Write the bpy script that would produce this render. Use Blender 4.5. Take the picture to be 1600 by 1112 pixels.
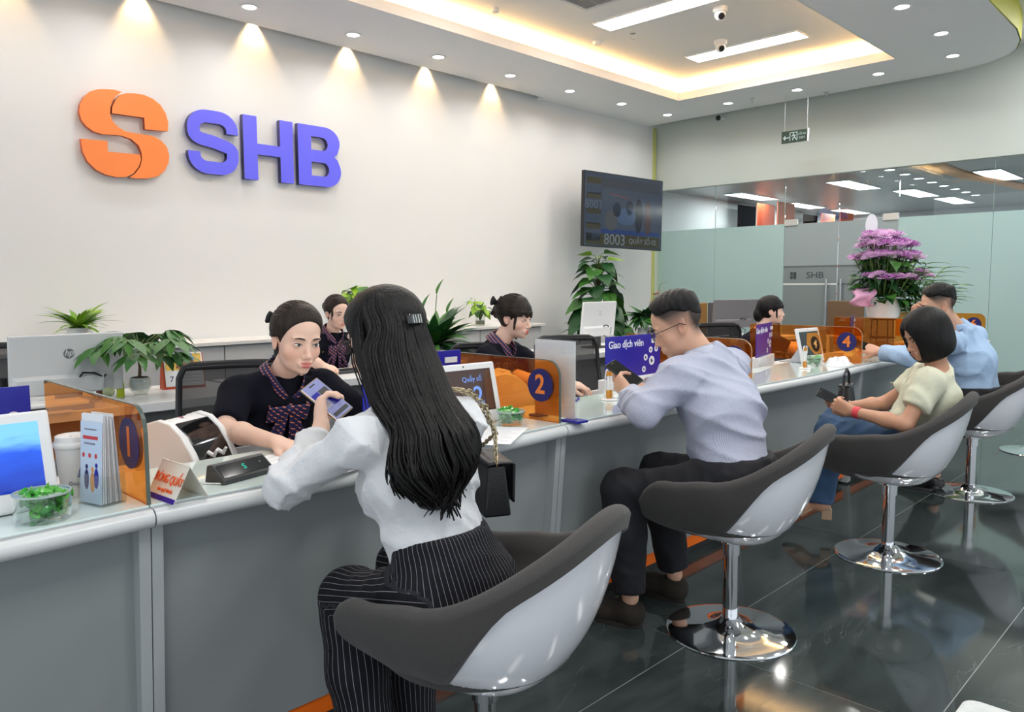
import bpy, bmesh, math, random
import numpy as np
from mathutils import Vector, Matrix
random.seed(7); np.random.seed(7)
for o in list(bpy.data.objects): bpy.data.objects.remove(o)
SC = bpy.context.scene; COL = SC.collection
PI = math.pi
# ------------------------------------------------------------------ camera
FPX = 1215.0; CAMZ = 1.30
RW = [[0.698, 0.068, -0.713], [-0.716, 0.061, -0.695], [-0.004, 0.996, 0.091]]
def _vp(vx, vy):
    v = Vector((vx-800, -(vy-556), -FPX)); return v.normalized()
_X = _vp(1990, 440); _Y = _vp(-445, 450); _Y = (_Y-_X*_X.dot(_Y)).normalized(); _Z = _X.cross(_Y)
RM = Matrix((_X, _Y, _Z))
cam = bpy.data.cameras.new('camera'); camo = bpy.data.objects.new('camera', cam); COL.objects.link(camo)
cam.sensor_width = 36; cam.lens = FPX/1600*36; cam.clip_start = .02; cam.clip_end = 100
camo.matrix_world = Matrix.Translation((0, 0, CAMZ)) @ RM.to_4x4()
SC.camera = camo
# ------------------------------------------------------------------ world, exposure
w = bpy.data.worlds.new('world'); SC.world = w; w.use_nodes = True
bg = w.node_tree.nodes['Background']; bg.inputs[0].default_value = (.86, .93, 1, 1); bg.inputs[1].default_value = .88
SC.view_settings.view_transform = 'Standard'; SC.view_settings.look = 'None'
SC.view_settings.exposure = 0.43; SC.view_settings.gamma = 1; SC.view_settings.use_curve_mapping = False
# large area lights: the ceiling's own linear panels and warm cove are built with their fixtures below
P_DOWN, P_PANEL, P_COVE, P_WASH, P_HALL = 2.6, 9, 4.8, 22, 20
# ------------------------------------------------------------------ materials
MATS = {}
def mat(name, col, rough=.5, metal=0, spec=.5, noise=0, nscale=20, bump=0, bscale=60, coat=0, trans=0, emit=0, ecol=None, sheen=0, stretch=None, sss=0):
    if name in MATS: return MATS[name]
    m = bpy.data.materials.new(name); m.use_nodes = True; nt = m.node_tree; b = nt.nodes['Principled BSDF']
    def s(k, v):
        if k in b.inputs: b.inputs[k].default_value = v
    s('Base Color', (*col, 1)); s('Roughness', rough); s('Metallic', metal); s('Specular IOR Level', spec); s('Coat Weight', coat); s('Coat Roughness', .05)
    s('Transmission Weight', trans); s('Sheen Weight', sheen)
    if sss: s('Subsurface Weight', sss); s('Subsurface Radius', (.01, .004, .002)); s('Subsurface Scale', .6)
    if emit: s('Emission Color', (*(ecol or col), 1)); s('Emission Strength', emit)
    if noise or bump:
        tc = nt.nodes.new('ShaderNodeTexCoord'); mp = nt.nodes.new('ShaderNodeMapping'); nt.links.new(tc.outputs['Object'], mp.inputs[0])
        if stretch: mp.inputs['Scale'].default_value = stretch
    if noise:
        n = nt.nodes.new('ShaderNodeTexNoise'); n.inputs['Scale'].default_value = nscale; n.inputs['Detail'].default_value = 5; nt.links.new(mp.outputs[0], n.inputs['Vector'])
        r = nt.nodes.new('ShaderNodeValToRGB'); nt.links.new(n.outputs[0], r.inputs[0])
        r.color_ramp.elements[0].position = .3; r.color_ramp.elements[1].position = .7
        r.color_ramp.elements[0].color = (*[max(0, c*(1-noise)) for c in col], 1); r.color_ramp.elements[1].color = (*[min(1, c*(1+noise)) for c in col], 1)
        nt.links.new(r.outputs[0], b.inputs['Base Color'])
    if bump:
        n = nt.nodes.new('ShaderNodeTexNoise'); n.inputs['Scale'].default_value = bscale; n.inputs['Detail'].default_value = 4; nt.links.new(mp.outputs[0], n.inputs['Vector'])
        bp = nt.nodes.new('ShaderNodeBump'); bp.inputs['Strength'].default_value = bump; bp.inputs['Distance'].default_value = .01
        nt.links.new(n.outputs[0], bp.inputs['Height']); nt.links.new(bp.outputs[0], b.inputs['Normal'])
    MATS[name] = m; return m
def srgb(r, g, b):
    f = lambda c: (c/255/12.92) if c/255 <= .04045 else ((c/255+.055)/1.055)**2.4
    return (f(r), f(g), f(b))
def clear(name, tint=(1, 1, 1), refl=.5, rough=0.0, gl=(1, 1, 1)):
    """thin clear sheet: tinted transparent + fresnel gloss"""
    if name in MATS: return MATS[name]
    m = bpy.data.materials.new(name); m.use_nodes = True; nt = m.node_tree; nt.nodes.remove(nt.nodes['Principled BSDF'])
    out = nt.nodes['Material Output']; tr = nt.nodes.new('ShaderNodeBsdfTransparent'); tr.inputs[0].default_value = (*tint, 1)
    g = nt.nodes.new('ShaderNodeBsdfGlossy'); g.inputs['Roughness'].default_value = rough; g.inputs[0].default_value = (*gl, 1)
    lw = nt.nodes.new('ShaderNodeLayerWeight'); lw.inputs[0].default_value = .5
    pw = nt.nodes.new('ShaderNodeMath'); pw.operation = 'POWER'; pw.inputs[1].default_value = 3.5; nt.links.new(lw.outputs['Facing'], pw.inputs[0])
    fr = nt.nodes.new('ShaderNodeMath'); fr.operation = 'MULTIPLY_ADD'; fr.inputs[1].default_value = .6; fr.inputs[2].default_value = .035; nt.links.new(pw.outputs[0], fr.inputs[0])
    mu = nt.nodes.new('ShaderNodeMath'); mu.operation = 'MULTIPLY'; mu.inputs[1].default_value = refl; nt.links.new(fr.outputs[0], mu.inputs[0])
    mx = nt.nodes.new('ShaderNodeMixShader'); nt.links.new(mu.outputs[0], mx.inputs[0]); nt.links.new(tr.outputs[0], mx.inputs[1]); nt.links.new(g.outputs[0], mx.inputs[2])
    nt.links.new(mx.outputs[0], out.inputs[0]); MATS[name] = m; return m
def emis(name, col, strength):
    if name in MATS: return MATS[name]
    m = bpy.data.materials.new(name); m.use_nodes = True; nt = m.node_tree; nt.nodes.remove(nt.nodes['Principled BSDF'])
    e = nt.nodes.new('ShaderNodeEmission'); e.inputs[0].default_value = (*col, 1); e.inputs[1].default_value = strength
    nt.links.new(e.outputs[0], nt.nodes['Material Output'].inputs[0]); MATS[name] = m; return m
# ------------------------------------------------------------------ mesh builder
class MB:
    def __init__(s): s.v = []; s.f = []; s.M = Matrix()
    def add(s, vs, fs):
        b = len(s.v); M = s.M
        s.v += [tuple(M @ Vector(v)) for v in vs]; s.f += [tuple(i+b for i in f) for f in fs]; return s
    def box(s, x0, x1, y0, y1, z0, z1):
        return s.add([(x0,y0,z0),(x1,y0,z0),(x1,y1,z0),(x0,y1,z0),(x0,y0,z1),(x1,y0,z1),(x1,y1,z1),(x0,y1,z1)],
              [(3,2,1,0),(4,5,6,7),(0,1,5,4),(1,2,6,5),(2,3,7,6),(3,0,4,7)])
    def cbox(s, c, d): return s.box(c[0]-d[0]/2, c[0]+d[0]/2, c[1]-d[1]/2, c[1]+d[1]/2, c[2]-d[2]/2, c[2]+d[2]/2)
    def prism(s, pts, z0, z1):
        n = len(pts)
        return s.add([(x,y,z0) for x,y in pts]+[(x,y,z1) for x,y in pts], [tuple(range(n-1,-1,-1)), tuple(range(n,2*n))]+[(i,(i+1)%n,n+(i+1)%n,n+i) for i in range(n)])
    def tube(s, pts, r, seg=8, cap=True, flat=1.0):
        pts = [Vector(p) for p in pts]; n = len(pts); rs = r if isinstance(r,(list,tuple)) else [r]*n
        vs = []; fs = []; prev = None
        for i,p in enumerate(pts):
            t = (pts[min(i+1,n-1)]-pts[max(i-1,0)]).normalized()
            if prev is None: prev = t.orthogonal().normalized()
            a = (prev-t*prev.dot(t));
            a = a.normalized() if a.length > 1e-6 else t.orthogonal().normalized()
            prev = a; b = t.cross(a)
            for k in range(seg):
                th = 2*PI*k/seg; vs.append(p+a*(rs[i]*math.cos(th))+b*(rs[i]*flat*math.sin(th)))
        for i in range(n-1):
            for k in range(seg): fs.append((i*seg+k, i*seg+(k+1)%seg, (i+1)*seg+(k+1)%seg, (i+1)*seg+k))
        if cap: fs.append(tuple(range(seg-1,-1,-1))); fs.append(tuple(range((n-1)*seg, n*seg)))
        return s.add(vs, fs)
    def cyl(s, p0, p1, r0, r1=None, seg=20): return s.tube([p0,p1], [r0, r0 if r1 is None else r1], seg)
    def lathe(s, prof, seg=32, c=(0,0,0)):
        vs = []; fs = []; n = len(prof)
        for r,z in prof:
            for k in range(seg): th = 2*PI*k/seg; vs.append((c[0]+r*math.cos(th), c[1]+r*math.sin(th), c[2]+z))
        for i in range(n-1):
            for k in range(seg): fs.append((i*seg+k, i*seg+(k+1)%seg, (i+1)*seg+(k+1)%seg, (i+1)*seg+k))
        if prof[0][0] > 1e-5: fs.append(tuple(range(seg-1,-1,-1)))
        if prof[-1][0] > 1e-5: fs.append(tuple(range((n-1)*seg, n*seg)))
        return s.add(vs, fs)
    def ball(s, c, r, seg=14, rings=9):
        r = r if isinstance(r,(tuple,list)) else (r,r,r); vs = []; fs = []
        for i in range(rings+1):
            ph = PI*i/rings
            for k in range(seg): th = 2*PI*k/seg; vs.append((c[0]+r[0]*math.sin(ph)*math.cos(th), c[1]+r[1]*math.sin(ph)*math.sin(th), c[2]-r[2]*math.cos(ph)))
        for i in range(rings):
            for k in range(seg): fs.append((i*seg+k, i*seg+(k+1)%seg, (i+1)*seg+(k+1)%seg, (i+1)*seg+k))
        return s.add(vs, fs)
    def grid(s, fn, nu, nv, closeu=False):
        vs = [fn(i/(nu if closeu else nu-1) if nu > 1 else 0, j/(nv-1)) for j in range(nv) for i in range(nu)]; fs = []
        for j in range(nv-1):
            for i in range(nu if closeu else nu-1): fs.append((j*nu+i, j*nu+(i+1)%nu, (j+1)*nu+(i+1)%nu, (j+1)*nu+i))
        return s.add(vs, fs)
    def mesh(s, name, m=None):
        me = bpy.data.meshes.new(name); me.from_pydata(s.v, [], s.f)
        if m: me.materials.append(m)
        return me
    def build(s, name, m, parent=None, smooth=False, bevel=0, solid=0, merge=False, sub=0):
        me = s.mesh(name, m)
        bm = bmesh.new(); bm.from_mesh(me)
        if merge or smooth: bmesh.ops.remove_doubles(bm, verts=bm.verts, dist=1e-5)
        bmesh.ops.recalc_face_normals(bm, faces=bm.faces); bm.to_mesh(me); bm.free()
        if smooth:
            for p in me.polygons: p.use_smooth = True
            if smooth != 2:
                me.set_sharp_from_angle(angle=math.radians(40)) if hasattr(me,'set_sharp_from_angle') else None
        o = bpy.data.objects.new(name, me); COL.objects.link(o)
        if parent: o.parent = parent
        if solid: md = o.modifiers.new('solid','SOLIDIFY'); md.thickness = solid; md.offset = 0
        if bevel: md = o.modifiers.new('bevel','BEVEL'); md.width = bevel; md.segments = 2; md.limit_method = 'ANGLE'
        if sub: md = o.modifiers.new('sub','SUBSURF'); md.levels = sub; md.render_levels = sub
        return o
def tag(o, label, cat, group=None):
    o['label'] = label; o['category'] = cat
    if group: o['group'] = group
    return o
def struct(o, label=None, cat=None):
    o['kind'] = 'structure'
    if label: o['label'] = label
    if cat: o['category'] = cat
    return o
def empty(name, loc=(0,0,0), rz=0, label=None, cat=None, group=None):
    o = bpy.data.objects.new(name, None); COL.objects.link(o); o.location = loc; o.rotation_euler = (0,0,rz); o.empty_display_size = .05
    if label: tag(o, label, cat, group)
    return o
def copy_tree(o, parent=None):
    c = o.copy(); COL.objects.link(c); c.parent = parent
    for ch in list(o.children): copy_tree(ch, c)
    return c
def B(x0,x1,y0,y1,z0,z1): return MB().box(x0,x1,y0,y1,z0,z1)
def text(name, s, size, m, parent, M, ext=.0008, align='CENTER', bold=0, sx=1.0, shear=0, valign='CENTER'):
    """lettering as its own thin mesh; M maps text plane (x right, y up, z out)"""
    cu = bpy.data.curves.new(name, 'FONT'); cu.body = s; cu.size = size; cu.extrude = ext; cu.align_x = align; cu.align_y = valign; cu.offset = bold; cu.shear = shear; cu.resolution_u = 4
    t = bpy.data.objects.new(name, cu); COL.objects.link(t); dg = bpy.context.evaluated_depsgraph_get(); dg.update()
    me = bpy.data.meshes.new_from_object(t.evaluated_get(dg)); bpy.data.objects.remove(t); bpy.data.curves.remove(cu)
    me.materials.clear(); me.materials.append(m); me.transform(M @ Matrix.Diagonal((sx,1,1,1)))
    o = bpy.data.objects.new(name, me); COL.objects.link(o)
    if parent: o.parent = parent
    return o
def frame(o, xd, yd):
    """matrix with text x along xd, y along yd"""
    x = Vector(xd).normalized(); y = Vector(yd); y = (y-x*y.dot(x)).normalized(); z = x.cross(y)
    M = Matrix((x,y,z)).transposed().to_4x4(); M.translation = Vector(o); return M
# shared materials
WHITE = mat('white paint', (.80,.80,.79), .6, noise=.015, nscale=3)
WALLW = mat('wall paint', (.745,.745,.74), .7, noise=.01, nscale=2)
CEILM = mat('ceiling paint', (.83,.83,.84), .8)
LAMI = mat('grey laminate', (.27,.295,.295), .42, noise=.02, nscale=4)
LAMW = mat('white laminate', (.74,.75,.76), .35)
EDGEM = mat('counter edge grey', (.66,.68,.68), .3)
GTOP = mat('aqua back-painted glass', (.74,.87,.84), .04, spec=.6, coat=.5)
ORANGE = mat('orange kick laminate', srgb(240,110,20), .4)
BLACKP = mat('black plastic', (.012,.012,.014), .4)
DARKP = mat('dark grey plastic', (.04,.042,.045), .45)
CHROME = mat('chrome', (.82,.83,.85), .06, 1)
STEEL = mat('brushed steel', (.55,.56,.57), .28, 1)
NAVY = mat('navy print', srgb(28,30,100), .4)
PAPER = mat('paper', (.84,.85,.87), .7)
WPLAST = mat('white plastic', (.80,.80,.80), .3)
LGREY = mat('light grey plastic', (.60,.62,.64), .4)
INK = mat('grey ink', (.22,.22,.26), .7)
GLASSC = clear('clear acrylic', (.95,.97,.97), .9)
# ================================================================== room shell
YW, XF, CZ, CU = 6.60, 9.80, 3.56, 3.80
def floor_mat():
    m = bpy.data.materials.new('dark polished marble'); m.use_nodes = True; nt = m.node_tree; b = nt.nodes['Principled BSDF']
    L = nt.links.new; N = nt.nodes.new
    g = N('ShaderNodeNewGeometry'); oi = N('ShaderNodeObjectInfo')
    mp = N('ShaderNodeMapping'); L(g.outputs['Position'], mp.inputs[0]); mp.inputs['Rotation'].default_value = (0,0,.5); mp.inputs['Scale'].default_value = (1,2.4,1)
    of = N('ShaderNodeVectorMath'); of.operation = 'ADD'; L(mp.outputs[0], of.inputs[0]); L(oi.outputs['Random'], of.inputs[1])
    n = N('ShaderNodeTexNoise'); n.inputs['Scale'].default_value = 1.6; n.inputs['Detail'].default_value = 8; n.inputs['Distortion'].default_value = 1.2; L(of.outputs[0], n.inputs['Vector'])
    r = N('ShaderNodeValToRGB'); L(n.outputs[0], r.inputs[0]); e = r.color_ramp.elements
    e[0].position = .32; e[0].color = (.020,.028,.027,1); e[1].position = .72; e[1].color = (.062,.078,.076,1)
    # thin pale veins
    v = N('ShaderNodeTexNoise'); v.inputs['Scale'].default_value = 1.1; v.inputs['Detail'].default_value = 6; v.inputs['Distortion'].default_value = 2.2; L(of.outputs[0], v.inputs['Vector'])
    a = N('ShaderNodeMath'); a.operation = 'SUBTRACT'; L(v.outputs[0], a.inputs[0]); a.inputs[1].default_value = .5
    ab = N('ShaderNodeMath'); ab.operation = 'ABSOLUTE'; L(a.outputs[0], ab.inputs[0])
    vr = N('ShaderNodeValToRGB'); L(ab.outputs[0], vr.inputs[0]); vr.color_ramp.elements[0].position = 0; vr.color_ramp.elements[0].color = (1,1,1,1); vr.color_ramp.elements[1].position = .004; vr.color_ramp.elements[1].color = (0,0,0,1)
    ms = N('ShaderNodeTexNoise'); ms.inputs['Scale'].default_value = 2.3; L(of.outputs[0], ms.inputs['Vector'])
    mr = N('ShaderNodeValToRGB'); L(ms.outputs[0], mr.inputs[0]); mr.color_ramp.elements[0].position = .53; mr.color_ramp.elements[1].position = .78
    mu = N('ShaderNodeMath'); mu.operation = 'MULTIPLY'; L(vr.outputs[0], mu.inputs[0]); L(mr.outputs[0], mu.inputs[1])
    mx = N('ShaderNodeMix'); mx.data_type = 'RGBA'; L(mu.outputs[0], mx.inputs['Factor']); L(r.outputs[0], mx.inputs['A']); mx.inputs['B'].default_value = (.20,.22,.215,1)
    L(mx.outputs['Result'], b.inputs['Base Color']); b.inputs['Roughness'].default_value = .07; b.inputs['Specular IOR Level'].default_value = .55
    return m
FLOORM = floor_mat()
fl = struct(B(-3.2,16.5,-5,YW+.02,-.06,-.0012).build('floor', mat('tile grout', (.34,.36,.35), .7)), 'dark marble tiled bank floor', 'floor')
tm = B(-.7982,.7982,-.3982,.3982,-.0011,0).mesh('tile', FLOORM)
for i in range(-3,9):
    for j in range(-4,8):
        cx, cy = 2.40+1.6*i+.8, 1.44+.8*j+.4
        if cx > 9.9 or cy > 6.5 : continue
        if (cx < 0 and cy < 0) or cx < -1.5: continue
        o = bpy.data.objects.new('tile', tm); COL.objects.link(o); o.location = (cx,cy,0); o.parent = fl
# back wall, its cabinet end pier and far wall
struct(B(-3.2,XF-.08,YW,YW+.15,0,CU).build('wall_back', WALLW), 'white wall behind the tellers carrying the sign', 'wall')
struct(B(XF-.08,XF-.02,YW-.02,YW+.15,0,CZ).build('trim_1', mat('yellow green trim', srgb(196,200,120), .5)), 'narrow yellow green strip at the wall corner', 'trim')
wf = struct(B(XF,XF+.12,-5,YW+.15,2.66,CU).build('wall_far', mat('far wall paint', (.52,.565,.525), .7)), 'pale wall above the glass partition', 'wall')
# ceiling: soffit with rectangular tray and rounded outer corner
HX0,HX1,HY0,HY1 = -.2,8.52,2.86,5.42
def soffit():
    mb = MB(); z = CZ
    ys = YW-.13
    corner = [(9.48,2.75),(9.45,2.5),(9.36,2.25),(9.2,2.05),(9.0,1.92),(8.7,1.83),(8.3,1.78)]
    # strips around the tray hole
    mb.prism([(-3.2,HY1),(HX1,HY1),(HX1,ys),(-3.2,ys)], z, z+.05)
    mb.prism([(HX1,HY1),(9.52,HY1),(9.58,ys),(HX1,ys)], z, z+.05)
    mb.prism([(HX1,2.86),(9.48,2.86),(9.52,HY1),(HX1,HY1)], z, z+.05)
    mb.prism([(-3.2,1.76),(HX0,1.76),(HX0,HY1),(-3.2,HY1)], z, z+.05)
    mb.prism([(HX0,1.76),(8.3,1.78),(8.3,2.86),(HX0,2.86)], z, z+.05)
    mb.prism([(8.3,2.86),(8.3,1.78)]+corner[::-1][1:]+[(9.48,2.86)], z, z+.05)
    mb.prism([(7.22,ys),(9.58,ys),(9.58,YW),(7.22,YW)], z, z+.05)
    return mb
ce = struct(soffit().build('ceiling', CEILM), 'white suspended ceiling with a recessed warm lit tray', 'ceiling')
B(-3.2,XF+.1,-5,YW+.15,CU,CU+.05).build('upper_slab', mat('upper ceiling paint', (.80,.80,.79), .8), ce)
lip = MB()
LIPM = mat('tray lip paint', (.80,.76,.72), .7)
lip.box(HX0,HX1,HY1-.014,HY1-.001,CZ-.002,CZ+.09); lip.box(HX1-.014,HX1-.001,HY0,HY1,CZ-.002,CZ+.09); lip.box(HX0,HX1,HY0+.001,HY0+.014,CZ-.002,CZ+.09); lip.box(HX0+.001,HX0+.014,HY0,HY1,CZ-.002,CZ+.09)
lip.build('tray_lip', LIPM, ce)
tw = MB(); tw.box(HX0-.2,HX1+.2,HY1+.19,HY1+.2,CZ+.05,CU); tw.box(HX1+.19,HX1+.2,HY0-.2,HY1+.2,CZ+.05,CU); tw.box(HX0-.2,HX1+.2,HY0-.2,HY0-.19,CZ+.05,CU)
tw.build('tray_wall', CEILM, ce)
ed = MB(); pts = [(9.58,YW),(9.52,HY1),(9.48,2.86),(9.48,2.75),(9.45,2.5),(9.36,2.25),(9.2,2.05),(9.0,1.92),(8.7,1.83),(8.3,1.78),(6,1.76),(-3.2,1.76)]
en=MB()
for k,(a,b) in enumerate(zip(pts,pts[1:])):
    (ed if k<7 else en).add([(*a,CZ),(*b,CZ),(*b,CU),(*a,CU)],[(0,1,2,3)])
ed.build('soffit_edge', CEILM, ce, solid=.01)
struct(en.build('trim_2', mat('olive yellow paint', srgb(190,185,60), .6), solid=.012), 'olive yellow edge face of the ceiling at the top right', 'trim')
# warm cove strips
WARM = emis('warm led strip', (1,.62,.25), 14)
def area(name, loc, rot, sx, sy, power, col=(1,1,1), shape='RECTANGLE', spread=PI, parent=None):
    l = bpy.data.lights.new(name,'AREA'); l.energy = power; l.color = col; l.shape = shape; l.size = sx; l.size_y = sy; l.spread = spread
    o = bpy.data.objects.new(name,l); COL.objects.link(o); o.location = loc; o.rotation_euler = rot
    if parent: o.parent = parent
    return o
for lab,(x0,x1,y0,y1) in {'along the back wall side of the tray':(0,HX1+.1,HY1+.06,HY1+.10),'along the glass wall end of the tray':(HX1+.06,HX1+.10,HY0,HY1),'along the customer side of the tray':(0,HX1+.1,HY0-.10,HY0-.06)}.items():
    e = empty('cove_light', ((x0+x1)/2,(y0+y1)/2,CZ+.05), 0, 'warm LED strip hidden behind the lip '+lab, 'cove light', 'warm cove lights around the ceiling tray')
    B((x0-x1)/2,(x1-x0)/2,(y0-y1)/2,(y1-y0)/2,0,.012).build('led_strip', emis('warm led', (1,.55,.18), 6), e)
    L = max(x1-x0,y1-y0)
    dx = (0,0); tilt = .55
    if y0 > 5: rot = (PI-tilt,0,0)     # aim up and inward
    elif y1 < 3.5: rot = (PI+tilt,0,0)
    else: rot = (PI,tilt,0)
    horiz = (x1-x0) > (y1-y0)
    area('cove_glow', (0,0,.02), rot, L if horiz else .05, .05 if horiz else L, P_COVE*L, (1,.60,.24), parent=e)
# downlights
def downlight(x, y, lab, power=P_DOWN, z=CZ):
    e = empty('downlight', (x,y,z), 0, lab, 'downlight', 'round ceiling downlights')
    MB().lathe([(.052,-.001),(.075,-.002),(.078,-.006),(.074,-.009),(.056,-.006),(.052,-.001)],28).build('trim_ring', WPLAST, e, smooth=True)
    MB().lathe([(0,-.003),(.053,-.003),(.053,-.0005),(0,-.0005)],24).build('diffuser', emis('downlight glow', (1,.99,.96), 12), e)
    area('lamp', (0,0,-.012), (0,0,0), .1, .1, power, (1,.97,.93), 'DISK', 2.6, e)
D = [(3.21,6.10),(4.21,6.10),(5.20,6.08),(6.20,6.06),(7.18,6.04),(8.14,6.0),(9.10,5.95),(9.07,5.04),(9.03,4.13),(8.98,3.20),(8.81,2.43),(7.96,2.30),(6.98,2.32)]
ordn = ['first','second','third','fourth','fifth','sixth','seventh']
for k,(x,y) in enumerate(D):
    if k < 7: lab = f'round white downlight, {ordn[k]} from the left along the sign wall'
    elif k < 10: lab = f'round white downlight, {ordn[k-7]} past the corner above the glass wall'
    else: lab = ['round white downlight by the rounded ceiling corner','round white downlight near the rounded corner, middle of three','round white downlight at the top edge, nearest the olive band'][k-10]
    downlight(x,y,lab)
for k,x in enumerate((2.2,1.2,.2)): downlight(x,6.1,f'round white downlight further left along the sign wall, out of view, {ordn[k]} past the frame')
for k,x in enumerate((6.0,5.0,4.0,3.0,2.0,1.0)): downlight(x,2.32,f'round white downlight above the customers, out of view, {ordn[k]} from the right')
# warm wall washers in the slot
for k,x in enumerate((1.55,2.52,3.50,4.48,5.46,6.44)):
    e = empty('wall_washer', (x,YW-.055,CZ+.11), 0, f'warm wall washing spot in the ceiling slot, {["sixth","fifth","fourth","third","second","first"][k]} from the television end', 'spotlight', 'warm wall washers')
    MB().lathe([(.0,.06),(.03,.06),(.03,0),(.024,0),(.02,.02),(0,.02)],16).build('housing', WPLAST, e, smooth=True)
    l = bpy.data.lights.new('wash','SPOT'); l.energy = P_WASH; l.color = (1,.66,.32); l.spot_size = 1.35; l.spot_blend = .7; l.shadow_soft_size = .02
    o = bpy.data.objects.new('wash', l); COL.objects.link(o); o.parent = e; o.location = (0,0,-.005); o.rotation_euler = (.10,0,0)
struct(B(-3.2,7.22,YW-.13,YW-.12,CZ,CU).build('trim_3', CEILM), 'upstand of the ceiling slot above the sign wall', 'trim')
# linear panels in the tray
PANM = emis('panel glow', (1,.99,.97), 9)
def panel(x0,x1,y0,y1,z,lab,power,grp='linear ceiling light panels',cat='ceiling light'):
    e = empty('ceiling_light', ((x0+x1)/2,(y0+y1)/2,z), 0, lab, cat, grp); a,b = (x1-x0)/2,(y1-y0)/2
    f = MB()
    f.box(-a-.012,a+.012,-b-.012,-b,-.014,0).box(-a-.012,a+.012,b,b+.012,-.014,0).box(-a-.012,-a,-b,b,-.014,0).box(a,a+.012,-b,b,-.014,0)
    f.build('frame', WPLAST, e); B(-a,a,-b,b,-.009,-.001).build('diffuser', PANM, e)
    if power: area('lamp', (0,0,-.02), (0,0,0), x1-x0, y1-y0, power, (1,.98,.95), parent=e)
panel(6.09,6.36,3.59,4.83,CU,'long white LED panel in the tray, nearer the sign',P_PANEL)
panel(7.68,7.94,3.53,4.79,CU,'long white LED panel in the tray behind the dome cameras',P_PANEL)
panel(4.5,4.77,3.59,4.83,CU,'long white LED panel in the tray, out of view above the tellers',P_PANEL)
panel(2.9,3.17,3.59,4.83,CU,'long white LED panel in the tray, out of view at its left',P_PANEL)
for k,(x,y) in enumerate(((9.0,.9),(6.6,-.2),(4.2,-.2),(1.8,-.2),(-.6,-.2))):
    panel(x-.15,x+.15,y-.6,y+.6,CU,'white LED panel over the customer hall' + (' at the right edge of the ceiling' if k == 0 else f', out of view, {ordn[k]} from the right'),P_HALL,'hall light panels')
# ceiling fittings
def dome_cam(x,y,lab):
    e = empty('dome_camera',(x,y,CU),0,lab,'camera','dome cameras in the ceiling tray')
    MB().lathe([(.066,0),(.066,-.03),(.06,-.04),(.0,-.04)],28).build('base', WPLAST, e, smooth=True)
    MB().ball((0,0,-.062),(.052,.052,.055)).build('ball', WPLAST, e, smooth=True)
    b = MB(); d = Vector((-.55,-.62,-.55)).normalized(); c = Vector((0,0,-.062)); b.cyl(c+d*.04,c+d*.056,.03,.028,20); b.build('lens', BLACKP, e, smooth=True)
dome_cam(6.57,3.75,'white dome camera hanging beside the nearer light panel'); dome_cam(7.45,4.24,'white dome camera in front of the farther light panel')
def small_fit(name,x,y,z,lab,cat,prof,m,extra=None):
    e = empty(name,(x,y,z),0,lab,cat); MB().lathe(prof,20).build('body', m, e, smooth=True)
    if extra: extra(e)
    return e
small_fit('motion_sensor',5.14,5.21,CU,'small white motion sensor in the glow of the tray','sensor',[(.036,0),(.036,-.03),(.028,-.034),(.026,-.05),(0,-.052)],WPLAST,lambda e:MB().lathe([(.027,-.036),(.0275,-.044),(.0,-.053)],16).build('window',DARKP,e,smooth=True))
small_fit('smoke_detector',6.57,5.15,CU,'flat white smoke detector between sensor and light panel','smoke detector',[(.055,0),(.055,-.018),(.045,-.03),(0,-.034)],WPLAST,lambda e:MB().lathe([(.046,-.028),(.048,-.024),(.04,-.033)],20).build('vent_ring',LGREY,e,smooth=True))
def sprk(e):
    b = MB(); b.cyl((0,0,-.01),(0,0,-.05),.008,.006,10); b.build('stem',STEEL,e,smooth=True)
    b = MB(); b.lathe([(0,-.052),(.018,-.052),(.018,-.049),(0,-.049)],14); b.build('deflector',STEEL,e)
for x,y,z,lab in ((6.62,4.75,CU,'small fire sprinkler in the tray by the nearer light panel'),(9.06,4.71,CZ,'small fire sprinkler between two downlights above the glass'),(9.40,3.94,CZ,'small fire sprinkler at the ceiling edge right of the exit sign')):
    small_fit('fire_sprinkler',x,y,z,lab,'sprinkler',[(.03,0),(.03,-.004),(.012,-.01),(0,-.01)],STEEL,sprk)
e = empty('security_camera',(9.66,5.5,CZ),0,'tiny black camera high on the wall by the corner','camera')
B(-.0,.14,-.02,.02,-.03,-.01).build('bracket',WPLAST,e); MB().ball((-.02,0,-.03),.035).build('dome',BLACKP,e,smooth=True)
e = empty('air_vent',(5.35,4.35,CU),0,'grey ceiling air vent grille at the top edge','vent')
B(-.36,.36,-.26,.26,-.012,-.004).build('backing',mat('vent grey',(.25,.24,.24),.6),e)
f = MB(); f.box(-.38,.38,-.28,-.25,-.02,0).box(-.38,.38,.25,.28,-.02,0).box(-.38,-.35,-.25,.25,-.02,0).box(.35,.38,-.25,.25,-.02,0); f.build('frame',LGREY,e)
sl = B(-.35,.35,-.006,.006,-.018,-.01).mesh('slat',mat('vent slat',(.4,.39,.39),.5))
for k in range(14):
    o = bpy.data.objects.new('slat',sl); COL.objects.link(o); o.parent = e; o.location = (0,-.22+k*.034,0); o.rotation_euler = (.4,0,0)
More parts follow.
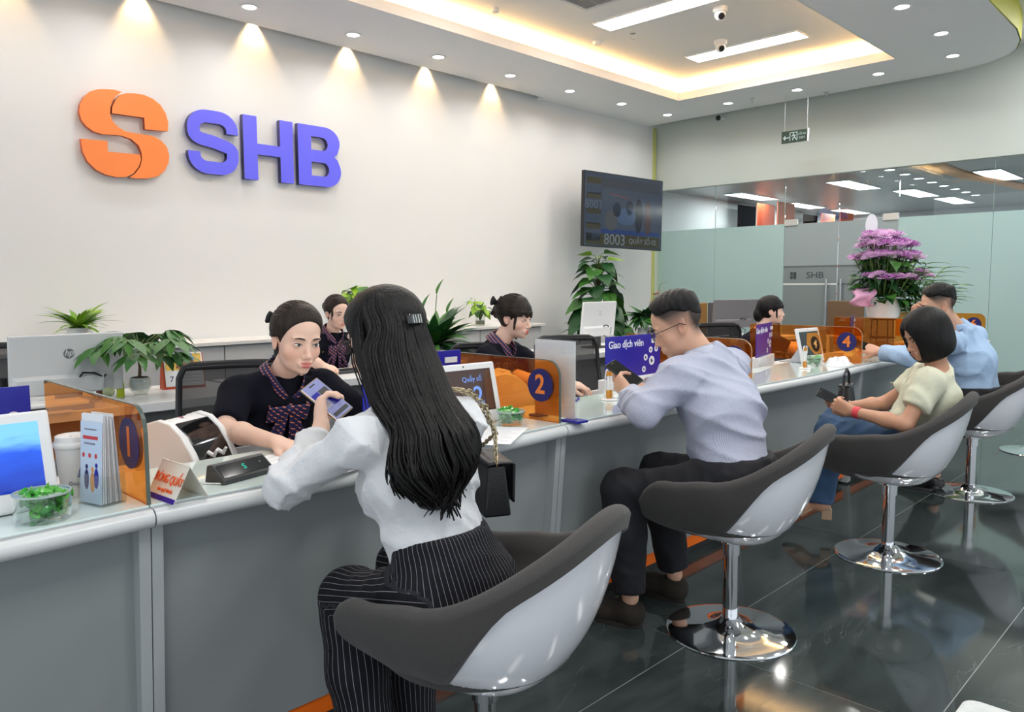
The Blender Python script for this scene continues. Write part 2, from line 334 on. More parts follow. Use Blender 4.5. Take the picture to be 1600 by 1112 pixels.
# exit sign
e = empty('exit_sign',(9.2,4.22,3.06),0,'hanging green exit sign with arrow and running figure','sign')
EX = mat('exit green',(.006,.03,.02),.4); GLOW = emis('exit white',(.75,.9,.85),.55)
B(-.012,.012,-.16,.16,-.07,.07).build('body',EX,e)
f = MB(); f.box(-.014,.014,-.178,-.16,-.075,.075); f.build('end_cap',WPLAST,e)
for y in (-.15,.13): MB().cyl((0,y,.07),(0,y,.50),.0022,seg=6).build('hanger',LGREY,e)
def xs(v): return [(-.0135,y,z) for y,z in v]
ar = MB(); ar.add(xs([(.142,-.01),(.112,.02),(.112,-.04)]),[(0,1,2)]); ar.add(xs([(.115,-.004),(.066,-.004),(.066,-.016),(.115,-.016)]),[(0,1,2,3)]); ar.build('arrow',GLOW,e,solid=.001)
fr = MB()
for y0,y1,z0,z1 in ((.05,.058,-.05,.05),(-.038,-.03,-.05,.05),(-.03,.05,.042,.05)): fr.box(-.0145,-.0125,y0,y1,z0,z1)
fr.build('door_mark',GLOW,e)
rn = MB(); rn.ball((-.0135,.012,.03),(.001,.008,.008),10,6)
for a,b in (((.008,.02),(-.006,-.012)),((-.006,-.012),(-.026,-.04)),((-.004,-.01),(.02,-.022)),((.02,-.022),(.016,-.045)),((.01,.016),(.034,.004)),((.008,.016),(-.018,.012))): rn.cyl((-.0135,*a),(-.0135,*b),.005,.005,6)
rn.build('running_figure',GLOW,e)
Mx = frame((-.0132,-.095,.02),(0,-1,0),(0,0,1))
text('lettering','LỐI RA',.03,GLOW,e,Mx); text('lettering','EXIT',.034,GLOW,e,frame((-.0132,-.095,-.025),(0,-1,0),(0,0,1)))
# ---------------------------------------------------------------- glass wall, door, room beyond
FROST = mat('frosted aqua film',(.40,.56,.545),.22,spec=.4)
FROSTD = mat('frosted grey film',(.22,.26,.265),.25,spec=.45)
GLASSW = clear('partition glass',(.80,.85,.85),1.6)
GLEDGE = mat('glass edge',(.25,.36,.33),.2)
ybr = [6.57,5.63,4.62,3.915,3.215,2.24,1.1,0,-1.2,-2.4]
WN = 0
for k,(a,b) in enumerate(zip(ybr,ybr[1:])):
    if k in (2,3): continue
    WN += 1
    wd = struct(empty(f'window_{WN}',(XF+.05,(a+b)/2,0)),'glass partition pane, clear above a frosted aqua band','glass pane'); h = (a-b)/2-.003
    B(-.006,.006,-h,h,.02,2.66).build('pane',GLASSW,wd)
    B(-.0075,-.0062,-h,h,.02,2.075).build('frosted_film',FROST,wd)
    B(-.007,.007,-h-.003,-h+.001,.02,2.66).build('pane_edge',GLEDGE,wd)
wd = struct(empty(f'window_{WN+1}',(XF+.05,3.9175,0)),'clear glass transom above the glass doors','glass pane')
B(-.006,.006,-.70,-.001,2.09,2.66).build('pane',GLASSW,wd); B(-.006,.006,.001,.70,2.09,2.66).build('pane',GLASSW,wd)
for s,(a,b) in enumerate(((4.617,3.918),(3.912,3.218))):
    d = struct(empty(f'door_{s+1}',(XF+.05,(a+b)/2,0)),['left leaf of the frosted glass double door','right leaf of the frosted glass double door'][s],'door'); h = (a-b)/2-.002
    B(-.006,.006,-h,h,.012,2.075).build('glass_leaf',GLASSW,d)
    B(-.0075,-.0062,-h,h,.012,1.51).build('frosted_film',FROSTD,d); B(-.0075,-.0062,-h,h,1.53,2.07).build('frosted_film',mat('frosted pale film',(.31,.37,.38),.3),d)
    st = MB(); st.box(-.009,-.006,-h,h,1.51,1.53); st.build('clear_stripe',mat('stripe dark',(.12,.14,.145),.3),d)
    B(-.009,-.0076,-h,h,1.285,1.305).build('clear_stripe',mat('stripe painted light',(.72,.74,.74),.3) if s == 0 else mat('stripe dark',(.12,.14,.145),.3),d)  # left leaf's lower stripe is painted pale for the light seen through it
    y = (-h+.11) if s == 0 else (h-.06)
    hd = MB(); hd.cyl((-.06,y,.72),(-.06,y,1.36),.014,seg=12); hd.cyl((-.06,y,.80),(.0,y,.80),.009,seg=8); hd.cyl((-.06,y,1.28),(0,y,1.28),.009,seg=8)
    hd.build('handle',STEEL,d,smooth=True)
    B(-.022,.02,h-.17 if s == 0 else -h,h if s == 0 else -h+.17,2.05,2.13).build('patch_fitting',mat('satin patch',(.62,.62,.58),.35,.6),d)
    if s == 0:
        SD = mat('door lettering',(.04,.05,.055),.5)
        text('lettering','SHB',.115,SD,d,frame((-.0085,-.07,1.405),(0,-1,0),(0,0,1)),sx=1.15)
        em = MB()
        for y0,y1,z0,z1 in ((.22,.255,1.36,1.40),(.175,.21,1.36,1.45),(.22,.255,1.41,1.45),(.21,.22,1.40,1.41)): em.box(-.0095,-.0078,y0,y1,z0,z1)
        em.build('emblem',SD,d)
struct(B(XF+.03,XF+.07,-5,6.6,0,.02).build('trim_4',STEEL),'metal floor channel under the glass partition','trim')
# room beyond the glass
struct(B(XF+.12,16.5,-5,6.75,2.68,2.75).build('ceiling_beyond',mat('slatted dark ceiling',(.17,.19,.20),.35,.2)),'dark metal ceiling of the office beyond the glass','ceiling')
struct(B(16.4,16.5,-5,6.75,0,2.7).build('wall_beyond',mat('office wall',(.42,.46,.48),.6)),'grey wall of the office beyond the glass','wall')
struct(B(XF+.12,16.5,6.62,6.75,0,2.7).build('wall_beyond_side',mat('office wall side',(.50,.54,.56),.6)),'side wall of the office beyond the glass','wall')
for k,(x,y) in enumerate(((11.6,6.0),(13.6,6.05),(15.4,5.9),(11.3,4.3),(13.0,4.0),(14.6,3.9),(11.6,2.6),(13.2,2.3),(15.0,2.0))):
    panel(x-.6,x+.6,y-.15,y+.15,2.68,f'square white ceiling panel seen through the glass, row {["by the orange shelves","above the doors","at the right"][k//3]}, {["nearest","middle","farthest"][k%3]}',22,'office light panels beyond the glass')
ORB = mat('orange shelf board',srgb(170,80,45),.5); ORD = mat('orange shelf back',srgb(140,62,38),.6)
def shelf_unit(x,y,w_,lab):
    e = empty('orange_shelf',(x,y,0),0,lab,'shelf','orange shelves beyond the glass')
    B(-.3,.3,w_-.02,w_,0,2.6).build('back_panel',ORD,e)
    for k in range(5): B(-.3,.3,-w_+.02,w_-.02,.5*k+.1,.5*k+.13).build('shelf_board',ORB,e)
    for s in (-1,0,1): B(-.3,.3,s*(w_-.01)-.01,s*(w_-.01)+.01,0,2.6).build('upright',ORB,e)
shelf_unit(12.2,6.05,.35,'orange open shelf beyond the glass beside the television'); shelf_unit(14.7,6.05,.35,'orange open shelf beyond the glass, left of the doors')
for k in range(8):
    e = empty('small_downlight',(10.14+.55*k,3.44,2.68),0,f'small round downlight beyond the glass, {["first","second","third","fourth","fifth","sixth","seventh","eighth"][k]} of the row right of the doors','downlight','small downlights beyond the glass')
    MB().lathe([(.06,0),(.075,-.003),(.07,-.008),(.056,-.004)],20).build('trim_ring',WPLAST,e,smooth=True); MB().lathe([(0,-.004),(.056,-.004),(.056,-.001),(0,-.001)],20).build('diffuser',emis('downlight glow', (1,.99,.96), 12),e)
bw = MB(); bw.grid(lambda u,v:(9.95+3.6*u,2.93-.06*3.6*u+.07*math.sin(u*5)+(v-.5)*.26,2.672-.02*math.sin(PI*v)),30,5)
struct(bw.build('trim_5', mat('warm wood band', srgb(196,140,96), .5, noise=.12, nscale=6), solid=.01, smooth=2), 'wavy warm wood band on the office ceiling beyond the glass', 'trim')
# ================================================================== wall sign
SY = YW
def wall_pt(px, py, y=SY):
    v = RM @ Vector((px-800, -(py-556), -FPX)); t = y/v.y; return (v.x*t, CAMZ+v.z*t)   # used once to measure the sign's size on its wall
SIGNO = mat('sign orange', srgb(255,136,58), .35); SIGNB = mat('sign blue', srgb(100,100,245), .35); SIGNS = mat('sign side navy', srgb(40,40,90), .4); SIGNOS = mat('sign side orange', srgb(190,80,30), .4)
def plate(outlines, name, face, side, parent, th=.05):
    """raised wall letter: outline(s) in wall x,z relative to sign origin; first is outer, rest holes"""
    cu = bpy.data.curves.new(name,'CURVE'); cu.dimensions = '2D'; cu.fill_mode = 'BOTH'; cu.extrude = th/2
    for ol in outlines:
        sp = cu.splines.new('POLY'); sp.points.add(len(ol)-1); sp.use_cyclic_u = True
        for i,(a,b) in enumerate(ol): sp.points[i].co = (a,b,0,1)
    t = bpy.data.objects.new(name,cu); COL.objects.link(t); dg = bpy.context.evaluated_depsgraph_get(); dg.update()
    me = bpy.data.meshes.new_from_object(t.evaluated_get(dg)); bpy.data.objects.remove(t)
    me.materials.clear(); me.materials.append(face); me.materials.append(side)
    me.transform(Matrix(((1,0,0,0),(0,0,-1,-th/2-.03),(0,1,0,0),(0,0,0,1))))
    for p in me.polygons: p.material_index = 0 if abs(p.normal.y) > .5 else 1
    o = bpy.data.objects.new(name,me); COL.objects.link(o); o.parent = parent; return o
sgx, sgz = wall_pt(320,285); 
sign = empty('wall_sign',(3.2,SY,2.2),0,'raised orange emblem and three blue letters on the white wall','sign')
def arc(cx,cy,r,a0,a1,n=14,ry=None): return [(cx+r*math.cos(math.radians(a0+(a1-a0)*i/n)), cy+(ry or r)*math.sin(math.radians(a0+(a1-a0)*i/n))) for i in range(n+1)]
def stroke(pts, w):
    """closed outline of a thick polyline"""
    L=[];Rr=[]
    n=len(pts)
    for i,p in enumerate(pts):
        a=Vector(pts[max(i-1,0)]); b=Vector(pts[min(i+1,n-1)]); t=(b-a).normalized(); nrm=Vector((-t.y,t.x))*w/2
        L.append((p[0]+nrm.x,p[1]+nrm.y)); Rr.append((p[0]-nrm.x,p[1]-nrm.y))
    return L+Rr[::-1]
# letters: box measured on the wall  (S H B)
def letter_box(x0,x1,y0,y1):
    a = wall_pt(x0,(y0+y1)/2)[0]; b = wall_pt(x1,(y0+y1)/2)[0]; return a-3.2, b-3.2
ztop = wall_pt(420,188)[1]-2.2; zbot = wall_pt(430,286)[1]-2.2
def fit(ol, x0, x1): return [[(x0+a*(x1-x0), zbot+b*(ztop-zbot)) for a,b in o] for o in ol]
hx = letter_box(374,451,0,470)
# S as stroked path in unit box
sw=.235
sp = [(.88,.655)]+[(.88,.70)]+arc(.62,.70,.26,0,90,8,.183)+arc(.38,.70,.26,90,180,8,.183)+[(.125,.64)]+arc(.36,.63,.235,180,250,5,.10)+[(.5,.51)]+arc(.64,.37,.235,70,0,5,.10)+[(.875,.30)]+arc(.62,.30,.255,0,-90,8,.183)+arc(.38,.30,.26,-90,-180,8,.183)+[(.12,.345)]
def stroke_aspect(pts,wx,asp):
    q=[(a*asp,b) for a,b in pts]; s=stroke(q,wx); return [(a/asp,b) for a,b in s]
x0,x1 = letter_box(287,366,0,460); asp=(x1-x0)/(ztop-zbot)
S_=stroke_aspect(sp,.19*asp if asp>1 else .19,asp)
plate(fit([S_],x0,x1),'letter',SIGNB,SIGNS,sign)
x0,x1 = letter_box(374,451,0,470)
t=.27
H_=[(0,0),(t,0),(t,.405),(1-t,.405),(1-t,0),(1,0),(1,1),(1-t,1),(1-t,.575),(t,.575),(t,1),(0,1)]
plate(fit([H_],x0,x1),'letter',SIGNB,SIGNS,sign)
x0,x1 = letter_box(459,525,0,480)
B_=[(0,0),(.6,0)]+arc(.66,.27,.34,-90,20,10,.27)+[(.92,.47),(.84,.52),(.92,.57)]+arc(.62,.75,.36,-15,90,10,.25)+[(0,1)]
b1=[(.30,.17),(.58,.17)]+arc(.58,.285,.13,-90,90,8,.115)+[(.30,.40)]
b2=[(.30,.60),(.56,.60)]+arc(.56,.71,.13,-90,90,8,.11)+[(.30,.82)]
plate(fit([B_,b1,b2],x0,x1),'letter',SIGNB,SIGNS,sign)
# emblem: traced unit outline (x right, y up) -> wall box
ex0,ex1 = letter_box(119,259,0,420); et = wall_pt(190,148)[1]-2.2; eb = wall_pt(190,276)[1]-2.2
def Z1(u,v): return ((u-317)/(686-317), 0)
def emb(pts):
    # pts in zoomed-photo units; remove the wall's perspective shear with the edge lines of the emblem
    out=[]
    for u,v in pts:
        px,py = u*.3776, v*.3776; X,Zz = wall_pt(px,py); out.append((X-3.2,Zz-2.2))
    return out
e1=[(490,386),(462,378),(430,375),(395,375),(362,384),(335,406),(318,440),(316,470),(324,500),(345,528),(375,549),(410,560),(445,562),(490,566),(530,580),(560,606),(572,635),(574,662),(566,694),(545,722),(522,738),(555,741),(600,742),(640,733),(668,710),(684,676),(686,645),(676,612),(655,588),(625,570),(590,562),(545,556),(505,548),(475,530),(452,505),(442,475),(444,445),(455,418),(472,400)]
e2=[(484,398),(466,418),(452,446),(450,474),(583,492),(586,540),(680,548),(682,512),(672,475),(650,440),(618,414),(580,398),(540,392),(510,392)]
e3=[(322,578),(432,588),(434,632),(566,643),(570,665),(560,695),(538,722),(508,736),(470,736),(425,726),(385,706),(350,672),(330,632)]
for ol in (e1,e2,e3): plate([emb(ol)],'emblem_piece',SIGNO,SIGNOS,sign,.04)
# ================================================================== television
tv = empty('television',(8.0,6.0,0),0,'black wall television showing a dim ticket number screen','television')
TY=-.0
def tvp(px,py,y=6.02):
    x,z = wall_pt(px,py,y); return Vector((x-8.0,y-6.0,z))
c = [tvp(914,265,6.10),tvp(1036,283,5.90),tvp(1033,391,5.90),tvp(910,385,6.10)]
ux=(c[1]-c[0]).normalized(); W_=((c[1]-c[0]).length+(c[2]-c[3]).length)/2; uz=Vector((0,0,1)); H_=((c[0]-c[3]).length+(c[1]-c[2]).length)/2
cen=sum(c,Vector())/4; TM=frame(cen,ux,uz)
def tvb(x0,x1,y0,y1,z0,z1): m=MB(); m.M=TM; m.box(x0,x1,y0,y1,z0,z1); return m
tvb(-W_/2,W_/2,-H_/2,H_/2,-.05,0).build('casing',BLACKP,tv,bevel=.004)
scr=tvb(-W_/2+.012,W_/2-.012,-H_/2+.014,H_/2-.012,0,.003).build('screen',mat('tv screen',srgb(52,60,76),.12,spec=.5,emit=.05,ecol=srgb(70,85,110)),tv)
def pic(name,x0,x1,y0,y1,col,z=.0045):
    m=tvb(x0*W_,x1*W_,y0*H_,y1*H_,.0031,z); return m.build(name,mat('tv '+str(col),srgb(*[c*.72 for c in col]),.15,emit=.05,ecol=srgb(*col)),scr)
for y in (.32,.12,-.08,-.28): pic('ticket_bar',-.47,-.30,y+.02,y+.10,(70,68,52))
for y in (.20,0.0,-.20,-.42): pic('ticket_box',-.47,-.30,y,y+.11,(64,80,104))
pic('headline',-.29,.46,.30,.44,(66,74,90)); pic('picture',-.29,.46,-.24,.29,(70,84,106)); pic('blue_band',-.29,.46,-.31,-.25,(40,66,130)); pic('footer',-.47,.46,-.47,-.32,(68,66,44))
for k,(x,y,w,h,col) in enumerate(((-.10,.02,.05,.10,(30,38,52)),(.06,.06,.05,.10,(28,34,48)),(.18,-.04,.05,.24,(26,30,42)),(.30,-.05,.05,.24,(60,48,52)),(-.17,-.13,.08,.14,(64,66,70)),(.02,-.06,.13,.12,(54,72,100)))):
    m=MB(); m.M=TM; m.prism([(x*W_+w*W_*math.cos(a/8*PI),y*H_+h*H_*math.sin(a/8*PI)) for a in range(16)],.0046,.0052); m.build('figure',mat('tv '+str(col),srgb(*col),.15,emit=.1,ecol=srgb(*col)),scr)
m=MB(); m.M=TM; m.prism([(-.2*W_,.24*H_),(.05*W_,.19*H_),(.05*W_,.18*H_),(-.2*W_,.23*H_)],.0046,.005); m.build('red_ribbon',mat('tv red',srgb(110,60,60),.2),scr)
TVT=mat('tv text',srgb(96,106,120),.3,emit=.05)
text('lettering','8003',.13*H_/.62,TVT,scr,TM@Matrix.Translation((-.12*W_,-.395*H_,.0047))); text('lettering','QUẦY SỐ 02',.062*H_/.62,TVT,scr,TM@Matrix.Translation((.24*W_,-.395*H_,.0047)))
text('lettering','8003',.10*H_/.62,mat('tv text dim',srgb(72,82,98),.3),scr,TM@Matrix.Translation((-.385*W_,.055*H_,.0047)))
a=MB(); a.M=TM; a.box(-.12,.12,-.12,.12,-.09,-.05); a.build('mount_plate',BLACKP,tv)
a=MB(); a.tube([cen+Vector((0,.08,0)),cen+Vector((.12,.3,0)),(cen.x+.02,YW-6.0,cen.z)],.025,8); a.build('mount_arm',BLACKP,tv)
# ================================================================== low cabinets along the back wall
CABX = [ -1.9+.96*k for k in range(10)]; CABX[-1]=6.77
DOORG = mat('cabinet grey',(.50,.51,.52),.45)
def cabinet(x0,x1,lab):
    e=empty('low_cabinet',((x0+x1)/2,6.12,0),0,lab,'cabinet','grey low cabinets along the sign wall'); h=(x1-x0)/2-.002
    B(-h,h,.02,.46,.06,.82).build('body',DOORG,e); B(-h+.01,h-.01,.04,.44,0,.06).build('plinth',DARKP,e)
    for s in (-1,1):
        d=B(*( (-h+.003,-.002) if s<0 else (.002,h-.003)),0,.02,.07,.815).build('door',DOORG,e,bevel=.002)
        x=-.05*1 if s<0 else .05
        k=MB(); k.cyl((x,0,.70),(x,-.018,.70),.008,.013,12); k.ball((x,-.02,.70),.013,10,6); k.build('knob',BLACKP,d,smooth=True)
for k in range(len(CABX)-1):
    cabinet(CABX[k],CABX[k+1],f'grey two door low cabinet, {["ninth","eighth","seventh","sixth","fifth","fourth","third","second","first"][k]} from the television end of the row')
t=B(-1.9,6.80,6.08,6.60,.82,.85).build('cabinet_top',mat('pale stone top',(.72,.71,.69),.25,noise=.04,nscale=3),bevel=.003)
tag(t,'long pale stone top over the grey low cabinets','worktop')
# ================================================================== service counter
FX=[-.79,.68,2.15,3.62,5.09,6.56,8.10]; CT=.79
NUMS=['at the far left under the blue tablet','where the long haired woman sits','where the man in the striped shirt sits','where the woman with the bob sits','where the man in light blue sits','at the far end by the glass wall']
def edge_y(x,x0,x1):
    u=(x-x0)/(x1-x0); return 1.80-.022*math.sin(PI*u)+.012
for k in range(6):
    x0,x1=FX[k],FX[k+1]; L=(x1-x0)/2-.0015
    e=empty('service_counter',((x0+x1)/2,0,0),0,'grey bank counter section '+NUMS[k],'counter','sections of the service counter')
    n=16
    def eg(a): return edge_y(a,-L,L)
    xs_=[-L+2*L*i/n for i in range(n+1)]
    # rounded edge + substrate
    mb=MB(); prof=[]
    for i in range(9):
        th=PI/2+PI*i/8; prof.append((.022*math.cos(th),CT-.022-.004+.022*math.sin(th)))
    def edge(u,v):
        x=-L+2*L*u; q=prof[min(int(round(v*8)),8)]; return (x,eg(x)+.022+q[0],q[1])
    mb.grid(edge,n+1,9)
    ol=[(x,eg(x)+.022) for x in xs_]+[(L,2.24),(-L,2.24)]
    mb.prism(ol,CT-.048,CT-.004)
    mb.build('worktop',EDGEM,e,smooth=True)
    ol=[(x,eg(x)+.036) for x in xs_]+[(L,2.225),(-L,2.225)]
    m2=MB(); m2.prism(ol,CT-.004,CT+.001); m2.build('glass_top',GTOP,e,bevel=.001)
    # front panel leaning in toward the floor
    fp=MB(); fp.add([(-L+.026,1.885,CT-.05),(L-.026,1.885,CT-.05),(L-.026,1.925,.10),(-L+.026,1.925,.10),(-L+.026,1.905,CT-.05),(L-.026,1.905,CT-.05),(L-.026,1.945,.10),(-L+.026,1.945,.10)],
        [(0,1,2,3),(7,6,5,4),(0,4,5,1),(3,2,6,7),(1,5,6,2),(0,3,7,4)])
    fp.build('front_panel',LAMI,e)
    B(-L+.026,L-.026,1.93,1.95,.045,.10).build('kick_strip',ORANGE,e); B(-L+.026,L-.026,1.96,1.98,0,.05).build('kick_recess',DARKP,e)
    for s in (-1,1):
        a,b=(-L,-L+.026) if s<0 else (L-.026,L)
        f=MB(); f.add([(a,1.845,CT-.048),(b,1.845,CT-.048),(b,1.905,.012),(a,1.905,.012),(a,2.22,CT-.048),(b,2.22,CT-.048),(b,2.22,.012),(a,2.22,.012)],
           [(0,1,2,3),(7,6,5,4),(0,4,5,1),(3,2,6,7),(1,5,6,2),(0,3,7,4)])
        f.build('side_panel',mat('fin laminate',(.40,.43,.435),.4),e)
    # teller side desk
    d=B(-L,L,2.24,2.56,.70,.74).build('teller_desk',LAMW,e,bevel=.003)
    B(-L+.25,L-.25,2.30,2.52,.74,.744).build('desk_mat',mat('grey desk mat',(.28,.28,.285),.6),d)
    B(-L,-L+.03,2.24,2.52,0,.70).build('desk_leg',LAMW,e); B(L-.03,L,2.24,2.52,0,.70).build('desk_leg',LAMW,e)
    B(-L,L,2.225,2.24,.30,CT-.003).build('back_board',LAMW,e)
# ================================================================== numbered partitions
ACRY=clear('orange acrylic',(1.0,.64,.27),1.0,0,(1,.8,.6))
def body_tint(m,col,f):
    nt=m.node_tree; out=nt.nodes['Material Output']; old=out.inputs[0].links[0].from_socket; d=nt.nodes.new('ShaderNodeBsdfDiffuse'); d.inputs[0].default_value=(*col,1); t=nt.nodes.new('ShaderNodeBsdfTranslucent'); t.inputs[0].default_value=(*col,1)
    a=nt.nodes.new('ShaderNodeMixShader'); nt.links.new(d.outputs[0],a.inputs[1]); nt.links.new(t.outputs[0],a.inputs[2]); mx=nt.nodes.new('ShaderNodeMixShader'); mx.inputs[0].default_value=f; nt.links.new(old,mx.inputs[1]); nt.links.new(a.outputs[0],mx.inputs[2]); nt.links.new(mx.outputs[0],out.inputs[0])
body_tint(ACRY,srgb(232,125,40),.08); ACEDGE=mat('acrylic edge',(.42,.22,.10),.2); ACEDGE1=mat('acrylic edge green',(.10,.13,.11),.15)
def partition(x,num,dark=False):
    e=empty('desk_partition',(x,0,CT),0,f'orange acrylic desk divider with a navy disc numbered {num}','partition','numbered orange dividers on the counter')
    y0,y1,h=1.852,2.62,.232; r=.06
    ol=[(y0,.001),(y1,.001),(y1,h-.01),(y1-.01,h)]+[(y0+r-r*math.sin(a*PI/12),h-r+r*math.cos(a*PI/12)) for a in range(0,7)]
    mb=MB(); mb.M=Matrix(((0,0,1,0),(1,0,0,0),(0,1,0,0),(0,0,0,1))); mb.prism(ol,-.004,.004)
    o=mb.build('panel',ACRY,e)
    # solid polished rim along the cut edge
    rim=[(y1,h-.01),(y1-.01,h)]+[(y0+r-r*math.sin(a*PI/12),h-r+r*math.cos(a*PI/12)) for a in range(0,7)]+[(y0,.001)]
    rm=MB()
    for a,b in zip(rim,rim[1:]):
        d=Vector((b[0]-a[0],b[1]-a[1])).normalized(); nn=(d.y*.0,0); pa=(-d.y*.0012,d.x*.0012)
        rm.add([(-.0045,a[0]-pa[0],a[1]-pa[1]),(.0045,a[0]-pa[0],a[1]-pa[1]),(.0045,b[0]-pa[0],b[1]-pa[1]),(-.0045,b[0]-pa[0],b[1]-pa[1]),
                (-.0045,a[0]+pa[0],a[1]+pa[1]),(.0045,a[0]+pa[0],a[1]+pa[1]),(.0045,b[0]+pa[0],b[1]+pa[1]),(-.0045,b[0]+pa[0],b[1]+pa[1])],[(0,1,2,3),(4,5,6,7),(0,1,5,4),(2,3,7,6),(1,2,6,5),(0,3,7,4)])
    rm.build('polished_rim',ACEDGE1 if num in(1,2) else ACEDGE,e)
    cy,cz=y0+.095,.135
    dk=MB(); dk.M=Matrix(((0,0,1,0),(1,0,0,0),(0,1,0,0),(0,0,0,1))); dk.prism([(cy+.062*math.cos(a/18*PI),cz+.062*math.sin(a/18*PI)) for a in range(36)],-.0056,.0056)
    d=dk.build('number_disc',NAVY,e)
    text('numeral',str(num),.10,mat('numeral orange',srgb(240,130,50),.4),d,frame((-.0058,cy,cz),(0,-1,0),(0,0,1)),bold=.0022)
for x,nu in ((.68,1),(2.15,2),(3.62,3),(5.09,4),(6.56,5),(8.06,6)): partition(x,nu)
# ================================================================== customer tub chairs
FELT=mat('dark grey felt',(.060,.055,.053),.95,noise=.12,nscale=300,bump=.25,bscale=900,sheen=.12)
SHELL=mat('glossy white shell',(.86,.87,.92),.14,coat=.5)
def sst(a,b,x):
    t=min(max((x-a)/(b-a),0),1); return t*t*(3-2*t)
def rim_z(a):   # a: degrees from the back
    a=abs(a)
    return .80 - .185*sst(0,88,a) - .02*sst(88,118,a) - .15*sst(120,160,a)
def rim_r(th):  # plan radius of the rim, th from back
    a=abs(math.degrees(th))
    return .335 - .035*sst(20,80,a) + .045*sst(95,138,a) - .04*sst(148,180,a)
def band(a):    # height where the felt ends on the outside
    a=abs(a); return rim_z(a)-(.042+.150*sst(46,86,a)-.03*sst(105,140,a))
def chair_pt(u,v,off=0):
    """u around (0..1, .5=back), v 0 centre-bottom ..1 rim"""
    th=(u-.5)*2*PI; a=math.degrees(th); R_=rim_r(th); zr=rim_z(a); z0=.355
    back=1-sst(30,100,abs(a)); front=sst(110,165,abs(a))
    p=2.0+1.1*back-.35*front
    s_=math.sin(v*PI/2); c_=math.cos(v*PI/2)
    rf=s_**(2/p) if s_>0 else 0; zf=1-(c_**(2/p) if c_>0 else 0)
    lean=.76*back+.93*(1-back)
    r=R_*rf*(lean+(1-lean)*zf)
    return Vector((math.sin(th)*r,-math.cos(th)*r,z0+(zr-z0)*zf))
def make_chair():
    e=empty('tub_chair',(0,0,0))
    nu=72
    P=lambda u,v:chair_pt(u,v)
    # outside shell up to the felt seam
    vs_=np.linspace(0,1,17)
    def vband(u):
        th=(u-.5)*2*PI; zb=max(.362,band(math.degrees(th)))
        lo,hi=0,1
        for _ in range(22):
            m=(lo+hi)/2
            if chair_pt(u,m).z<zb: lo=m
            else: hi=m
        return lo
    VB=[vband(i/nu) for i in range(nu)]
    mb=MB(); mb.grid(lambda u,v:tuple(P(u,v*VB[int(round(u*nu))%nu])),nu,15,closeu=True); sh=mb.build('shell',SHELL,e,smooth=2)
    # felt: outer band (slightly proud), rolled rim, then inner surface to the seat
    def felt(u,w):
        i=int(round(u*nu))%nu; th=(u-.5)*2*PI; out=Vector((math.sin(th),-math.cos(th),0)); vb=VB[i]
        if w<=.42:
            q=w/.42; v=vb+(1-vb)*q; p=P(u,v); g=.002+.010*min(1,q*6); return tuple(p+out*g)
        top=P(u,1)
        if w<=.62:
            q=(w-.42)/.20; a=q*PI; return tuple(top+out*(.010*1-.022+.022*math.cos(a))+Vector((0,0,.018*math.sin(a))))
        q=(w-.62)/.38; thk=.044
        v=1-q
        p=P(u,max(v,.0)); a=math.degrees(th)
        zi=max(p.z+.03*(q),.455-.02*(1-min(1,abs(a)/60)))
        inner=p-out*thk
        rr=Vector((p.x,p.y,0)).length
        if rr>1e-4: sc=max(0,(rr-thk*min(1,rr/.12)))/rr
        else: sc=0
        return (p.x*sc,p.y*sc,zi)
    mb=MB(); mb.grid(felt,nu,44,closeu=True); mb.build('upholstery',FELT,e,smooth=2)
    sc=MB(); sc.lathe([(0,.452),(.15,.462),(.20,.468),(.225,.455),(.23,.43),(0,.43)],40,(0,.02,0)); sc.build('seat_cushion',FELT,e,smooth=2)
    po=MB(); po.lathe([(.06,.375),(.06,.352),(.034,.345),(.034,.30),(.028,.298),(.028,.05),(0,.05)],28); po.build('column',CHROME,e,smooth=True)
    ba=MB(); ba.lathe([(0,.058),(.034,.058),(.042,.05),(.06,.036),(.10,.022),(.16,.013),(.215,.010),(.235,.006),(.238,.0015),(.23,0),(0,0)],56); ba.build('base',CHROME,e,smooth=True)
    return e
chair0=make_chair()
chairs=[(1.25,1.315,14,'white tub chair with dark grey felt, nearest, under the long haired woman'),(2.59,1.387,11,'white tub chair with dark grey felt under the man in the striped shirt'),(3.855,1.25,7,'white tub chair with dark grey felt under the woman with bobbed hair'),(5.38,1.275,3,'white tub chair with dark grey felt under the man in light blue'),(7.05,1.24,-30,'white tub chair at the right edge, only its round base in view'),(7.35,1.9-.4,-20,'')]
for k,(x,y,rz,lab) in enumerate(chairs[:5]):
    o=chair0 if k==0 else copy_tree(chair0)
    o.location=(x,y,0); o.rotation_euler=(0,0,math.radians(rz)); tag(o,lab,'chair','white and grey tub chairs for customers')
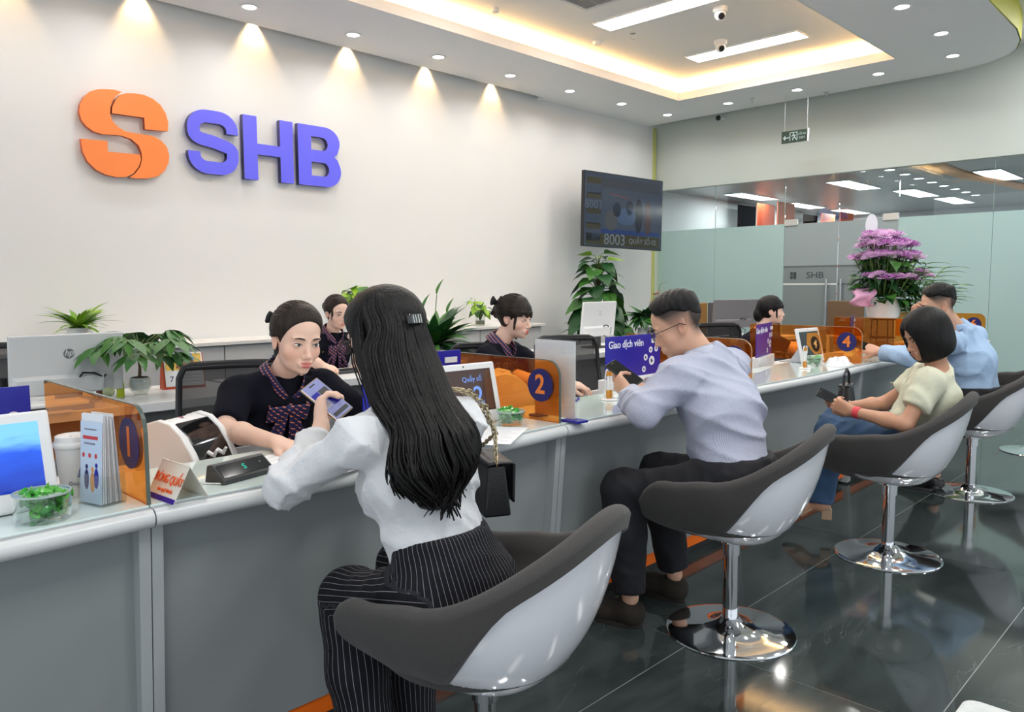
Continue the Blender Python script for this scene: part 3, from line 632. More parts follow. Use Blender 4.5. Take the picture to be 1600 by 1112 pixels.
# ================================================================== things on the counter
ZC=CT+.0012
def rotz(x,y,z,deg): return Matrix.Translation((x,y,z)) @ Matrix.Rotation(math.radians(deg),4,'Z')
BLUES=mat('sign royal blue',srgb(28,32,150),.25); BLUED=mat('sign dark blue',srgb(22,24,90),.3); ICON=mat('icon white',(.75,.75,.82),.4)
def disc(mb,cx,cy,r,z0,z1,n=24): mb.prism([(cx+r*math.cos(2*PI*k/n),cy+r*math.sin(2*PI*k/n)) for k in range(n)],z0,z1); return mb
def service_sign(x,y,rz,lab,w_=.47,col=BLUES,base=True,txt=True,zb=.74):
    e=empty('teller_sign',(x,y,zb),math.radians(rz),lab,'sign','blue teller signs')
    B(-w_/2-.01,w_/2+.01,-.02,.04,0,.095).build('base',WPLAST,e,bevel=.004)
    B(-w_/2,w_/2,.0,.006,.09,.305).build('board',col,e,bevel=.001)
    if txt: text('lettering','Giao dịch viên',.051,ICON,e,frame((-.215,-.0008,.262),(1,0,0),(0,0,1)),align='LEFT',bold=.0004)
    for k,(a,b,r) in enumerate(((.085,.125,.016),(.155,.165,.024),(.100,.185,.017),(.145,.222,.016),(.195,.225,.016))):
        m=MB(); m.M=frame((0,-.0008,0),(1,0,0),(0,0,1)); disc(m,a,b,r,-.0002,.0006); ic=m.build('icon_disc',ICON,e)
        g=MB(); g.M=frame((0,-.0016,0),(1,0,0),(0,0,1)); q=r*.4; g.box(a-q,a+q*.2,b-q,b+q,0,.0004).box(a+q*.35,a+q,b-q*.6,b+q*.2,0,.0004); g.build('icon_glyph',BLUED,ic)
    if 'cut by the left' in lab:
        m=MB(); m.M=frame((0,-.0012,0),(1,0,0),(0,0,1)); disc(m,.185,.19,.034,-.0002,.0006); ic=m.build('icon_disc',ICON,e); g=MB(); g.M=frame((0,-.0020,0),(1,0,0),(0,0,1)); g.box(.17,.19,.172,.208,0,.0005).box(.188,.204,.18,.202,0,.0006); g.build('icon_glyph',BLUED,ic); return e
    B(.150,.212,-.0045,-.0005,.257,.279).build('name_slot',mat('slot card',(.7,.72,.72),.4),e)
    return e
service_sign(.325,2.30,0,'royal blue sign with white icons, cut by the left edge of the picture')
service_sign(1.83,2.30,0,'royal blue teller sign behind the long haired woman, before partition 2')
service_sign(3.245,2.30,0,'royal blue sign reading Giao dịch viên in front of the man in glasses')
service_sign(4.74,2.34,13,'purple blue teller sign turned edgeways beside the red desk items',.40,mat('sign purple',srgb(60,40,140),.3),txt=True)
service_sign(6.22,2.34,17,'dark teller sign seen edge on before partition 5',.40,BLUED,txt=False)
# tablets
def tablet(x,y,rz,lab,paint,w_=.30,h_=.225,zb=ZC,lean=14):
    e=empty('counter_tablet',(x,y,zb),math.radians(rz),lab,'tablet','white counter tablets')
    M=Matrix.Translation((0,0,.004))@Matrix.Rotation(math.radians(90-lean),4,'X')
    def bx(n,m_,x0,x1,y0,y1,z0,z1,par=e,bev=0):
        q=MB(); q.M=M; q.box(x0,x1,y0,y1,z0,z1); return q.build(n,m_,par,bevel=bev)
    bx('casing',WPLAST,-w_/2,w_/2,0,h_,-.014,0,bev=.006)
    s=bx('screen',paint[0],-w_/2+.026,w_/2-.026,.045,h_-.024,0,.0012)
    q=MB(); q.M=M; disc(q,-.0,h_-.012,.003,0,.001); q.build('camera_lens',BLACKP,e)
    q=MB(); q.add([(-w_*.3,.014,.004),(w_*.3,.014,.004),(w_*.3,.06,.10),(-w_*.3,.06,.10),(w_*.3,.13,0),(-w_*.3,.13,0)],[(0,1,2,3),(3,2,4,5),(0,5,4,1),(0,3,5),(1,4,2)]); q.build('stand',LGREY,e)
    q=MB(); q.M=M
    for k in range(20): a=2*PI*k/20; b=2*PI*(k+1)/20; q.add([(-w_/2+.04+.008*math.cos(a),.022+.008*math.sin(a),.0008),(-w_/2+.04+.008*math.cos(b),.022+.008*math.sin(b),.0008),(-w_/2+.04+.0065*math.cos(b),.022+.0065*math.sin(b),.0008),(-w_/2+.04+.0065*math.cos(a),.022+.0065*math.sin(a),.0008)],[(0,1,2,3)])
    q.build('maker_mark',INK,e); text('lettering','Smart',.012,INK,e,M@Matrix.Translation((-w_/2+.068,.022,.0006)))
    paint[1](s,M,w_,h_); return e
def sea_mat():
    m=bpy.data.materials.new('sea picture'); m.use_nodes=True; nt=m.node_tree; b=nt.nodes['Principled BSDF']; L=nt.links.new; N=nt.nodes.new
    tc=N('ShaderNodeTexCoord'); mp=N('ShaderNodeMapping'); mp.inputs['Scale'].default_value=(1,1,4); L(tc.outputs['Object'],mp.inputs[0])
    n=N('ShaderNodeTexNoise'); n.inputs['Scale'].default_value=9; n.inputs['Detail'].default_value=4; L(mp.outputs[0],n.inputs['Vector'])
    sx=N('ShaderNodeSeparateXYZ'); L(tc.outputs['Object'],sx.inputs[0]); mr=N('ShaderNodeMapRange'); mr.inputs['From Min'].default_value=.05; mr.inputs['From Max'].default_value=.2; L(sx.outputs['Z'],mr.inputs['Value'])
    ad=N('ShaderNodeMath'); ad.operation='MULTIPLY_ADD'; L(n.outputs[0],ad.inputs[0]); ad.inputs[1].default_value=.5; L(mr.outputs[0],ad.inputs[2])
    r=N('ShaderNodeValToRGB'); L(ad.outputs[0],r.inputs[0]); e=r.color_ramp.elements; e[0].position=.2; e[0].color=(*srgb(14,40,150),1); e[1].position=1.35; e[1].color=(*srgb(120,190,245),1); x=e.new(.75); x.color=(*srgb(24,84,215),1)
    L(r.outputs[0],b.inputs['Base Color']); L(r.outputs[0],b.inputs['Emission Color']); b.inputs['Emission Strength'].default_value=.35; b.inputs['Roughness'].default_value=.12
    return m
def no_paint(s,M,w_,h_): pass
SCRN=mat('screen brown',srgb(64,44,38),.12,emit=.15); SCRB=mat('screen text blue',srgb(110,145,215),.3,emit=.3)
def paint2(s,M,w_,h_):
    text('lettering','Quầy số',.026,SCRB,s,M@Matrix.Translation((.03,.165,.0016))); text('lettering','2',.095,SCRB,s,M@Matrix.Translation((.05,.10,.0016)),bold=.001)
    q=MB(); q.M=M; q.prism([(.085,.05),(.12,.05),(.12,.195),(.10,.195),(.085,.15)],.0012,.0015); q.build('swoosh',mat('screen swoosh',srgb(92,62,46),.2),s)
def paint4(s,M,w_,h_):
    q=MB(); q.M=M; q.prism([(-.02,.19),(.10,.19),(.122,.17),(.122,.05),(.02,.05),(-.05,.12)],.0012,.0015); q.build('gold_shape',mat('screen gold',srgb(180,125,60),.25),s)
    q=MB(); q.M=M; disc(q,.055,.115,.052,.0015,.0018,28); d=q.build('number_disc',BLACKP,s)
    text('lettering','4',.075,mat('screen gold light',srgb(225,180,110),.3),d,M@Matrix.Translation((.055,.115,.002))@Matrix.Rotation(-.35,4,'Z'),bold=.002)
tablet(.385,1.985,2,'white tablet showing a blue underwater picture at the left edge',(sea_mat(),no_paint))
tablet(1.895,2.05,-3,'white tablet with a brown screen showing counter number 2',(SCRN,paint2))
tablet(4.955,2.10,-6,'white tablet with a gold and dark screen beside divider 4',(mat('screen teal',srgb(60,75,80),.15,emit=.1),paint4),.28)
# candy bowls
BOWLG=clear('bowl glass',(.88,.93,.91),2.6)
def bowl_mat():
    return BOWLG
CANDY=[mat('candy green',srgb(60,165,50),.22,coat=.5,noise=.3,nscale=60),mat('candy light green',srgb(95,180,70),.2,coat=.5,noise=.3,nscale=60),mat('candy wrapper clear',srgb(140,195,130),.15,coat=.6,noise=.2,nscale=80)]
rng=random.Random(3)
cms=[]
for k in range(3):
    mb=MB(); n=9; rr=random.Random(k)
    def f(u,v):
        t=v*2-1; r=.009*math.sqrt(max(0,1-(t*1.25)**2)) if abs(t)<.8 else (.0035+.006*(abs(t)-.8)/.2)
        a=2*PI*u; j=1+.25*rr.random() ; return (t*.022,r*math.cos(a)*j,r*.8*math.sin(a)*j)
    mb.grid(f,n,11,closeu=True); me=mb.mesh('wrapped_candy',CANDY[k]); cms.append(me)
def bowl(x,y,r,h,lab,n):
    e=empty('candy_bowl',(x,y,ZC),0,lab,'bowl','glass candy bowls')
    MB().lathe([(0,0),(r*.9,0),(r*.98,.006),(r,h*.5),(r*1.02,h),(r*.97,h+.001),(r*.94,h*.5),(r*.90,.012),(0,.010)],36).build('glass_bowl',BOWLG,e,smooth=True)
    q=MB(); q.lathe([(r*.97,h-.001),(r*1.03,h-.001),(r*1.03,h+.003),(r*.97,h+.003),(r*.97,h-.001)],36); q.build('rim',mat('glass rim',(.42,.52,.48),.08,spec=.8),e,smooth=True)
    for k in range(n):
        a=rng.random()*2*PI; lay=k/n; q=r*.68*math.sqrt(rng.random()); c=bpy.data.objects.new('wrapped_candy',cms[k%3]); COL.objects.link(c)
        c.location=(x+q*math.cos(a),y+q*math.sin(a),ZC+.018+(h*.80)*lay); c.rotation_euler=(rng.random()*3,rng.uniform(-.5,.5),rng.random()*6); s=r/.055*1.02; c.scale=(s,s,s)
        tag(c,'small candy in shiny green wrapper in the glass bowl '+lab.split(' bowl ')[1],'candy','green candies '+lab.split(' bowl ')[1])
bowl(.475,1.905,.056,.060,'round glass bowl before the blue tablet',26)
bowl(2.005,1.965,.052,.05,'round glass bowl beside divider 2',20)
bowl(4.78,2.03,.052,.05,'round glass bowl by the divider 4 tablet',12)
# coffee cup
e=empty('coffee_cup',(.592,2.075,ZC),0,'tall white takeaway cup with lid behind the leaflets','cup')
MB().lathe([(0,0),(.031,0),(.032,.003),(.042,.128),(.0,.128)],32).build('cup_body',mat('cup card',(.72,.71,.69),.5),e,smooth=True)
MB().lathe([(.0445,.122),(.046,.128),(.0445,.133),(.041,.136),(.04,.148),(.036,.150),(.034,.145),(0,.145)],32).build('lid',WPLAST,e,smooth=True)
B(-.012,.012,-.03,-.01,.145,.152).build('sip_tab',WPLAST,e,bevel=.002)
q=MB(); 
def cupp(a,z,o=.0006):
    r=.032+(.010)*z/.128+o; return (r*math.cos(a),r*math.sin(a),z)
for k in range(8):
    a0=-1.75+k*.05; z1=.05+.05*min(k,7)/7
    q.add([cupp(a0,.05),cupp(a0+.05,.05),cupp(a0+.05,.05+.05*(k+1)/8),cupp(a0,z1)],[(0,1,2,3)])
q.build('logo_peak',mat('cup purple',srgb(70,60,130),.5),e); text('lettering','Good',.013,INK,e,frame((-.0105,-.0350,.036),(.92,-.38,0),(0,0,1)))
# leaflet holder
e=empty('leaflet_holder',(.612,1.955,ZC),math.radians(-74),'clear acrylic leaflet holder beside divider 1','holder')
for nm,b in (('front',(-.045,.045,-.032,-.030,0,.075)),('back',(-.045,.045,.030,.032,0,.10)),('side',(-.045,-.043,-.03,.03,0,.07)),('side',(.043,.045,-.03,.03,0,.07)),('bottom',(-.045,.045,-.03,.03,0,.003))): B(*b).build(nm,GLASSC,e)
LEAF=[mat('leaflet pale blue',srgb(200,215,232),.45),mat('leaflet white',(.80,.81,.82),.5),mat('leaflet grey',(.55,.57,.60),.5)]
RED=mat('print red',srgb(205,60,60),.5)
def loc_on(e_,x,y,z,lean):
    return Matrix.Translation(e_.location)@Matrix.Rotation(e_.rotation_euler.z,4,'Z')@Matrix.Translation((x,y,z))@Matrix.Rotation(lean,4,'X')
for k in range(11):
    o=empty('leaflet',(0,0,0)); o.matrix_world=loc_on(e,-.002+rng.uniform(-.002,.002),-.026+k*.0052,.004,-.06+.012*k)
    hh=.205+rng.uniform(-.008,.006)-(.012 if k==0 else 0)
    pg=B(-.040,.040,-.0006,.0006,0,hh).build('sheet',LEAF[0 if k==0 else (1 if k%3 else 2)],o)
    if k==0:
        tag(o,'front leaflet with red heading and small picture in the clear holder','leaflet','leaflets in the clear holder')
        B(-.03,.025,-.0012,-.0006,.150,.158).build('heading',RED,pg); B(-.025,.015,-.0012,-.0006,.138,.142).build('text_line',INK,pg); B(-.025,.02,-.0012,-.0006,.172,.175).build('text_line',INK,pg)
        for x_ in (-.028,-.005,.018): q=MB(); q.ball((x_,-.0008,.112),(.005,.0006,.006),10,6); q.build('icon',RED,pg)
        for x_,z_,m_ in ((-.016,.055,BLUED),(.006,.05,mat('print orange',srgb(225,150,60),.5)),(.02,.06,BLUES)):
            q=MB(); q.ball((x_,-.0008,z_+.03),(.005,.0008,.006),10,6); q.ball((x_,-.0008,z_),(.009,.0008,.024),10,8); q.build('pictured_person',m_,pg)
    else:
        tag(o,f'thin leaflet in the clear holder, {["second","third","fourth","fifth","sixth","seventh","eighth","ninth","tenth","rearmost"][k-1]} from the front','leaflet','leaflets in the clear holder')
        if k in (1,2): B(.006,.036,-.0012,-.0006,.155,.17).build('heading',RED,pg)
# tent card
e=empty('tent_card',(.757,1.868,ZC),math.radians(4),'folded white tent card with orange lettering reading ĐÓNG QUẦY','sign')
CARD=mat('cream card',(.80,.78,.70),.5)
for s in (-1,1):
    q=MB(); q.add([(s*.045,-.06,0),(s*.045,.075,0),(0,.075,.085),(0,-.06,.085),(s*.0435,-.06,0),(s*.0435,.075,0),(-s*.0015,.075,.085),(-s*.0015,-.06,.085)],[(0,1,2,3),(7,6,5,4),(0,3,7,4),(1,5,6,2),(3,2,6,7),(0,4,5,1)]); q.build('card_face',CARD,e)
nrm=Vector((-.085,0,.045)).normalized(); up=Vector((.045,0,.085)).normalized()
text('lettering','ĐÓNG QUẦY',.030,mat('card orange',srgb(235,95,35),.5),e,frame(Vector((-.0225,.0,.047))+nrm*.001,(0,-1,0),up),sx=.72)
text('lettering','xin quý khách',.013,mat('card orange',srgb(235,95,35),.5),e,frame(Vector((-.0335,-.0,.024))+nrm*.001,(0,-1,0),up))
q=MB(); q.M=frame(Vector((-.0425,0,.004))+nrm*.0008,(0,-1,0),up); q.box(-.07,.06,-.004,.008,-.0003,.0004); q.build('blue_band',BLUES,e)
# money counting machine
def money_counter(x,y,z,rz,lab,s=1.0):
    e=empty('money_counter',(x,y,z),math.radians(rz),lab,'machine','money counting machines'); e.scale=(s,s,s)
    prof=[(-.12,0),(-.125,.06),(-.11,.12),(-.07,.165),(-.02,.18),(.03,.168),(.075,.13),(.11,.075),(.135,.02),(.135,0)]
    def ext(n,m_,y0,y1,dz=0,lo=0,hi=len(prof),par=e):
        q=MB(); P_=[(a,b+dz) for a,b in prof[lo:hi]]
        if lo>0: P_=P_+[(P_[-1][0]-.02,P_[-1][1]-.02),(P_[0][0]-.02,P_[0][1]-.03)]
        q.M=Matrix(((1,0,0,0),(0,0,-1,0),(0,1,0,0),(0,0,0,1))); q.prism(P_,-y1,-y0); return q.build(n,m_,par,bevel=.004,smooth=True)
    ext('body',WPLAST,-.088,.088,-.006)
    ext('side_cheek',WPLAST,-.115,-.090); ext('side_cheek',WPLAST,.090,.115)
    ext('bill_tray',mat('glossy black',(.006,.006,.007),.06,coat=.6),-.084,.084,-.001,5,9)
    q=MB(); q.ball((-.015,0,.1735),(.012,.008,.0015),12,6); q.build('badge',mat('badge red',srgb(150,50,70),.4),e)
    for y_ in (-.03,.02):
        q=MB(); q.tube([(.115,y_,.06),(.14,y_,.05),(.152,y_,.07)],[.008,.008,.005],8); q.build('catch_finger',WPLAST,e,smooth=True)
    return e
money_counter(1.0,2.40,.742,-62,'white money counting machine with black tray beside teller 1',.88)
money_counter(2.44,2.42,.742,-38,'money counting machine behind the orange divider 2')
# customer display
e=empty('customer_display',(.955,1.945,ZC),math.radians(14),'black wedge shaped customer display with a green glyph','display')
q=MB(); q.M=Matrix(((0,0,1,0),(1,0,0,0),(0,1,0,0),(0,0,0,1))); q.prism([(-.035,0),(.04,0),(.03,.045),(.012,.048),(-.036,.012)],-.085,.085); q.build('casing',DARKP,e,bevel=.003)
un=Vector((0,-.036,.048)).normalized(); uu=Vector((0,.048,.036)).normalized()
q=MB(); q.M=frame(Vector((0,-.012,.030))+un*.0005,(1,0,0),uu); q.box(-.078,.078,-.022,.022,0,.0008); sc_=q.build('screen',mat('glossy black',(.006,.006,.007),.06,coat=.6),e)
text('lettering','S',.026,emis('display green',(.05,.55,.40),.8),sc_,frame(Vector((.0,-.012,.030))+un*.0016,(1,0,0),uu)); text('lettering','o',.012,INK,sc_,frame(Vector((.055,-.008,.033))+un*.0016,(1,0,0),uu))
q=MB(); q.tube([(-.08,-.03,.004),(-.10,.02,.003),(-.10,.09,.003),(-.06,.16,.003)],.0022,6); q.build('cable',WPLAST,e,smooth=True)
# papers
def paper(x,y,rz,w_,h_,lab,lines=8,dz=0,curl=0,grp='printed forms on the counter',head=True):
    e=empty('paper_form',(x,y,ZC+dz),math.radians(rz),lab,'paper',grp)
    q=MB(); q.grid(lambda u,v:((u-.5)*w_,(v-.5)*h_,.0006+curl*(max(0,u-.55)**2)),8,6); q.build('sheet',PAPER,e,solid=.0008)
    for k in range(lines):
        yy=h_*.5-.035-k*(h_-.06)/lines; B(-w_*.42,w_*(.42-.12*(k%3==2)),yy,yy+.0016,.0012,.0014).build('text_line',mat('pale print',(.50,.50,.55),.7),e)
    if head: B(-w_*.42,-w_*.2,h_*.5-.022,h_*.5-.016,.0012,.0014).build('heading',BLUES,e)
    return e
paper(1.155,1.985,24,.21,.297,'printed form under the hands of teller 1'); paper(1.20,1.94,12,.21,.297,'second form beneath the top sheet beside teller 1',dz=-.0005,head=False)
paper(1.82,1.885,-58,.21,.297,'printed form lying before the tablet numbered 2',10); paper(1.80,1.90,-66,.21,.297,'sheet slightly fanned under the form before tablet 2',4,dz=-.0006)
def pen(x,y,z,rz,lab,m_,tilt=0):
    e=empty('pen',(x,y,z),0,lab,'pen'); e.rotation_euler=(0,tilt,math.radians(rz))
    MB().tube([(-.07,0,.005),(-.064,0,.005),(-.055,0,.005),(.055,0,.005)],[.001,.0025,.005,.005],10).build('barrel',m_,e,smooth=True); MB().cyl((.055,0,.005),(.068,0,.005),.0042,.003,10).build('cap',m_,e,smooth=True); B(.03,.066,-.001,.001,.0095,.0115).build('clip',m_,e)
# acrylic sheet stand
e=empty('sheet_stand',(2.215,1.935,ZC),math.radians(87),'clear stand holding a pale printed sheet beside divider 2','sign')
B(-.112,.112,-.0035,-.0015,.008,.305).build('acrylic_front',GLASSC,e); B(-.112,.112,.0015,.0035,.008,.305).build('acrylic_back',GLASSC,e)
sh=B(-.106,.106,-.0012,.0012,.01,.300).build('sheet',mat('faint print paper',(.93,.88,.88),.6),e)
for k in range(22): B(-.09,.09-.03*(k%4==3),-.0016,-.0012,.02+.0115*k,.0208+.0115*k).build('text_line',mat('faint print',(.63,.60,.62),.7),sh)
q=MB(); q.box(-.145,-.06,-.03,.03,0,.009); q.build('base',BLUES,e,bevel=.002); B(.06,.112,-.03,.03,0,.009).build('base',BLUES,e,bevel=.002)
# pen stands
GOLD=mat('amber plastic',srgb(205,140,50),.3); 
def pen_stand(x,y,lab):
    e=empty('pen_stand',(x,y,ZC),0,lab,'pen stand','pen stands with tethered pens')
    MB().lathe([(0,0),(.036,0),(.037,.004),(.030,.008),(0,.009)],30).build('base',WPLAST,e,smooth=True)
    MB().ball((.018,-.016,.012),(.017,.012,.009)).build('badge_pad',WPLAST,e,smooth=True)
    for s in (-1,1):
        MB().lathe([(0,.008),(.009,.008),(.008,.045),(0,.045)],14,(s*.0095,0,0)).build('socket',GOLD,e,smooth=True)
        p=MB().tube([(s*.0095,0,.04),(s*.011,0,.12)],[.0055,.0065],12).build('pen_barrel',WPLAST,e,smooth=True)
        MB().cyl((s*.0107,0,.108),(s*.0112,0,.128),.0075,.007,12).build('pen_collar',GOLD,p,smooth=True)
        MB().tube([(s*.011,0,.128),(s*.013,0,.138),(s*.024,0,.134),(s*.03,0,.10),(s*.024,.005,.06),(s*.030,.004,.02),(s*.02,.0,.008)],.0026,7).build('tether',WPLAST,p,smooth=True)
pen_stand(2.735,2.07,'amber and white pen stand in front of the Giao dịch viên sign'); pen_stand(4.55,1.985,'amber and white pen stand left of the divider 4 tablet')
pen(2.60,2.15,ZC,25,'blue pen lying left of the amber pen stand',BLUES)
# white soft bag near divider 4
e=empty('plastic_bag',(4.89,1.925,ZC),math.radians(-4),'crumpled white plastic bag lying before divider 4','bag')
rr=random.Random(5); ph=[rr.random()*6 for _ in range(8)]
def crum(u,v):
    a=2*PI*u; t=v; R0=.115*math.sin(PI*min(1,t*.98+.01))**.6; 
    z=.052*(1-t)**.8*(1 if t<1 else 0)+.012*math.sin(3*a+ph[0])*math.sin(PI*t)+.010*math.sin(7*a+9*t+ph[1])*math.sin(PI*t)
    r=.12*t**.7*(1+.14*math.sin(2*a+ph[2])+.06*math.sin(5*a+ph[3])); return (r*math.cos(a)*1.25,r*math.sin(a)*.6,max(.001,z*(1-t**3)+.006*math.sin(11*a+ph[4])*t*(1-t)))
q=MB(); q.grid(crum,40,16,closeu=True); q.build('bag_body',mat('white film',(.80,.81,.82),.35,bump=.3,bscale=40),e,smooth=2)
q=MB(); q.tube([(.08,.02,.02),(.10,.01,.035),(.125,.0,.02),(.12,-.02,.008)],[.012,.010,.009,.004],8,flat=.5); q.build('bag_handle',mat('white film',(.8,.81,.82),.35),e,smooth=True)
# red desk items
REDP=mat('glossy red plastic',srgb(185,25,35),.25)
e=empty('storage_box',(4.13,2.30,.74),math.radians(20),'low red box among the items beside the purple sign','box'); B(-.05,.05,-.035,.035,0,.07).build('box_body',REDP,e,bevel=.006); B(-.052,.052,-.037,.037,.07,.085).build('lid',REDP,e,bevel=.004)
e=empty('stamp_holder',(4.06,2.40,.74),math.radians(-10),'taller red holder with pens behind the red box','holder'); B(-.04,.04,-.04,.04,0,.10).build('holder_body',REDP,e,bevel=.008); B(-.033,.033,-.033,.033,.098,.101).build('opening',BLACKP,e)
for k,(a,b) in enumerate(((-.01,0),(.015,.01),(0,-.02))): MB().cyl((a,b,.05),(a*2.2-.01,b*1.5,.175),.0045,.0045,8).build('pen',WPLAST if k else BLACKP,e,smooth=True)
# ================================================================== second row: desks, computers
def desk(x0,x1,y0,y1,lab):
    e=empty('office_desk',((x0+x1)/2,(y0+y1)/2,0),0,lab,'desk','white desks of the second row'); a,b=(x1-x0)/2,(y1-y0)/2
    B(-a,a,-b,b,.695,.74).build('desktop',LAMW,e,bevel=.003)
    for s in (-1,1): B(s*a-(.04 if s>0 else 0),s*a+(.04 if s<0 else 0),-b+.03,b-.03,0,.695).build('leg_panel',LAMI,e)
    B(-a+.04,a-.04,-b+.12,-b+.14,.25,.695).build('modesty_panel',LAMI,e)
desk(.05,2.02,3.84,4.50,'white desk with the grey computer and money plant'); desk(2.06,3.9,3.96,4.52,'white desk where the rear teller works'); desk(4.7,6.5,3.95,4.6,'white desk behind the empty mesh chair, carrying a computer')
def computer(x,y,z,rz,lab,w_=.50,h_=.31,mark='hp',col=(.60,.62,.63),zz=.10):
    e=empty('computer',(x,y,z),math.radians(rz),lab,'computer','all in one computers seen from behind'); mm=mat('silver back '+mark,col,.4)
    z0=zz
    q=MB(); q.M=Matrix.Rotation(math.radians(6),4,'X'); q.box(-w_/2,w_/2,-.012,.012,z0,z0+h_); bk=q.build('rear_panel',mm,e,bevel=.005)
    q=MB(); q.M=Matrix.Rotation(math.radians(6),4,'X'); q.add([(-w_/2+.006,-.012,z0+.10),(w_/2-.1,-.012,z0+.10),(w_/2-.1,-.035,z0+.085),(-w_/2+.02,-.035,z0+.085),(-w_/2+.006,-.012,z0+.0),(w_/2-.1,-.012,z0),(w_/2-.1,-.035,z0+.01),(-w_/2+.02,-.035,z0+.01)],[(0,1,2,3),(3,2,6,7),(4,5,1,0),(7,6,5,4),(0,3,7,4),(1,5,6,2)]); q.build('rear_bulge',mm,e,bevel=.004)
    B(-.11,.11,-.09,.09,0,.012).build('foot',DARKP,e,bevel=.004); B(-.06,.06,-.012,.0,.01,.14).build('neck',DARKP,e)
    Mx=Matrix.Rotation(math.radians(6),4,'X')@frame((-.0,-.0128,z0+h_*.68),(1,0,0),(0,0,1))
    q=MB(); q.M=Mx
    if mark=='hp':
        disc(q,0,0,.024,0,.0008,32); d=q.build('logo_disc',mat('logo dark grey',(.16,.17,.18),.4),e); text('lettering','hp',.040,mm,d,Mx@Matrix.Translation((0,.004,.001)),shear=.25,bold=.0006)
    else:
        for k in range(24):
            a=2*PI*k/24; b=2*PI*(k+1)/24
            if k%6!=5: q.add([(.014*math.cos(a),.018*math.sin(a),.0005),(.014*math.cos(b),.018*math.sin(b),.0005),(.0105*math.cos(b),.0145*math.sin(b),.0005),(.0105*math.cos(a),.0145*math.sin(a),.0005)],[(0,1,2,3)])
        q.build('logo_ring',mat('logo dark grey',(.16,.17,.18),.4),e)
    q=MB(); q.tube([(.03,-.03,z0+.06),(.05,-.06,z0+.10),(.10,-.06,z0+.095),(.15,-.04,z0+.07),(.17,-.02,z0+.08)],.005,8); q.build('cable',BLACKP,e,smooth=True)
    q=MB(); q.tube([(.04,-.03,z0+.02),(.10,-.07,z0-.02),(.08,-.06,.01)],.004,8); q.build('cable',BLACKP,e,smooth=True)
    q=MB(); q.M=Matrix.Rotation(math.radians(6),4,'X'); q.box(.05,.20,-.016,-.012,z0+.01,z0+.08); q.build('port_plate',mat('port plate',(.45,.47,.48),.4),e)
    return e
computer(1.17,4.14,.742,2,'silver grey computer seen from behind on the left desk with a round logo',.50,.29,zz=.045)
computer(5.48,4.30,.74,3,'white computer seen from behind below the big green plant',.50,.31,'ring',(.78,.79,.80))
computer(7.5,4.05,.74,-20,'brown backed computer far behind the desk of teller 4',.6,.30,'far',(.18,.17,.18))
desk(6.9,8.3,3.7,4.3,'white desk far behind divider 4')
def keyboard(x,y,rz,lab):
    e=empty('keyboard',(x,y,.741),math.radians(rz),lab,'keyboard'); B(-.21,.21,-.06,.06,0,.018).build('tray',DARKP,e,bevel=.004)
    km=B(-.0085,.0085,-.0085,.0085,.018,.023).mesh('key',BLACKP)
    for r_ in range(4):
        for c_ in range(18):
            o=bpy.data.objects.new('key',km); COL.objects.link(o); o.parent=e; o.location=(-.187+c_*.022,-.035+r_*.023,0)
e=empty('document_printer',(.90,3.94,.741),0,'flat white and black slip printer before the grey computer','printer'); B(-.24,.28,-.07,.07,.022,.04).build('white_lid',WPLAST,e,bevel=.004); B(-.16,.30,-.075,.07,.0,.024).build('black_base',BLACKP,e,bevel=.003); B(-.13,-.08,-.072,.0,.0405,.042).build('label',BLUES,e); B(.05,.2,-.12,-.076,0,.006).build('paper_slot',LGREY,e)
keyboard(2.93,4.25,0,'black keyboard on the desk of the rear teller')
e=empty('computer_mouse',(2.60,4.22,.741),.3,'black mouse under the hand of the rear teller','mouse'); MB().ball((0,0,.014),(.03,.05,.018)).build('shell',BLACKP,e,smooth=True); MB().cyl((0,.03,.022),(0,.035,.034),.004,.004,8).build('wheel',DARKP,e)
e=empty('desk_calendar',(1.79,4.30,.74),math.radians(-8),'standing desk calendar with orange stand and picture page','calendar')
q=MB(); q.add([(-.11,-.045,0),(.11,-.045,0),(.11,.045,0),(-.11,.045,0),(-.11,0,.19),(.11,0,.19)],[(0,1,5,4),(2,3,4,5),(0,3,2,1),(0,4,3),(1,2,5)]); q.build('stand',mat('calendar orange',srgb(205,80,30),.5),e)
Mc=frame((0,-.024,.10),(1,0,0),(0,.045,.19)); q=MB(); q.M=Mc; q.box(-.098,.103,-.088,.097,.001,.0035); pg=q.build('page',PAPER,e)
q=MB(); q.M=Mc; q.box(-.092,.097,-.0,.09,.0036,.0042); pc=q.build('picture',mat('picture yellow',srgb(225,180,80),.5,noise=.4,nscale=25),pg)
q=MB(); q.M=Mc; q.prism([(-.03,.09),(.05,.09),(.06,.05),(.0,.045)],.0043,.0047); q.build('blue_scene',mat('picture blue',srgb(70,110,190),.5,noise=.3,nscale=50),pc)
q=MB(); q.M=Mc; q.prism([(-.04,.01),(.06,.012),(.055,.05),(.02,.055),(-.03,.045)],.0043,.0048); q.build('brown_scene',mat('picture brown',srgb(150,90,60),.5,noise=.6,nscale=60),pc)
text('lettering','7',.045,BLUED,pg,Mc@Matrix.Translation((-.065,-.05,.0038)))
for k in range(3):
    q=MB(); q.M=Mc; q.box(-.02,.09,-.03-.018*k,-.026-.018*k,.0036,.004); q.build('text_line',mat('pale print',(.5,.5,.55),.7),pg)
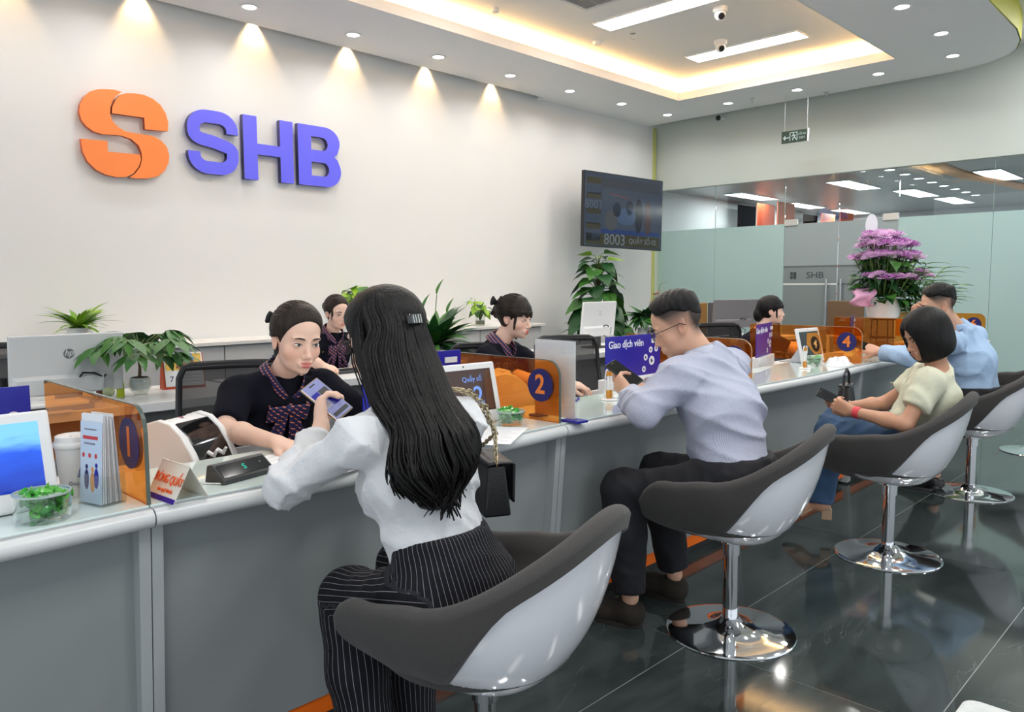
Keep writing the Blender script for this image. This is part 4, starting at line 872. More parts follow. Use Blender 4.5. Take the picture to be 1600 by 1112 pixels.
# small things beside the money plant
e=empty('green_bottle',(1.415,4.16,.74),0,'small lime green bottle beside the money plant','bottle'); MB().lathe([(0,0),(.018,0),(.0185,.004),(.0185,.07),(.015,.078),(0,.078)],20).build('body',mat('lime plastic',srgb(190,205,40),.35),e,smooth=True); MB().lathe([(0,.078),(.011,.078),(.011,.10),(0,.102)],16).build('cap',WPLAST,e,smooth=True)
e=empty('small_pot',(1.35,4.22,.74),0,'small terracotta brown pot behind the lime bottle','pot'); MB().lathe([(0,0),(.026,0),(.036,.075),(.032,.075),(.03,.06),(0,.06)],20).build('pot_body',mat('terracotta',srgb(120,65,40),.7),e,smooth=True); MB().lathe([(0,.061),(.03,.061),(0,.064)],16).build('soil',mat('soil',(.03,.02,.015),.9),e)
e=empty('cactus_pot',(1.30,3.98,.74),0,'tiny pale cactus in a pot in front of the computer','plant'); MB().lathe([(0,0),(.022,0),(.028,.03),(0,.03)],16).build('pot',LGREY,e,smooth=True)
q=MB(); 
def cact(u,v): a=2*PI*u; r=.026*math.sin(PI*v)**.6*(1+.12*math.cos(8*a)); return (r*math.cos(a),r*math.sin(a),.03+.05*v)
q.grid(cact,32,10,closeu=True); q.build('cactus',mat('cactus green',srgb(150,160,120),.7,noise=.2,nscale=60),e,smooth=2)
# ================================================================== office chairs
def mesh_mat():
    m=bpy.data.materials.new('chair mesh'); m.use_nodes=True; nt=m.node_tree; b=nt.nodes['Principled BSDF']; L=nt.links.new; N=nt.nodes.new
    b.inputs['Base Color'].default_value=(.03,.03,.032,1); b.inputs['Roughness'].default_value=.7
    tc=N('ShaderNodeTexCoord'); wv=N('ShaderNodeTexWave'); wv.wave_type='BANDS'; wv.bands_direction='Z'; wv.inputs['Scale'].default_value=190; L(tc.outputs['Object'],wv.inputs['Vector'])
    tr=N('ShaderNodeBsdfTransparent'); mx=N('ShaderNodeMixShader'); mr=N('ShaderNodeMapRange'); mr.inputs['From Min'].default_value=.2; mr.inputs['From Max'].default_value=.6; mr.inputs['To Min'].default_value=.70; mr.inputs['To Max'].default_value=1.0; L(wv.outputs['Fac'],mr.inputs['Value'])
    L(mr.outputs[0],mx.inputs[0]); L(tr.outputs[0],mx.inputs[1]); L(b.outputs[0],mx.inputs[2]); L(mx.outputs[0],nt.nodes['Material Output'].inputs[0]); return m
MESHM=mesh_mat(); SEATF=mat('black seat fabric',(.015,.015,.017),.9,bump=.2,bscale=400)
def make_office():
    e=empty('office_chair',(0,0,0))
    def bk(u,v):  # back surface, facing +y
        x=(u-.5)*.46*(1-.10*v); return Vector((x,-.25-.05*math.sin(PI*(v*.8))+.06*v*0-.06*v+.05*(2*(u-.5))**2,.50+.46*v))
    q=MB(); q.grid(lambda u,v:tuple(bk(.03+.94*u,.03+.94*v)),10,12); q.build('mesh_back',MESHM,e,smooth=2)
    per=[(0,.12+.76*t) for t in np.linspace(0,1,9)]+[(.04,.97),(.12,1)]+[(.12+.76*t,1) for t in np.linspace(.1,1,8)]+[(.96,.97)]+[(1,.88-.76*t) for t in np.linspace(0,1,9)]+[(.95,.02),(.85,0)]+[(.85-.7*t,0) for t in np.linspace(.1,1,6)]+[(.05,.02),(0,.12)]
    q=MB(); q.tube([bk(*p) for p in per],.014,8,cap=False); q.build('back_frame',BLACKP,e,smooth=True)
    q=MB(); q.grid(lambda u,v:tuple(bk(.06+.88*u,.95+.04*v)+Vector((0,.006,0))),10,4); q.build('top_rail',BLACKP,e,smooth=2,solid=.016)
    q=MB(); q.tube([(0,-.30,.76),(0,-.32,.58),(0,-.27,.45),(0,-.10,.41)],.022,8); q.build('back_spine',BLACKP,e,smooth=True)
    def seat(u,v):
        a=2*PI*u; rr=v; c,s=math.cos(a),math.sin(a); k=(abs(c)**4+abs(s)**4)**-.25; return (rr*.235*c*k,.0+rr*.235*s*k,.50-.03*rr**6+.008*math.cos(a*2)*rr)
    q=MB(); q.grid(seat,32,8,closeu=True); q.grid(lambda u,v:(seat(u,1)[0]*(1-.06*v),seat(u,1)[1]*(1-.06*v),.47-.05*v),32,3,closeu=True); q.build('seat',SEATF,e,smooth=2)
    B(-.12,.12,-.14,.14,.40,.43).build('mechanism',BLACKP,e,bevel=.01)
    for s in (-1,1):
        q=MB(); q.tube([(s*.15,0,.42),(s*.27,0,.44),(s*.28,.0,.55),(s*.28,0,.66)],.016,8); ar=q.build('arm_post',BLACKP,e,smooth=True)
        B(s*.28-.04,s*.28+.04,-.13,.13,.66,.69).build('arm_pad',DARKP,ar,bevel=.01)
    MB().cyl((0,0,.10),(0,0,.41),.026,.026,14).build('gas_lift',DARKP,e,smooth=True)
    for k in range(5):
        a=2*PI*k/5+.3; d=Vector((math.cos(a),math.sin(a),0)); q=MB(); q.tube([d*.02+Vector((0,0,.11)),d*.30+Vector((0,0,.075))],[.028,.016],8,flat=.8); lg=q.build('base_leg',BLACKP,e,smooth=True)
        q=MB(); n_=Vector((-d.y,d.x,0)); c=d*.30+Vector((0,0,.03)); q.cyl(c-n_*.022,c+n_*.022,.03,.03,14); q.build('caster',BLACKP,lg,smooth=True)
    return e
off0=make_office()
offs=[(1.46,2.99,158,'black mesh office chair of teller 1'),(2.93,2.95,150,'black mesh office chair of teller 3 behind divider 2'),(3.72,3.02,150,'empty black mesh office chair behind the Giao dịch viên sign'),(5.20,3.12,190,'black mesh office chair left of teller 4'),(5.80,3.10,150,'black mesh office chair under teller 4'),(7.02,3.1,185,'black mesh office chair right of teller 4, before the glass doors'),(2.96,4.82,165,'black mesh office chair of the rear teller'),(1.02,5.1,150,'black mesh office chair behind the grey computer at the left edge')]
for k,(x,y,rz,lab) in enumerate(offs):
    o=off0 if k==0 else copy_tree(off0)
    o.location=(x,y,0); o.rotation_euler=(0,0,math.radians(rz)); tag(o,lab,'chair','black mesh office chairs')
# far orange and grey dividers
def far_div(x,y,rz,w_,m_,lab,h0=.70,h1=1.10):
    e=empty('screen_divider',(x,y,0),math.radians(rz),lab,'divider'); B(-w_/2,w_/2,-.012,.012,h0,h1).build('panel',m_,e,bevel=.008); B(-w_/2,w_/2,-.015,.015,h0-.02,h0).build('foot_rail',LGREY,e)
    for s in (-1,1): B(s*w_*.45-.015,s*w_*.45+.015,-.015,.015,0,h0-.02).build('leg',LGREY,e)
OCH=mat('ochre board',srgb(150,105,40),.5)
far_div(7.15,4.35,0,.62,OCH,'ochre divider screen far back left of teller 4'); far_div(7.75,4.35,0,.5,mat('taupe board',srgb(85,78,80),.6),'taupe divider screen beside the ochre one')
far_div(9.2,3.55,90,.42,mat('brown board',srgb(110,85,62),.5),'brown divider screen in front of the glass doors')
# ================================================================== people: smooth implicit bodies meshed as continuous surfaces
A_=lambda v:np.array(v,dtype=np.float64)
def unit(v): v=A_(v); return v/np.linalg.norm(v)
def smin(a,b,k):
    h=np.clip(.5+.5*(b-a)/k,0,1); return b+(a-b)*h-k*h*(1-h)
def cone(a,b,ra,rb,k=.02):
    a,b=A_(a),A_(b); ba=b-a; L2=max(ba@ba,1e-9); m=max(ra,rb)
    def f(X,Y,Z):
        px,py,pz=X-a[0],Y-a[1],Z-a[2]; t=np.clip((px*ba[0]+py*ba[1]+pz*ba[2])/L2,0,1)
        return np.sqrt((px-ba[0]*t)**2+(py-ba[1]*t)**2+(pz-ba[2]*t)**2)-(ra+(rb-ra)*t)
    return (f,np.minimum(a,b)-m,np.maximum(a,b)+m,k,'u')
def econe(a,b,wa,wb,lat,k=.03):
    """elliptic cone: wa=(half width along lat, half depth)"""
    a,b=A_(a),A_(b); ba=b-a; L=np.linalg.norm(ba); ax=ba/L; lat=A_(lat); lat=unit(lat-ax*(lat@ax)); dp=np.cross(ax,lat); m=max(wa+wb)
    def f(X,Y,Z):
        px,py,pz=X-a[0],Y-a[1],Z-a[2]; s=px*ax[0]+py*ax[1]+pz*ax[2]; t=np.clip(s/L,0,1)
        w=wa[0]+(wb[0]-wa[0])*t; d=wa[1]+(wb[1]-wa[1])*t; e=s-t*L
        u=px*lat[0]+py*lat[1]+pz*lat[2]; v=px*dp[0]+py*dp[1]+pz*dp[2]; mn=np.minimum(w,d)
        k0=np.sqrt((u/w)**2+(v/d)**2+(e/mn)**2); k1=np.sqrt((u/w**2)**2+(v/d**2)**2+(e/mn**2)**2)+1e-9
        return k0*(k0-1)/k1
    return (f,np.minimum(a,b)-m,np.maximum(a,b)+m,k,'u')
def ell_f(c,r,R=None):
    c=A_(c); r=A_(r)
    def f(X,Y,Z):
        px,py,pz=X-c[0],Y-c[1],Z-c[2]
        if R is not None: px,py,pz=[px*R[0][i]+py*R[1][i]+pz*R[2][i] for i in range(3)]
        k0=np.sqrt((px/r[0])**2+(py/r[1])**2+(pz/r[2])**2); k1=np.sqrt((px/r[0]**2)**2+(py/r[1]**2)**2+(pz/r[2]**2)**2)+1e-9
        return k0*(k0-1)/k1
    return f
def ell(c,r,k=.02,op='u',R=None): m=max(r); return (ell_f(c,r,R),A_(c)-m,A_(c)+m,k,op)
def plane_cut(pt,n,c,rad,k=.004):
    """remove what lies on the +n side of pt, within rad of c"""
    pt=A_(pt); n=unit(n); c=A_(c)
    def f(X,Y,Z):
        d=-((X-pt[0])*n[0]+(Y-pt[1])*n[1]+(Z-pt[2])*n[2]); r=np.sqrt((X-c[0])**2+(Y-c[1])**2+(Z-c[2])**2)-rad
        return np.maximum(d,r)
    return (f,c-rad,c+rad,k,'d')
def axis(lo,hi,base,fine):
    out=[lo]
    while out[-1]<hi:
        x=out[-1]; s=base
        for a,b,r in fine:
            if a-r<=x<=b: s=min(s,r)
        out.append(x+s)
    return np.array(out)
def eval_prims(prims,xs,ys,zs,D=None,pad=.03):
    if D is None: D=np.full((len(xs),len(ys),len(zs)),.2,np.float32)
    for f,lo,hi,k,op in prims:
        p=pad+k; i0,i1=np.searchsorted(xs,[lo[0]-p,hi[0]+p]); j0,j1=np.searchsorted(ys,[lo[1]-p,hi[1]+p]); k0,k1=np.searchsorted(zs,[lo[2]-p,hi[2]+p])
        if i1<=i0 or j1<=j0 or k1<=k0: continue
        d=f(xs[i0:i1,None,None],ys[None,j0:j1,None],zs[None,None,k0:k1]).astype(np.float32); S=D[i0:i1,j0:j1,k0:k1]
        if op=='u': D[i0:i1,j0:j1,k0:k1]=smin(S,d,k)
        else: D[i0:i1,j0:j1,k0:k1]=-smin(-S,d,k)
    return D
CORN=np.array([(i,j,k) for i in (0,1) for j in (0,1) for k in (0,1)])
EDG=[(a,b) for a in range(8) for b in range(a+1,8) if np.abs(CORN[a]-CORN[b]).sum()==1]
def surface(D,xs,ys,zs):
    ins=D<0; n=D.shape
    c=[ins[a:n[0]-1+a,b:n[1]-1+b,d:n[2]-1+d] for a in (0,1) for b in (0,1) for d in (0,1)]
    any_=c[0].copy(); all_=c[0].copy()
    for q in c[1:]: any_|=q; all_&=q
    act=any_&~all_; idx=np.argwhere(act); N=len(idx)
    vid=np.full(act.shape,-1,np.int32); vid[tuple(idx.T)]=np.arange(N)
    V=np.stack([D[idx[:,0]+o[0],idx[:,1]+o[1],idx[:,2]+o[2]] for o in CORN],1)
    acc=np.zeros((N,3)); cnt=np.zeros(N)
    for a,b in EDG:
        va,vb=V[:,a],V[:,b]; m=(va<0)!=(vb<0); t=va/(va-vb+1e-12); t=np.where(m,t,0)
        p=CORN[a]+(CORN[b]-CORN[a])*t[:,None]; acc+=p*m[:,None]; cnt+=m
    fr=acc/cnt[:,None]
    P=np.stack([ax[idx[:,i]]+fr[:,i]*(ax[idx[:,i]+1]-ax[idx[:,i]]) for i,ax in enumerate((xs,ys,zs))],1)
    F=[]
    for axi in range(3):
        sl=[slice(None)]*3; sl2=[slice(None)]*3; sl[axi]=slice(0,-1); sl2[axi]=slice(1,None)
        A=ins[tuple(sl)]; Bq=ins[tuple(sl2)]; ch=np.argwhere(A!=Bq)
        o=[i for i in range(3) if i!=axi]; ok=(ch[:,o[0]]>0)&(ch[:,o[1]]>0)&(ch[:,o[0]]<n[o[0]]-1)&(ch[:,o[1]]<n[o[1]]-1); ch=ch[ok]
        def g(d0,d1):
            q=ch.copy(); q[:,o[0]]-=d0; q[:,o[1]]-=d1; return vid[tuple(q.T)]
        q=np.stack([g(1,1),g(0,1),g(0,0),g(1,0)],1); fl=A[tuple(ch.T)]
        if axi==1: fl=~fl
        q[~fl]=q[~fl][:,::-1]; F.append(q)
    return P,np.concatenate(F)
def np_mesh(name,P,F,m,parent,origin,smooth=True,tri=False):
    me=bpy.data.meshes.new(name); P=P-A_(origin); me.vertices.add(len(P)); me.vertices.foreach_set('co',P.astype(np.float32).ravel())
    nF=F.shape[0]; c=F.shape[1]; me.loops.add(nF*c); me.loops.foreach_set('vertex_index',F.astype(np.int32).ravel()); me.polygons.add(nF)
    me.polygons.foreach_set('loop_start',np.arange(0,nF*c,c,dtype=np.int32)); me.update(calc_edges=True); me.validate()
    if smooth: me.polygons.foreach_set('use_smooth',np.ones(len(me.polygons),bool))
    for q in (m if isinstance(m,(list,tuple)) else [m]): me.materials.append(q)
    o=bpy.data.objects.new(name,me); COL.objects.link(o); o.parent=parent; return o
def sdf_mesh(name,prims,base,fine,m,parent,origin,warp=None,smooth_it=1):
    lo=np.min([p[1] for p in prims if p[4]=='u'],0)-.03; hi=np.max([p[2] for p in prims if p[4]=='u'],0)+.03
    ax=[axis(lo[i],hi[i],base,[(a[i],b[i],r) for a,b,r in fine]) for i in range(3)]
    D=eval_prims(prims,*ax)
    if warp is not None: D=D+warp(ax[0][:,None,None],ax[1][None,:,None],ax[2][None,None,:]).astype(np.float32)
    P,F=surface(D,*ax)
    for _ in range(smooth_it):   # light relaxation
        S=np.zeros_like(P); C_=np.zeros(len(P))
        for a in range(4):
            i,j=F[:,a],F[:,(a+1)%4]; 
            for d in range(3): S[:,d]+=np.bincount(i,P[j,d],len(P))
            C_+=np.bincount(i,minlength=len(P))
            for d in range(3): S[:,d]+=np.bincount(j,P[i,d],len(P))
            C_+=np.bincount(j,minlength=len(P))
        P=.5*P+.5*S/np.maximum(C_,1)[:,None]
    return np_mesh(name,P,F,m,parent,origin),P
def folds(seed,amp,freq=38,n=5,dirs=None):
    r=np.random.RandomState(seed); K=[]
    for i in range(n):
        d=unit(r.normal(size=3) if dirs is None else A_(dirs[i%len(dirs)])+.35*r.normal(size=3)); K.append((d*freq*r.uniform(.6,1.5),r.uniform(0,6),r.normal(size=3)*freq*.35,r.uniform(0,6)))
    def w(X,Y,Z):
        s=0
        for k,p,k2,p2 in K:
            q=1-np.abs(np.sin(k[0]*X+k[1]*Y+k[2]*Z+p+1.6*np.sin(k2[0]*X+k2[1]*Y+k2[2]*Z+p2))); g=.5+.5*np.sin(k2[1]*X*.7+k2[2]*Y*.7+k2[0]*Z*.7+p); s=s-q*q*g
        return amp*(s+.55)
    return w
# ---------------------------------------------------------------- head
class Head:
    def __init__(s,pos,fwd,up=(0,0,1),sc=1.0,male=False):
        s.o=A_(pos); f=unit(fwd); u=A_(up); u=unit(u-f*(u@f)); r=np.cross(f,u); s.R=np.stack([r,f,u],1); s.sc=sc; s.male=male
    def loc(s,X,Y,Z):
        x,y,z=X-s.o[0],Y-s.o[1],Z-s.o[2]; R=s.R; return [(x*R[0,i]+y*R[1,i]+z*R[2,i])/s.sc for i in range(3)]
    def W(s,p): return s.o+s.R@(A_(p)*s.sc)
    def D(s,v): return s.R@A_(v)
    def skull(s,x,y,z):
        d=ell_f((0,-.005,.035),(.073,.096,.082))(x,y,z); m=s.male
        d=smin(d,ell_f((0,.018,-.026),(.062 if not m else .064,.070,.080 if not m else .085))(x,y,z),.02)
        d=smin(d,ell_f((0,.033,-.070),(.045 if not m else .052,.046,.038))(x,y,z),.02); return d
    def face(s,x,y,z):
        ax=np.abs(x); d=s.skull(x,y,z)
        d=smin(d,ell_f((0,.074,-.092 if not s.male else -.097),(.017,.014,.013))(x,y,z),.02)
        d=smin(d,ell_f((.040,.052,-.032),(.022,.020,.022))(ax,y,z),.02)
        d=smin(d,ell_f((.025,.078,.019),(.024,.012,.008))(ax,y,z),.014)
        d=-smin(-d,ell_f((.031,.100,.001),(.021,.016,.011))(ax,y,z),.014)
        d=smin(d,ell_f((.031,.0735,-.001),(.0165,.0135,.0105))(ax,y,z),.005)
        def cn(a,b,ra,rb):
            f=cone(a,b,ra,rb)[0]; return f(x,y,z)
        d=smin(d,cn((0,.083,.008),(0,.1015,-.034),.0065,.0095),.012); d=smin(d,ell_f((0,.1035,-.037),(.0095,.0095,.0085))(x,y,z),.006)
        d=smin(d,ell_f((.0115,.094,-.041),(.0075,.0085,.0065))(ax,y,z),.006)
        d=smin(d,ell_f((0,.086,-.066),(.026,.012,.016))(x,y,z),.012)
        d=smin(d,ell_f((0,.0918,-.0625),(.018,.0070,.0044))(x,y,z),.004); d=smin(d,ell_f((0,.0905,-.0735),(.015,.0075,.0050))(x,y,z),.004)
        d=-smin(-d,ell_f((0,.105,-.0678),(.024,.008,.0016))(x,y,z),.003)
        d=smin(d,ell_f((.0735,-.012,-.010),(.007,.017,.030))(ax,y-.012*0+(z+.01)*.25,z),.006)
        d=-smin(-d,ell_f((.0815,-.006,-.008),(.006,.009,.016))(ax,y+(z+.01)*.25,z),.004)
        return d
    def prim(s,k=.015):
        f=lambda X,Y,Z: s.face(*s.loc(X,Y,Z))*s.sc; c=s.o; return (f,c-.135*s.sc,c+.135*s.sc,k,'u')
    def custom(s,fn,rad=.16,k=.01,c=(0,0,0),op='u'):
        f=lambda X,Y,Z: fn(*s.loc(X,Y,Z))*s.sc; w=s.W(c); return (f,w-rad,w+rad,k,op)
    def project(s,xz,off=.0006):
        xz=A_(xz); lo=np.full(len(xz),.03); hi=np.full(len(xz),.135)
        for _ in range(26):
            m=(lo+hi)/2; d=s.face(xz[:,0],m,xz[:,1]); lo=np.where(d<0,m,lo); hi=np.where(d<0,hi,m)
        return np.stack([xz[:,0],hi+off,xz[:,1]],1)
SCLERA=mat('eye white',(.72,.70,.69),.25); IRIS=mat('iris dark',(.018,.010,.007),.1,coat=.6); LASH=mat('lash black',(.008,.007,.007),.6); BROW=mat('brow',(.035,.026,.022),.9)
def face_parts(h,parent,origin,open_=1.0,lips=True):
    def put(name,P,F,m): return np_mesh(name,np.array([h.W(p) for p in P]),np.array(F),m,parent,origin)
    for s in (-1,1):
        n=12; xs=np.linspace(-1,1,n+1); cx=.031
        up=.0052*open_*(1-xs**2)**.8+.0012*xs*s*s; dn=-.0038*open_*(1-xs**2); tilt=.0016*xs
        rows=[(cx+.0148*x,-.001+u+t) for x,u,t in zip(xs,up,tilt)]; rowd=[(cx+.0148*x,-.001+d+t) for x,d,t in zip(xs,dn,tilt)]; rowm=[((a[0]),(a[1]+b[1])/2) for a,b in zip(rows,rowd)]
        pts=[(s*a,b) for a,b in rowd+rowm+rows]; P=h.project(pts,.0007); F=[]
        for r_ in range(2):
            for i in range(n):
                q=[r_*(n+1)+i,r_*(n+1)+i+1,(r_+1)*(n+1)+i+1,(r_+1)*(n+1)+i]; F.append(q if s<0 else q[::-1])
        eye=put('eye',P,F,SCLERA)
        th=np.linspace(0,2*PI,17)[:-1]; ip=[]
        for a in th:
            x=.0056*math.cos(a); z=.0056*math.sin(a); xx=x/.0148; u=.0052*open_*(1-xx**2)**.8; d=-.0038*open_*(1-xx**2); ip.append((s*(cx+x),-.001+min(max(z,d),u)))
        ip=[(s*cx,-.001+.0004)]+ip; P=h.project(ip,.0012); F=[[0,1+i,1+(i+1)%16,0] for i in range(16)]
        me=bpy.data.meshes.new('iris'); me.from_pydata([tuple(h.W(p)-A_(origin)) for p in P],[],[(0,1+i,1+(i+1)%16) for i in range(16)]); me.materials.append(IRIS); o=bpy.data.objects.new('iris',me); COL.objects.link(o); o.parent=eye
        lp=h.project([(s*a,b) for a,b in rows],.0006); q=MB(); q.tube([h.W(p)-A_(origin) for p in lp],[.0006+.0010*math.sin(PI*(i/n))**.5+.0003*(i/n) for i in range(n+1)],6); q.build('eyelash',LASH,parent,smooth=True)
        bx=np.linspace(.013,.050,9); bp=h.project([(s*x,.0185+.0042*math.sin(PI*(x-.013)/.045)-.09*max(0,x-.036)) for x in bx],.0006); q=MB(); q.tube([h.W(p)-A_(origin) for p in bp],[.0020,.0034,.0038,.0038,.0036,.0032,.0026,.0018,.0006],6,flat=.7); q.build('eyebrow',BROW,parent,smooth=True)
def skin_mat(name,col,lip):
    m=bpy.data.materials.new(name); m.use_nodes=True; nt=m.node_tree; b=nt.nodes['Principled BSDF']; L=nt.links.new; N=nt.nodes.new
    at_=N('ShaderNodeAttribute'); at_.attribute_name='tone'; sx=N('ShaderNodeSeparateColor'); L(at_.outputs['Color'],sx.inputs[0])
    m1=N('ShaderNodeMix'); m1.data_type='RGBA'; m1.inputs['A'].default_value=(*col,1); m1.inputs['B'].default_value=(*lip,1); L(sx.outputs[0],m1.inputs['Factor'])
    m2=N('ShaderNodeMix'); m2.data_type='RGBA'; L(m1.outputs['Result'],m2.inputs['A']); m2.inputs['B'].default_value=(col[0]*.98,col[1]*.62,col[2]*.55,1); L(sx.outputs[1],m2.inputs['Factor'])
    m3=N('ShaderNodeMix'); m3.data_type='RGBA'; L(m2.outputs['Result'],m3.inputs['A']); m3.inputs['B'].default_value=(.02,.017,.016,1); L(sx.outputs[2],m3.inputs['Factor'])
    L(m3.outputs['Result'],b.inputs['Base Color']); b.inputs['Roughness'].default_value=.48; b.inputs['Specular IOR Level'].default_value=.4
    b.inputs['Subsurface Weight'].default_value=.12; b.inputs['Subsurface Radius'].default_value=(.012,.005,.003); b.inputs['Subsurface Scale'].default_value=.5
    return m
def tone_attr(o,P,h,lipstick=1.0,blush=.35,stubble=None):
    x,y,z=h.loc(P[:,0],P[:,1],P[:,2]); ax=np.abs(x)
    sm=lambda d,w:np.clip(.5-d/w,0,1)
    up=ell_f((0,.093,-.0625),(.0205,.02,.0050))(x,y,z); dn=ell_f((0,.092,-.0735),(.0165,.02,.0056))(x,y,z); lip=sm(np.minimum(up,dn),.003)*lipstick*(y>.07)
    ch=np.exp(-((ax-.042)**2/.0007+(y-.062)**2/.001+(z+.034)**2/.0006))*blush
    nose=np.exp(-(x**2/.0001+(y-.106)**2/.0002+(z+.037)**2/.0002))*.25; ear=np.exp(-((ax-.078)**2/.0002+(y+.01)**2/.0006+(z+.01)**2/.001))*.35
    st=stubble(x,y,z) if stubble else np.zeros(len(P))
    col=np.stack([lip,np.clip(ch+nose+ear,0,1),np.clip(st,0,1),np.ones(len(P))],1).astype(np.float32)
    a=o.data.color_attributes.new('tone','FLOAT_COLOR','POINT'); a.data.foreach_set('color',col.ravel())
# ---------------------------------------------------------------- hands
def hand(wrist,d,pn,side,curl=(25,35,20),thumb=(.55,.65,.35),spread=.06,sc=1.0,fc=None):
    """d: direction to knuckles, pn: palm normal, side: +1 if thumb lies along cross(d,pn)"""
    w=A_(wrist); d=unit(d); pn=A_(pn); pn=unit(pn-d*(pn@d)); t=np.cross(d,pn)*side; pr=[]; tips=[]
    for i,(L,off,adv) in enumerate(((.072,.028,.084),(.080,.009,.088),(.074,-.010,.084),(.058,-.028,.075))):
        kn=w+(d*adv+t*off)*sc; pr.append(cone(w+t*off*.5*sc+d*.006,kn,.0145*sc,.0115*sc,.014))
        c=fc[i] if fc else curl; a=0; p=kn; r=.0092*sc
        sd=d+t*spread*(1.5-i)
        for j,fr in enumerate((.45,.30,.25)):
            a+=math.radians(c[j]); v=unit(unit(sd)*math.cos(a)+pn*math.sin(a)); q=p+v*L*fr*sc; pr.append(cone(p,q,r,r*.9,.004)); p=q; r*=.9
        tips.append(p)
    b=w+(d*.022+t*.022)*sc; tv=unit(t*thumb[0]+d*thumb[1]+pn*thumb[2]); m=b+tv*.040*sc; tv2=unit(t*thumb[0]*.35+d*(thumb[1]+.2)+pn*thumb[2]*1.2); e=m+tv2*.032*sc; e2=e+unit(tv2+d*.15)*.024*sc
    pr+= [cone(b,m,.0155*sc,.0115*sc,.014),cone(m,e,.0108*sc,.010*sc,.004),cone(e,e2,.010*sc,.008*sc,.004)]
    pr.append(ell(w+d*.05*sc,(.034*sc,.034*sc,.014*sc),.012,R=np.stack([d,t,pn],1)))
    return pr,tips+[e2]
SKINF=skin_mat('fair skin',srgb(236,197,177),srgb(196,76,76)); SKINM=skin_mat('light tan skin',srgb(214,168,142),srgb(176,104,92)); SKINB=skin_mat('warm tan skin',srgb(200,150,122),srgb(176,92,84))
def hair_mat(name,col):
    m=mat(name,col,.46,spec=.22,noise=.5,nscale=30,bump=.35,bscale=140,stretch=(1,1,.12)); return m
HAIRB=hair_mat('black hair',(.010,.009,.009)); HAIRBR=hair_mat('dark brown hair',(.026,.018,.014))
BLACKCLOTH=mat('bow black',(.008,.008,.009),.7)
# ---------------------------------------------------------------- stitched parts with a surface coordinate
def uv_patch(name,fn,nu,nv,m,parent,origin,solid=.0025,closeu=False):
    vs=[];fs=[];n=nu
    for j in range(nv):
        for i in range(nu): vs.append(tuple(A_(fn(i/(nu-1),j/(nv-1)))-A_(origin)))
    for j in range(nv-1):
        for i in range(nu-1): fs.append((j*nu+i,j*nu+i+1,(j+1)*nu+i+1,(j+1)*nu+i))
    me=bpy.data.meshes.new(name); me.from_pydata(vs,[],fs); me.materials.append(m); uv=me.uv_layers.new(name='UVMap')
    for l in me.loops:
        k=l.vertex_index; uv.data[l.index].uv=((k%nu)/(nu-1),(k//nu)/(nv-1))
    for p in me.polygons: p.use_smooth=True
    o=bpy.data.objects.new(name,me); COL.objects.link(o); o.parent=parent
    if solid: md=o.modifiers.new('solid','SOLIDIFY'); md.thickness=solid; md.offset=0
    return o
def scarf_mat():
    m=bpy.data.materials.new('navy dotted scarf'); m.use_nodes=True; nt=m.node_tree; b=nt.nodes['Principled BSDF']; L=nt.links.new; N=nt.nodes.new
    tc=N('ShaderNodeTexCoord'); mp=N('ShaderNodeMapping'); L(tc.outputs['Object'],mp.inputs[0]); mp.inputs['Rotation'].default_value=(.5,.3,.6); mp.inputs['Scale'].default_value=(40,84,84)
    def math_(op,a,b_=None):
        n=N('ShaderNodeMath'); n.operation=op
        for i,v in enumerate((a,b_)):
            if v is None: continue
            if isinstance(v,(int,float)): n.inputs[i].default_value=v
            else: L(v,n.inputs[i])
        return n.outputs[0]
    sx=N('ShaderNodeSeparateXYZ'); L(mp.outputs[0],sx.inputs[0])
    fx=math_('ABSOLUTE',math_('SUBTRACT',math_('FRACT',sx.outputs[0]),.5)); fz=math_('ABSOLUTE',math_('SUBTRACT',math_('FRACT',math_('ADD',sx.outputs[2],math_('MULTIPLY',sx.outputs[0],.5))),.5))
    s=math_('ADD',math_('MULTIPLY',fx,2.3),fz); dot=math_('LESS_THAN',s,.40)
    mx=N('ShaderNodeMix'); mx.data_type='RGBA'; L(dot,mx.inputs['Factor']); mx.inputs['A'].default_value=(*srgb(30,28,78),1); mx.inputs['B'].default_value=(*srgb(235,140,100),1)
    L(mx.outputs['Result'],b.inputs['Base Color']); b.inputs['Roughness'].default_value=.55; return m
SCARF=scarf_mat()
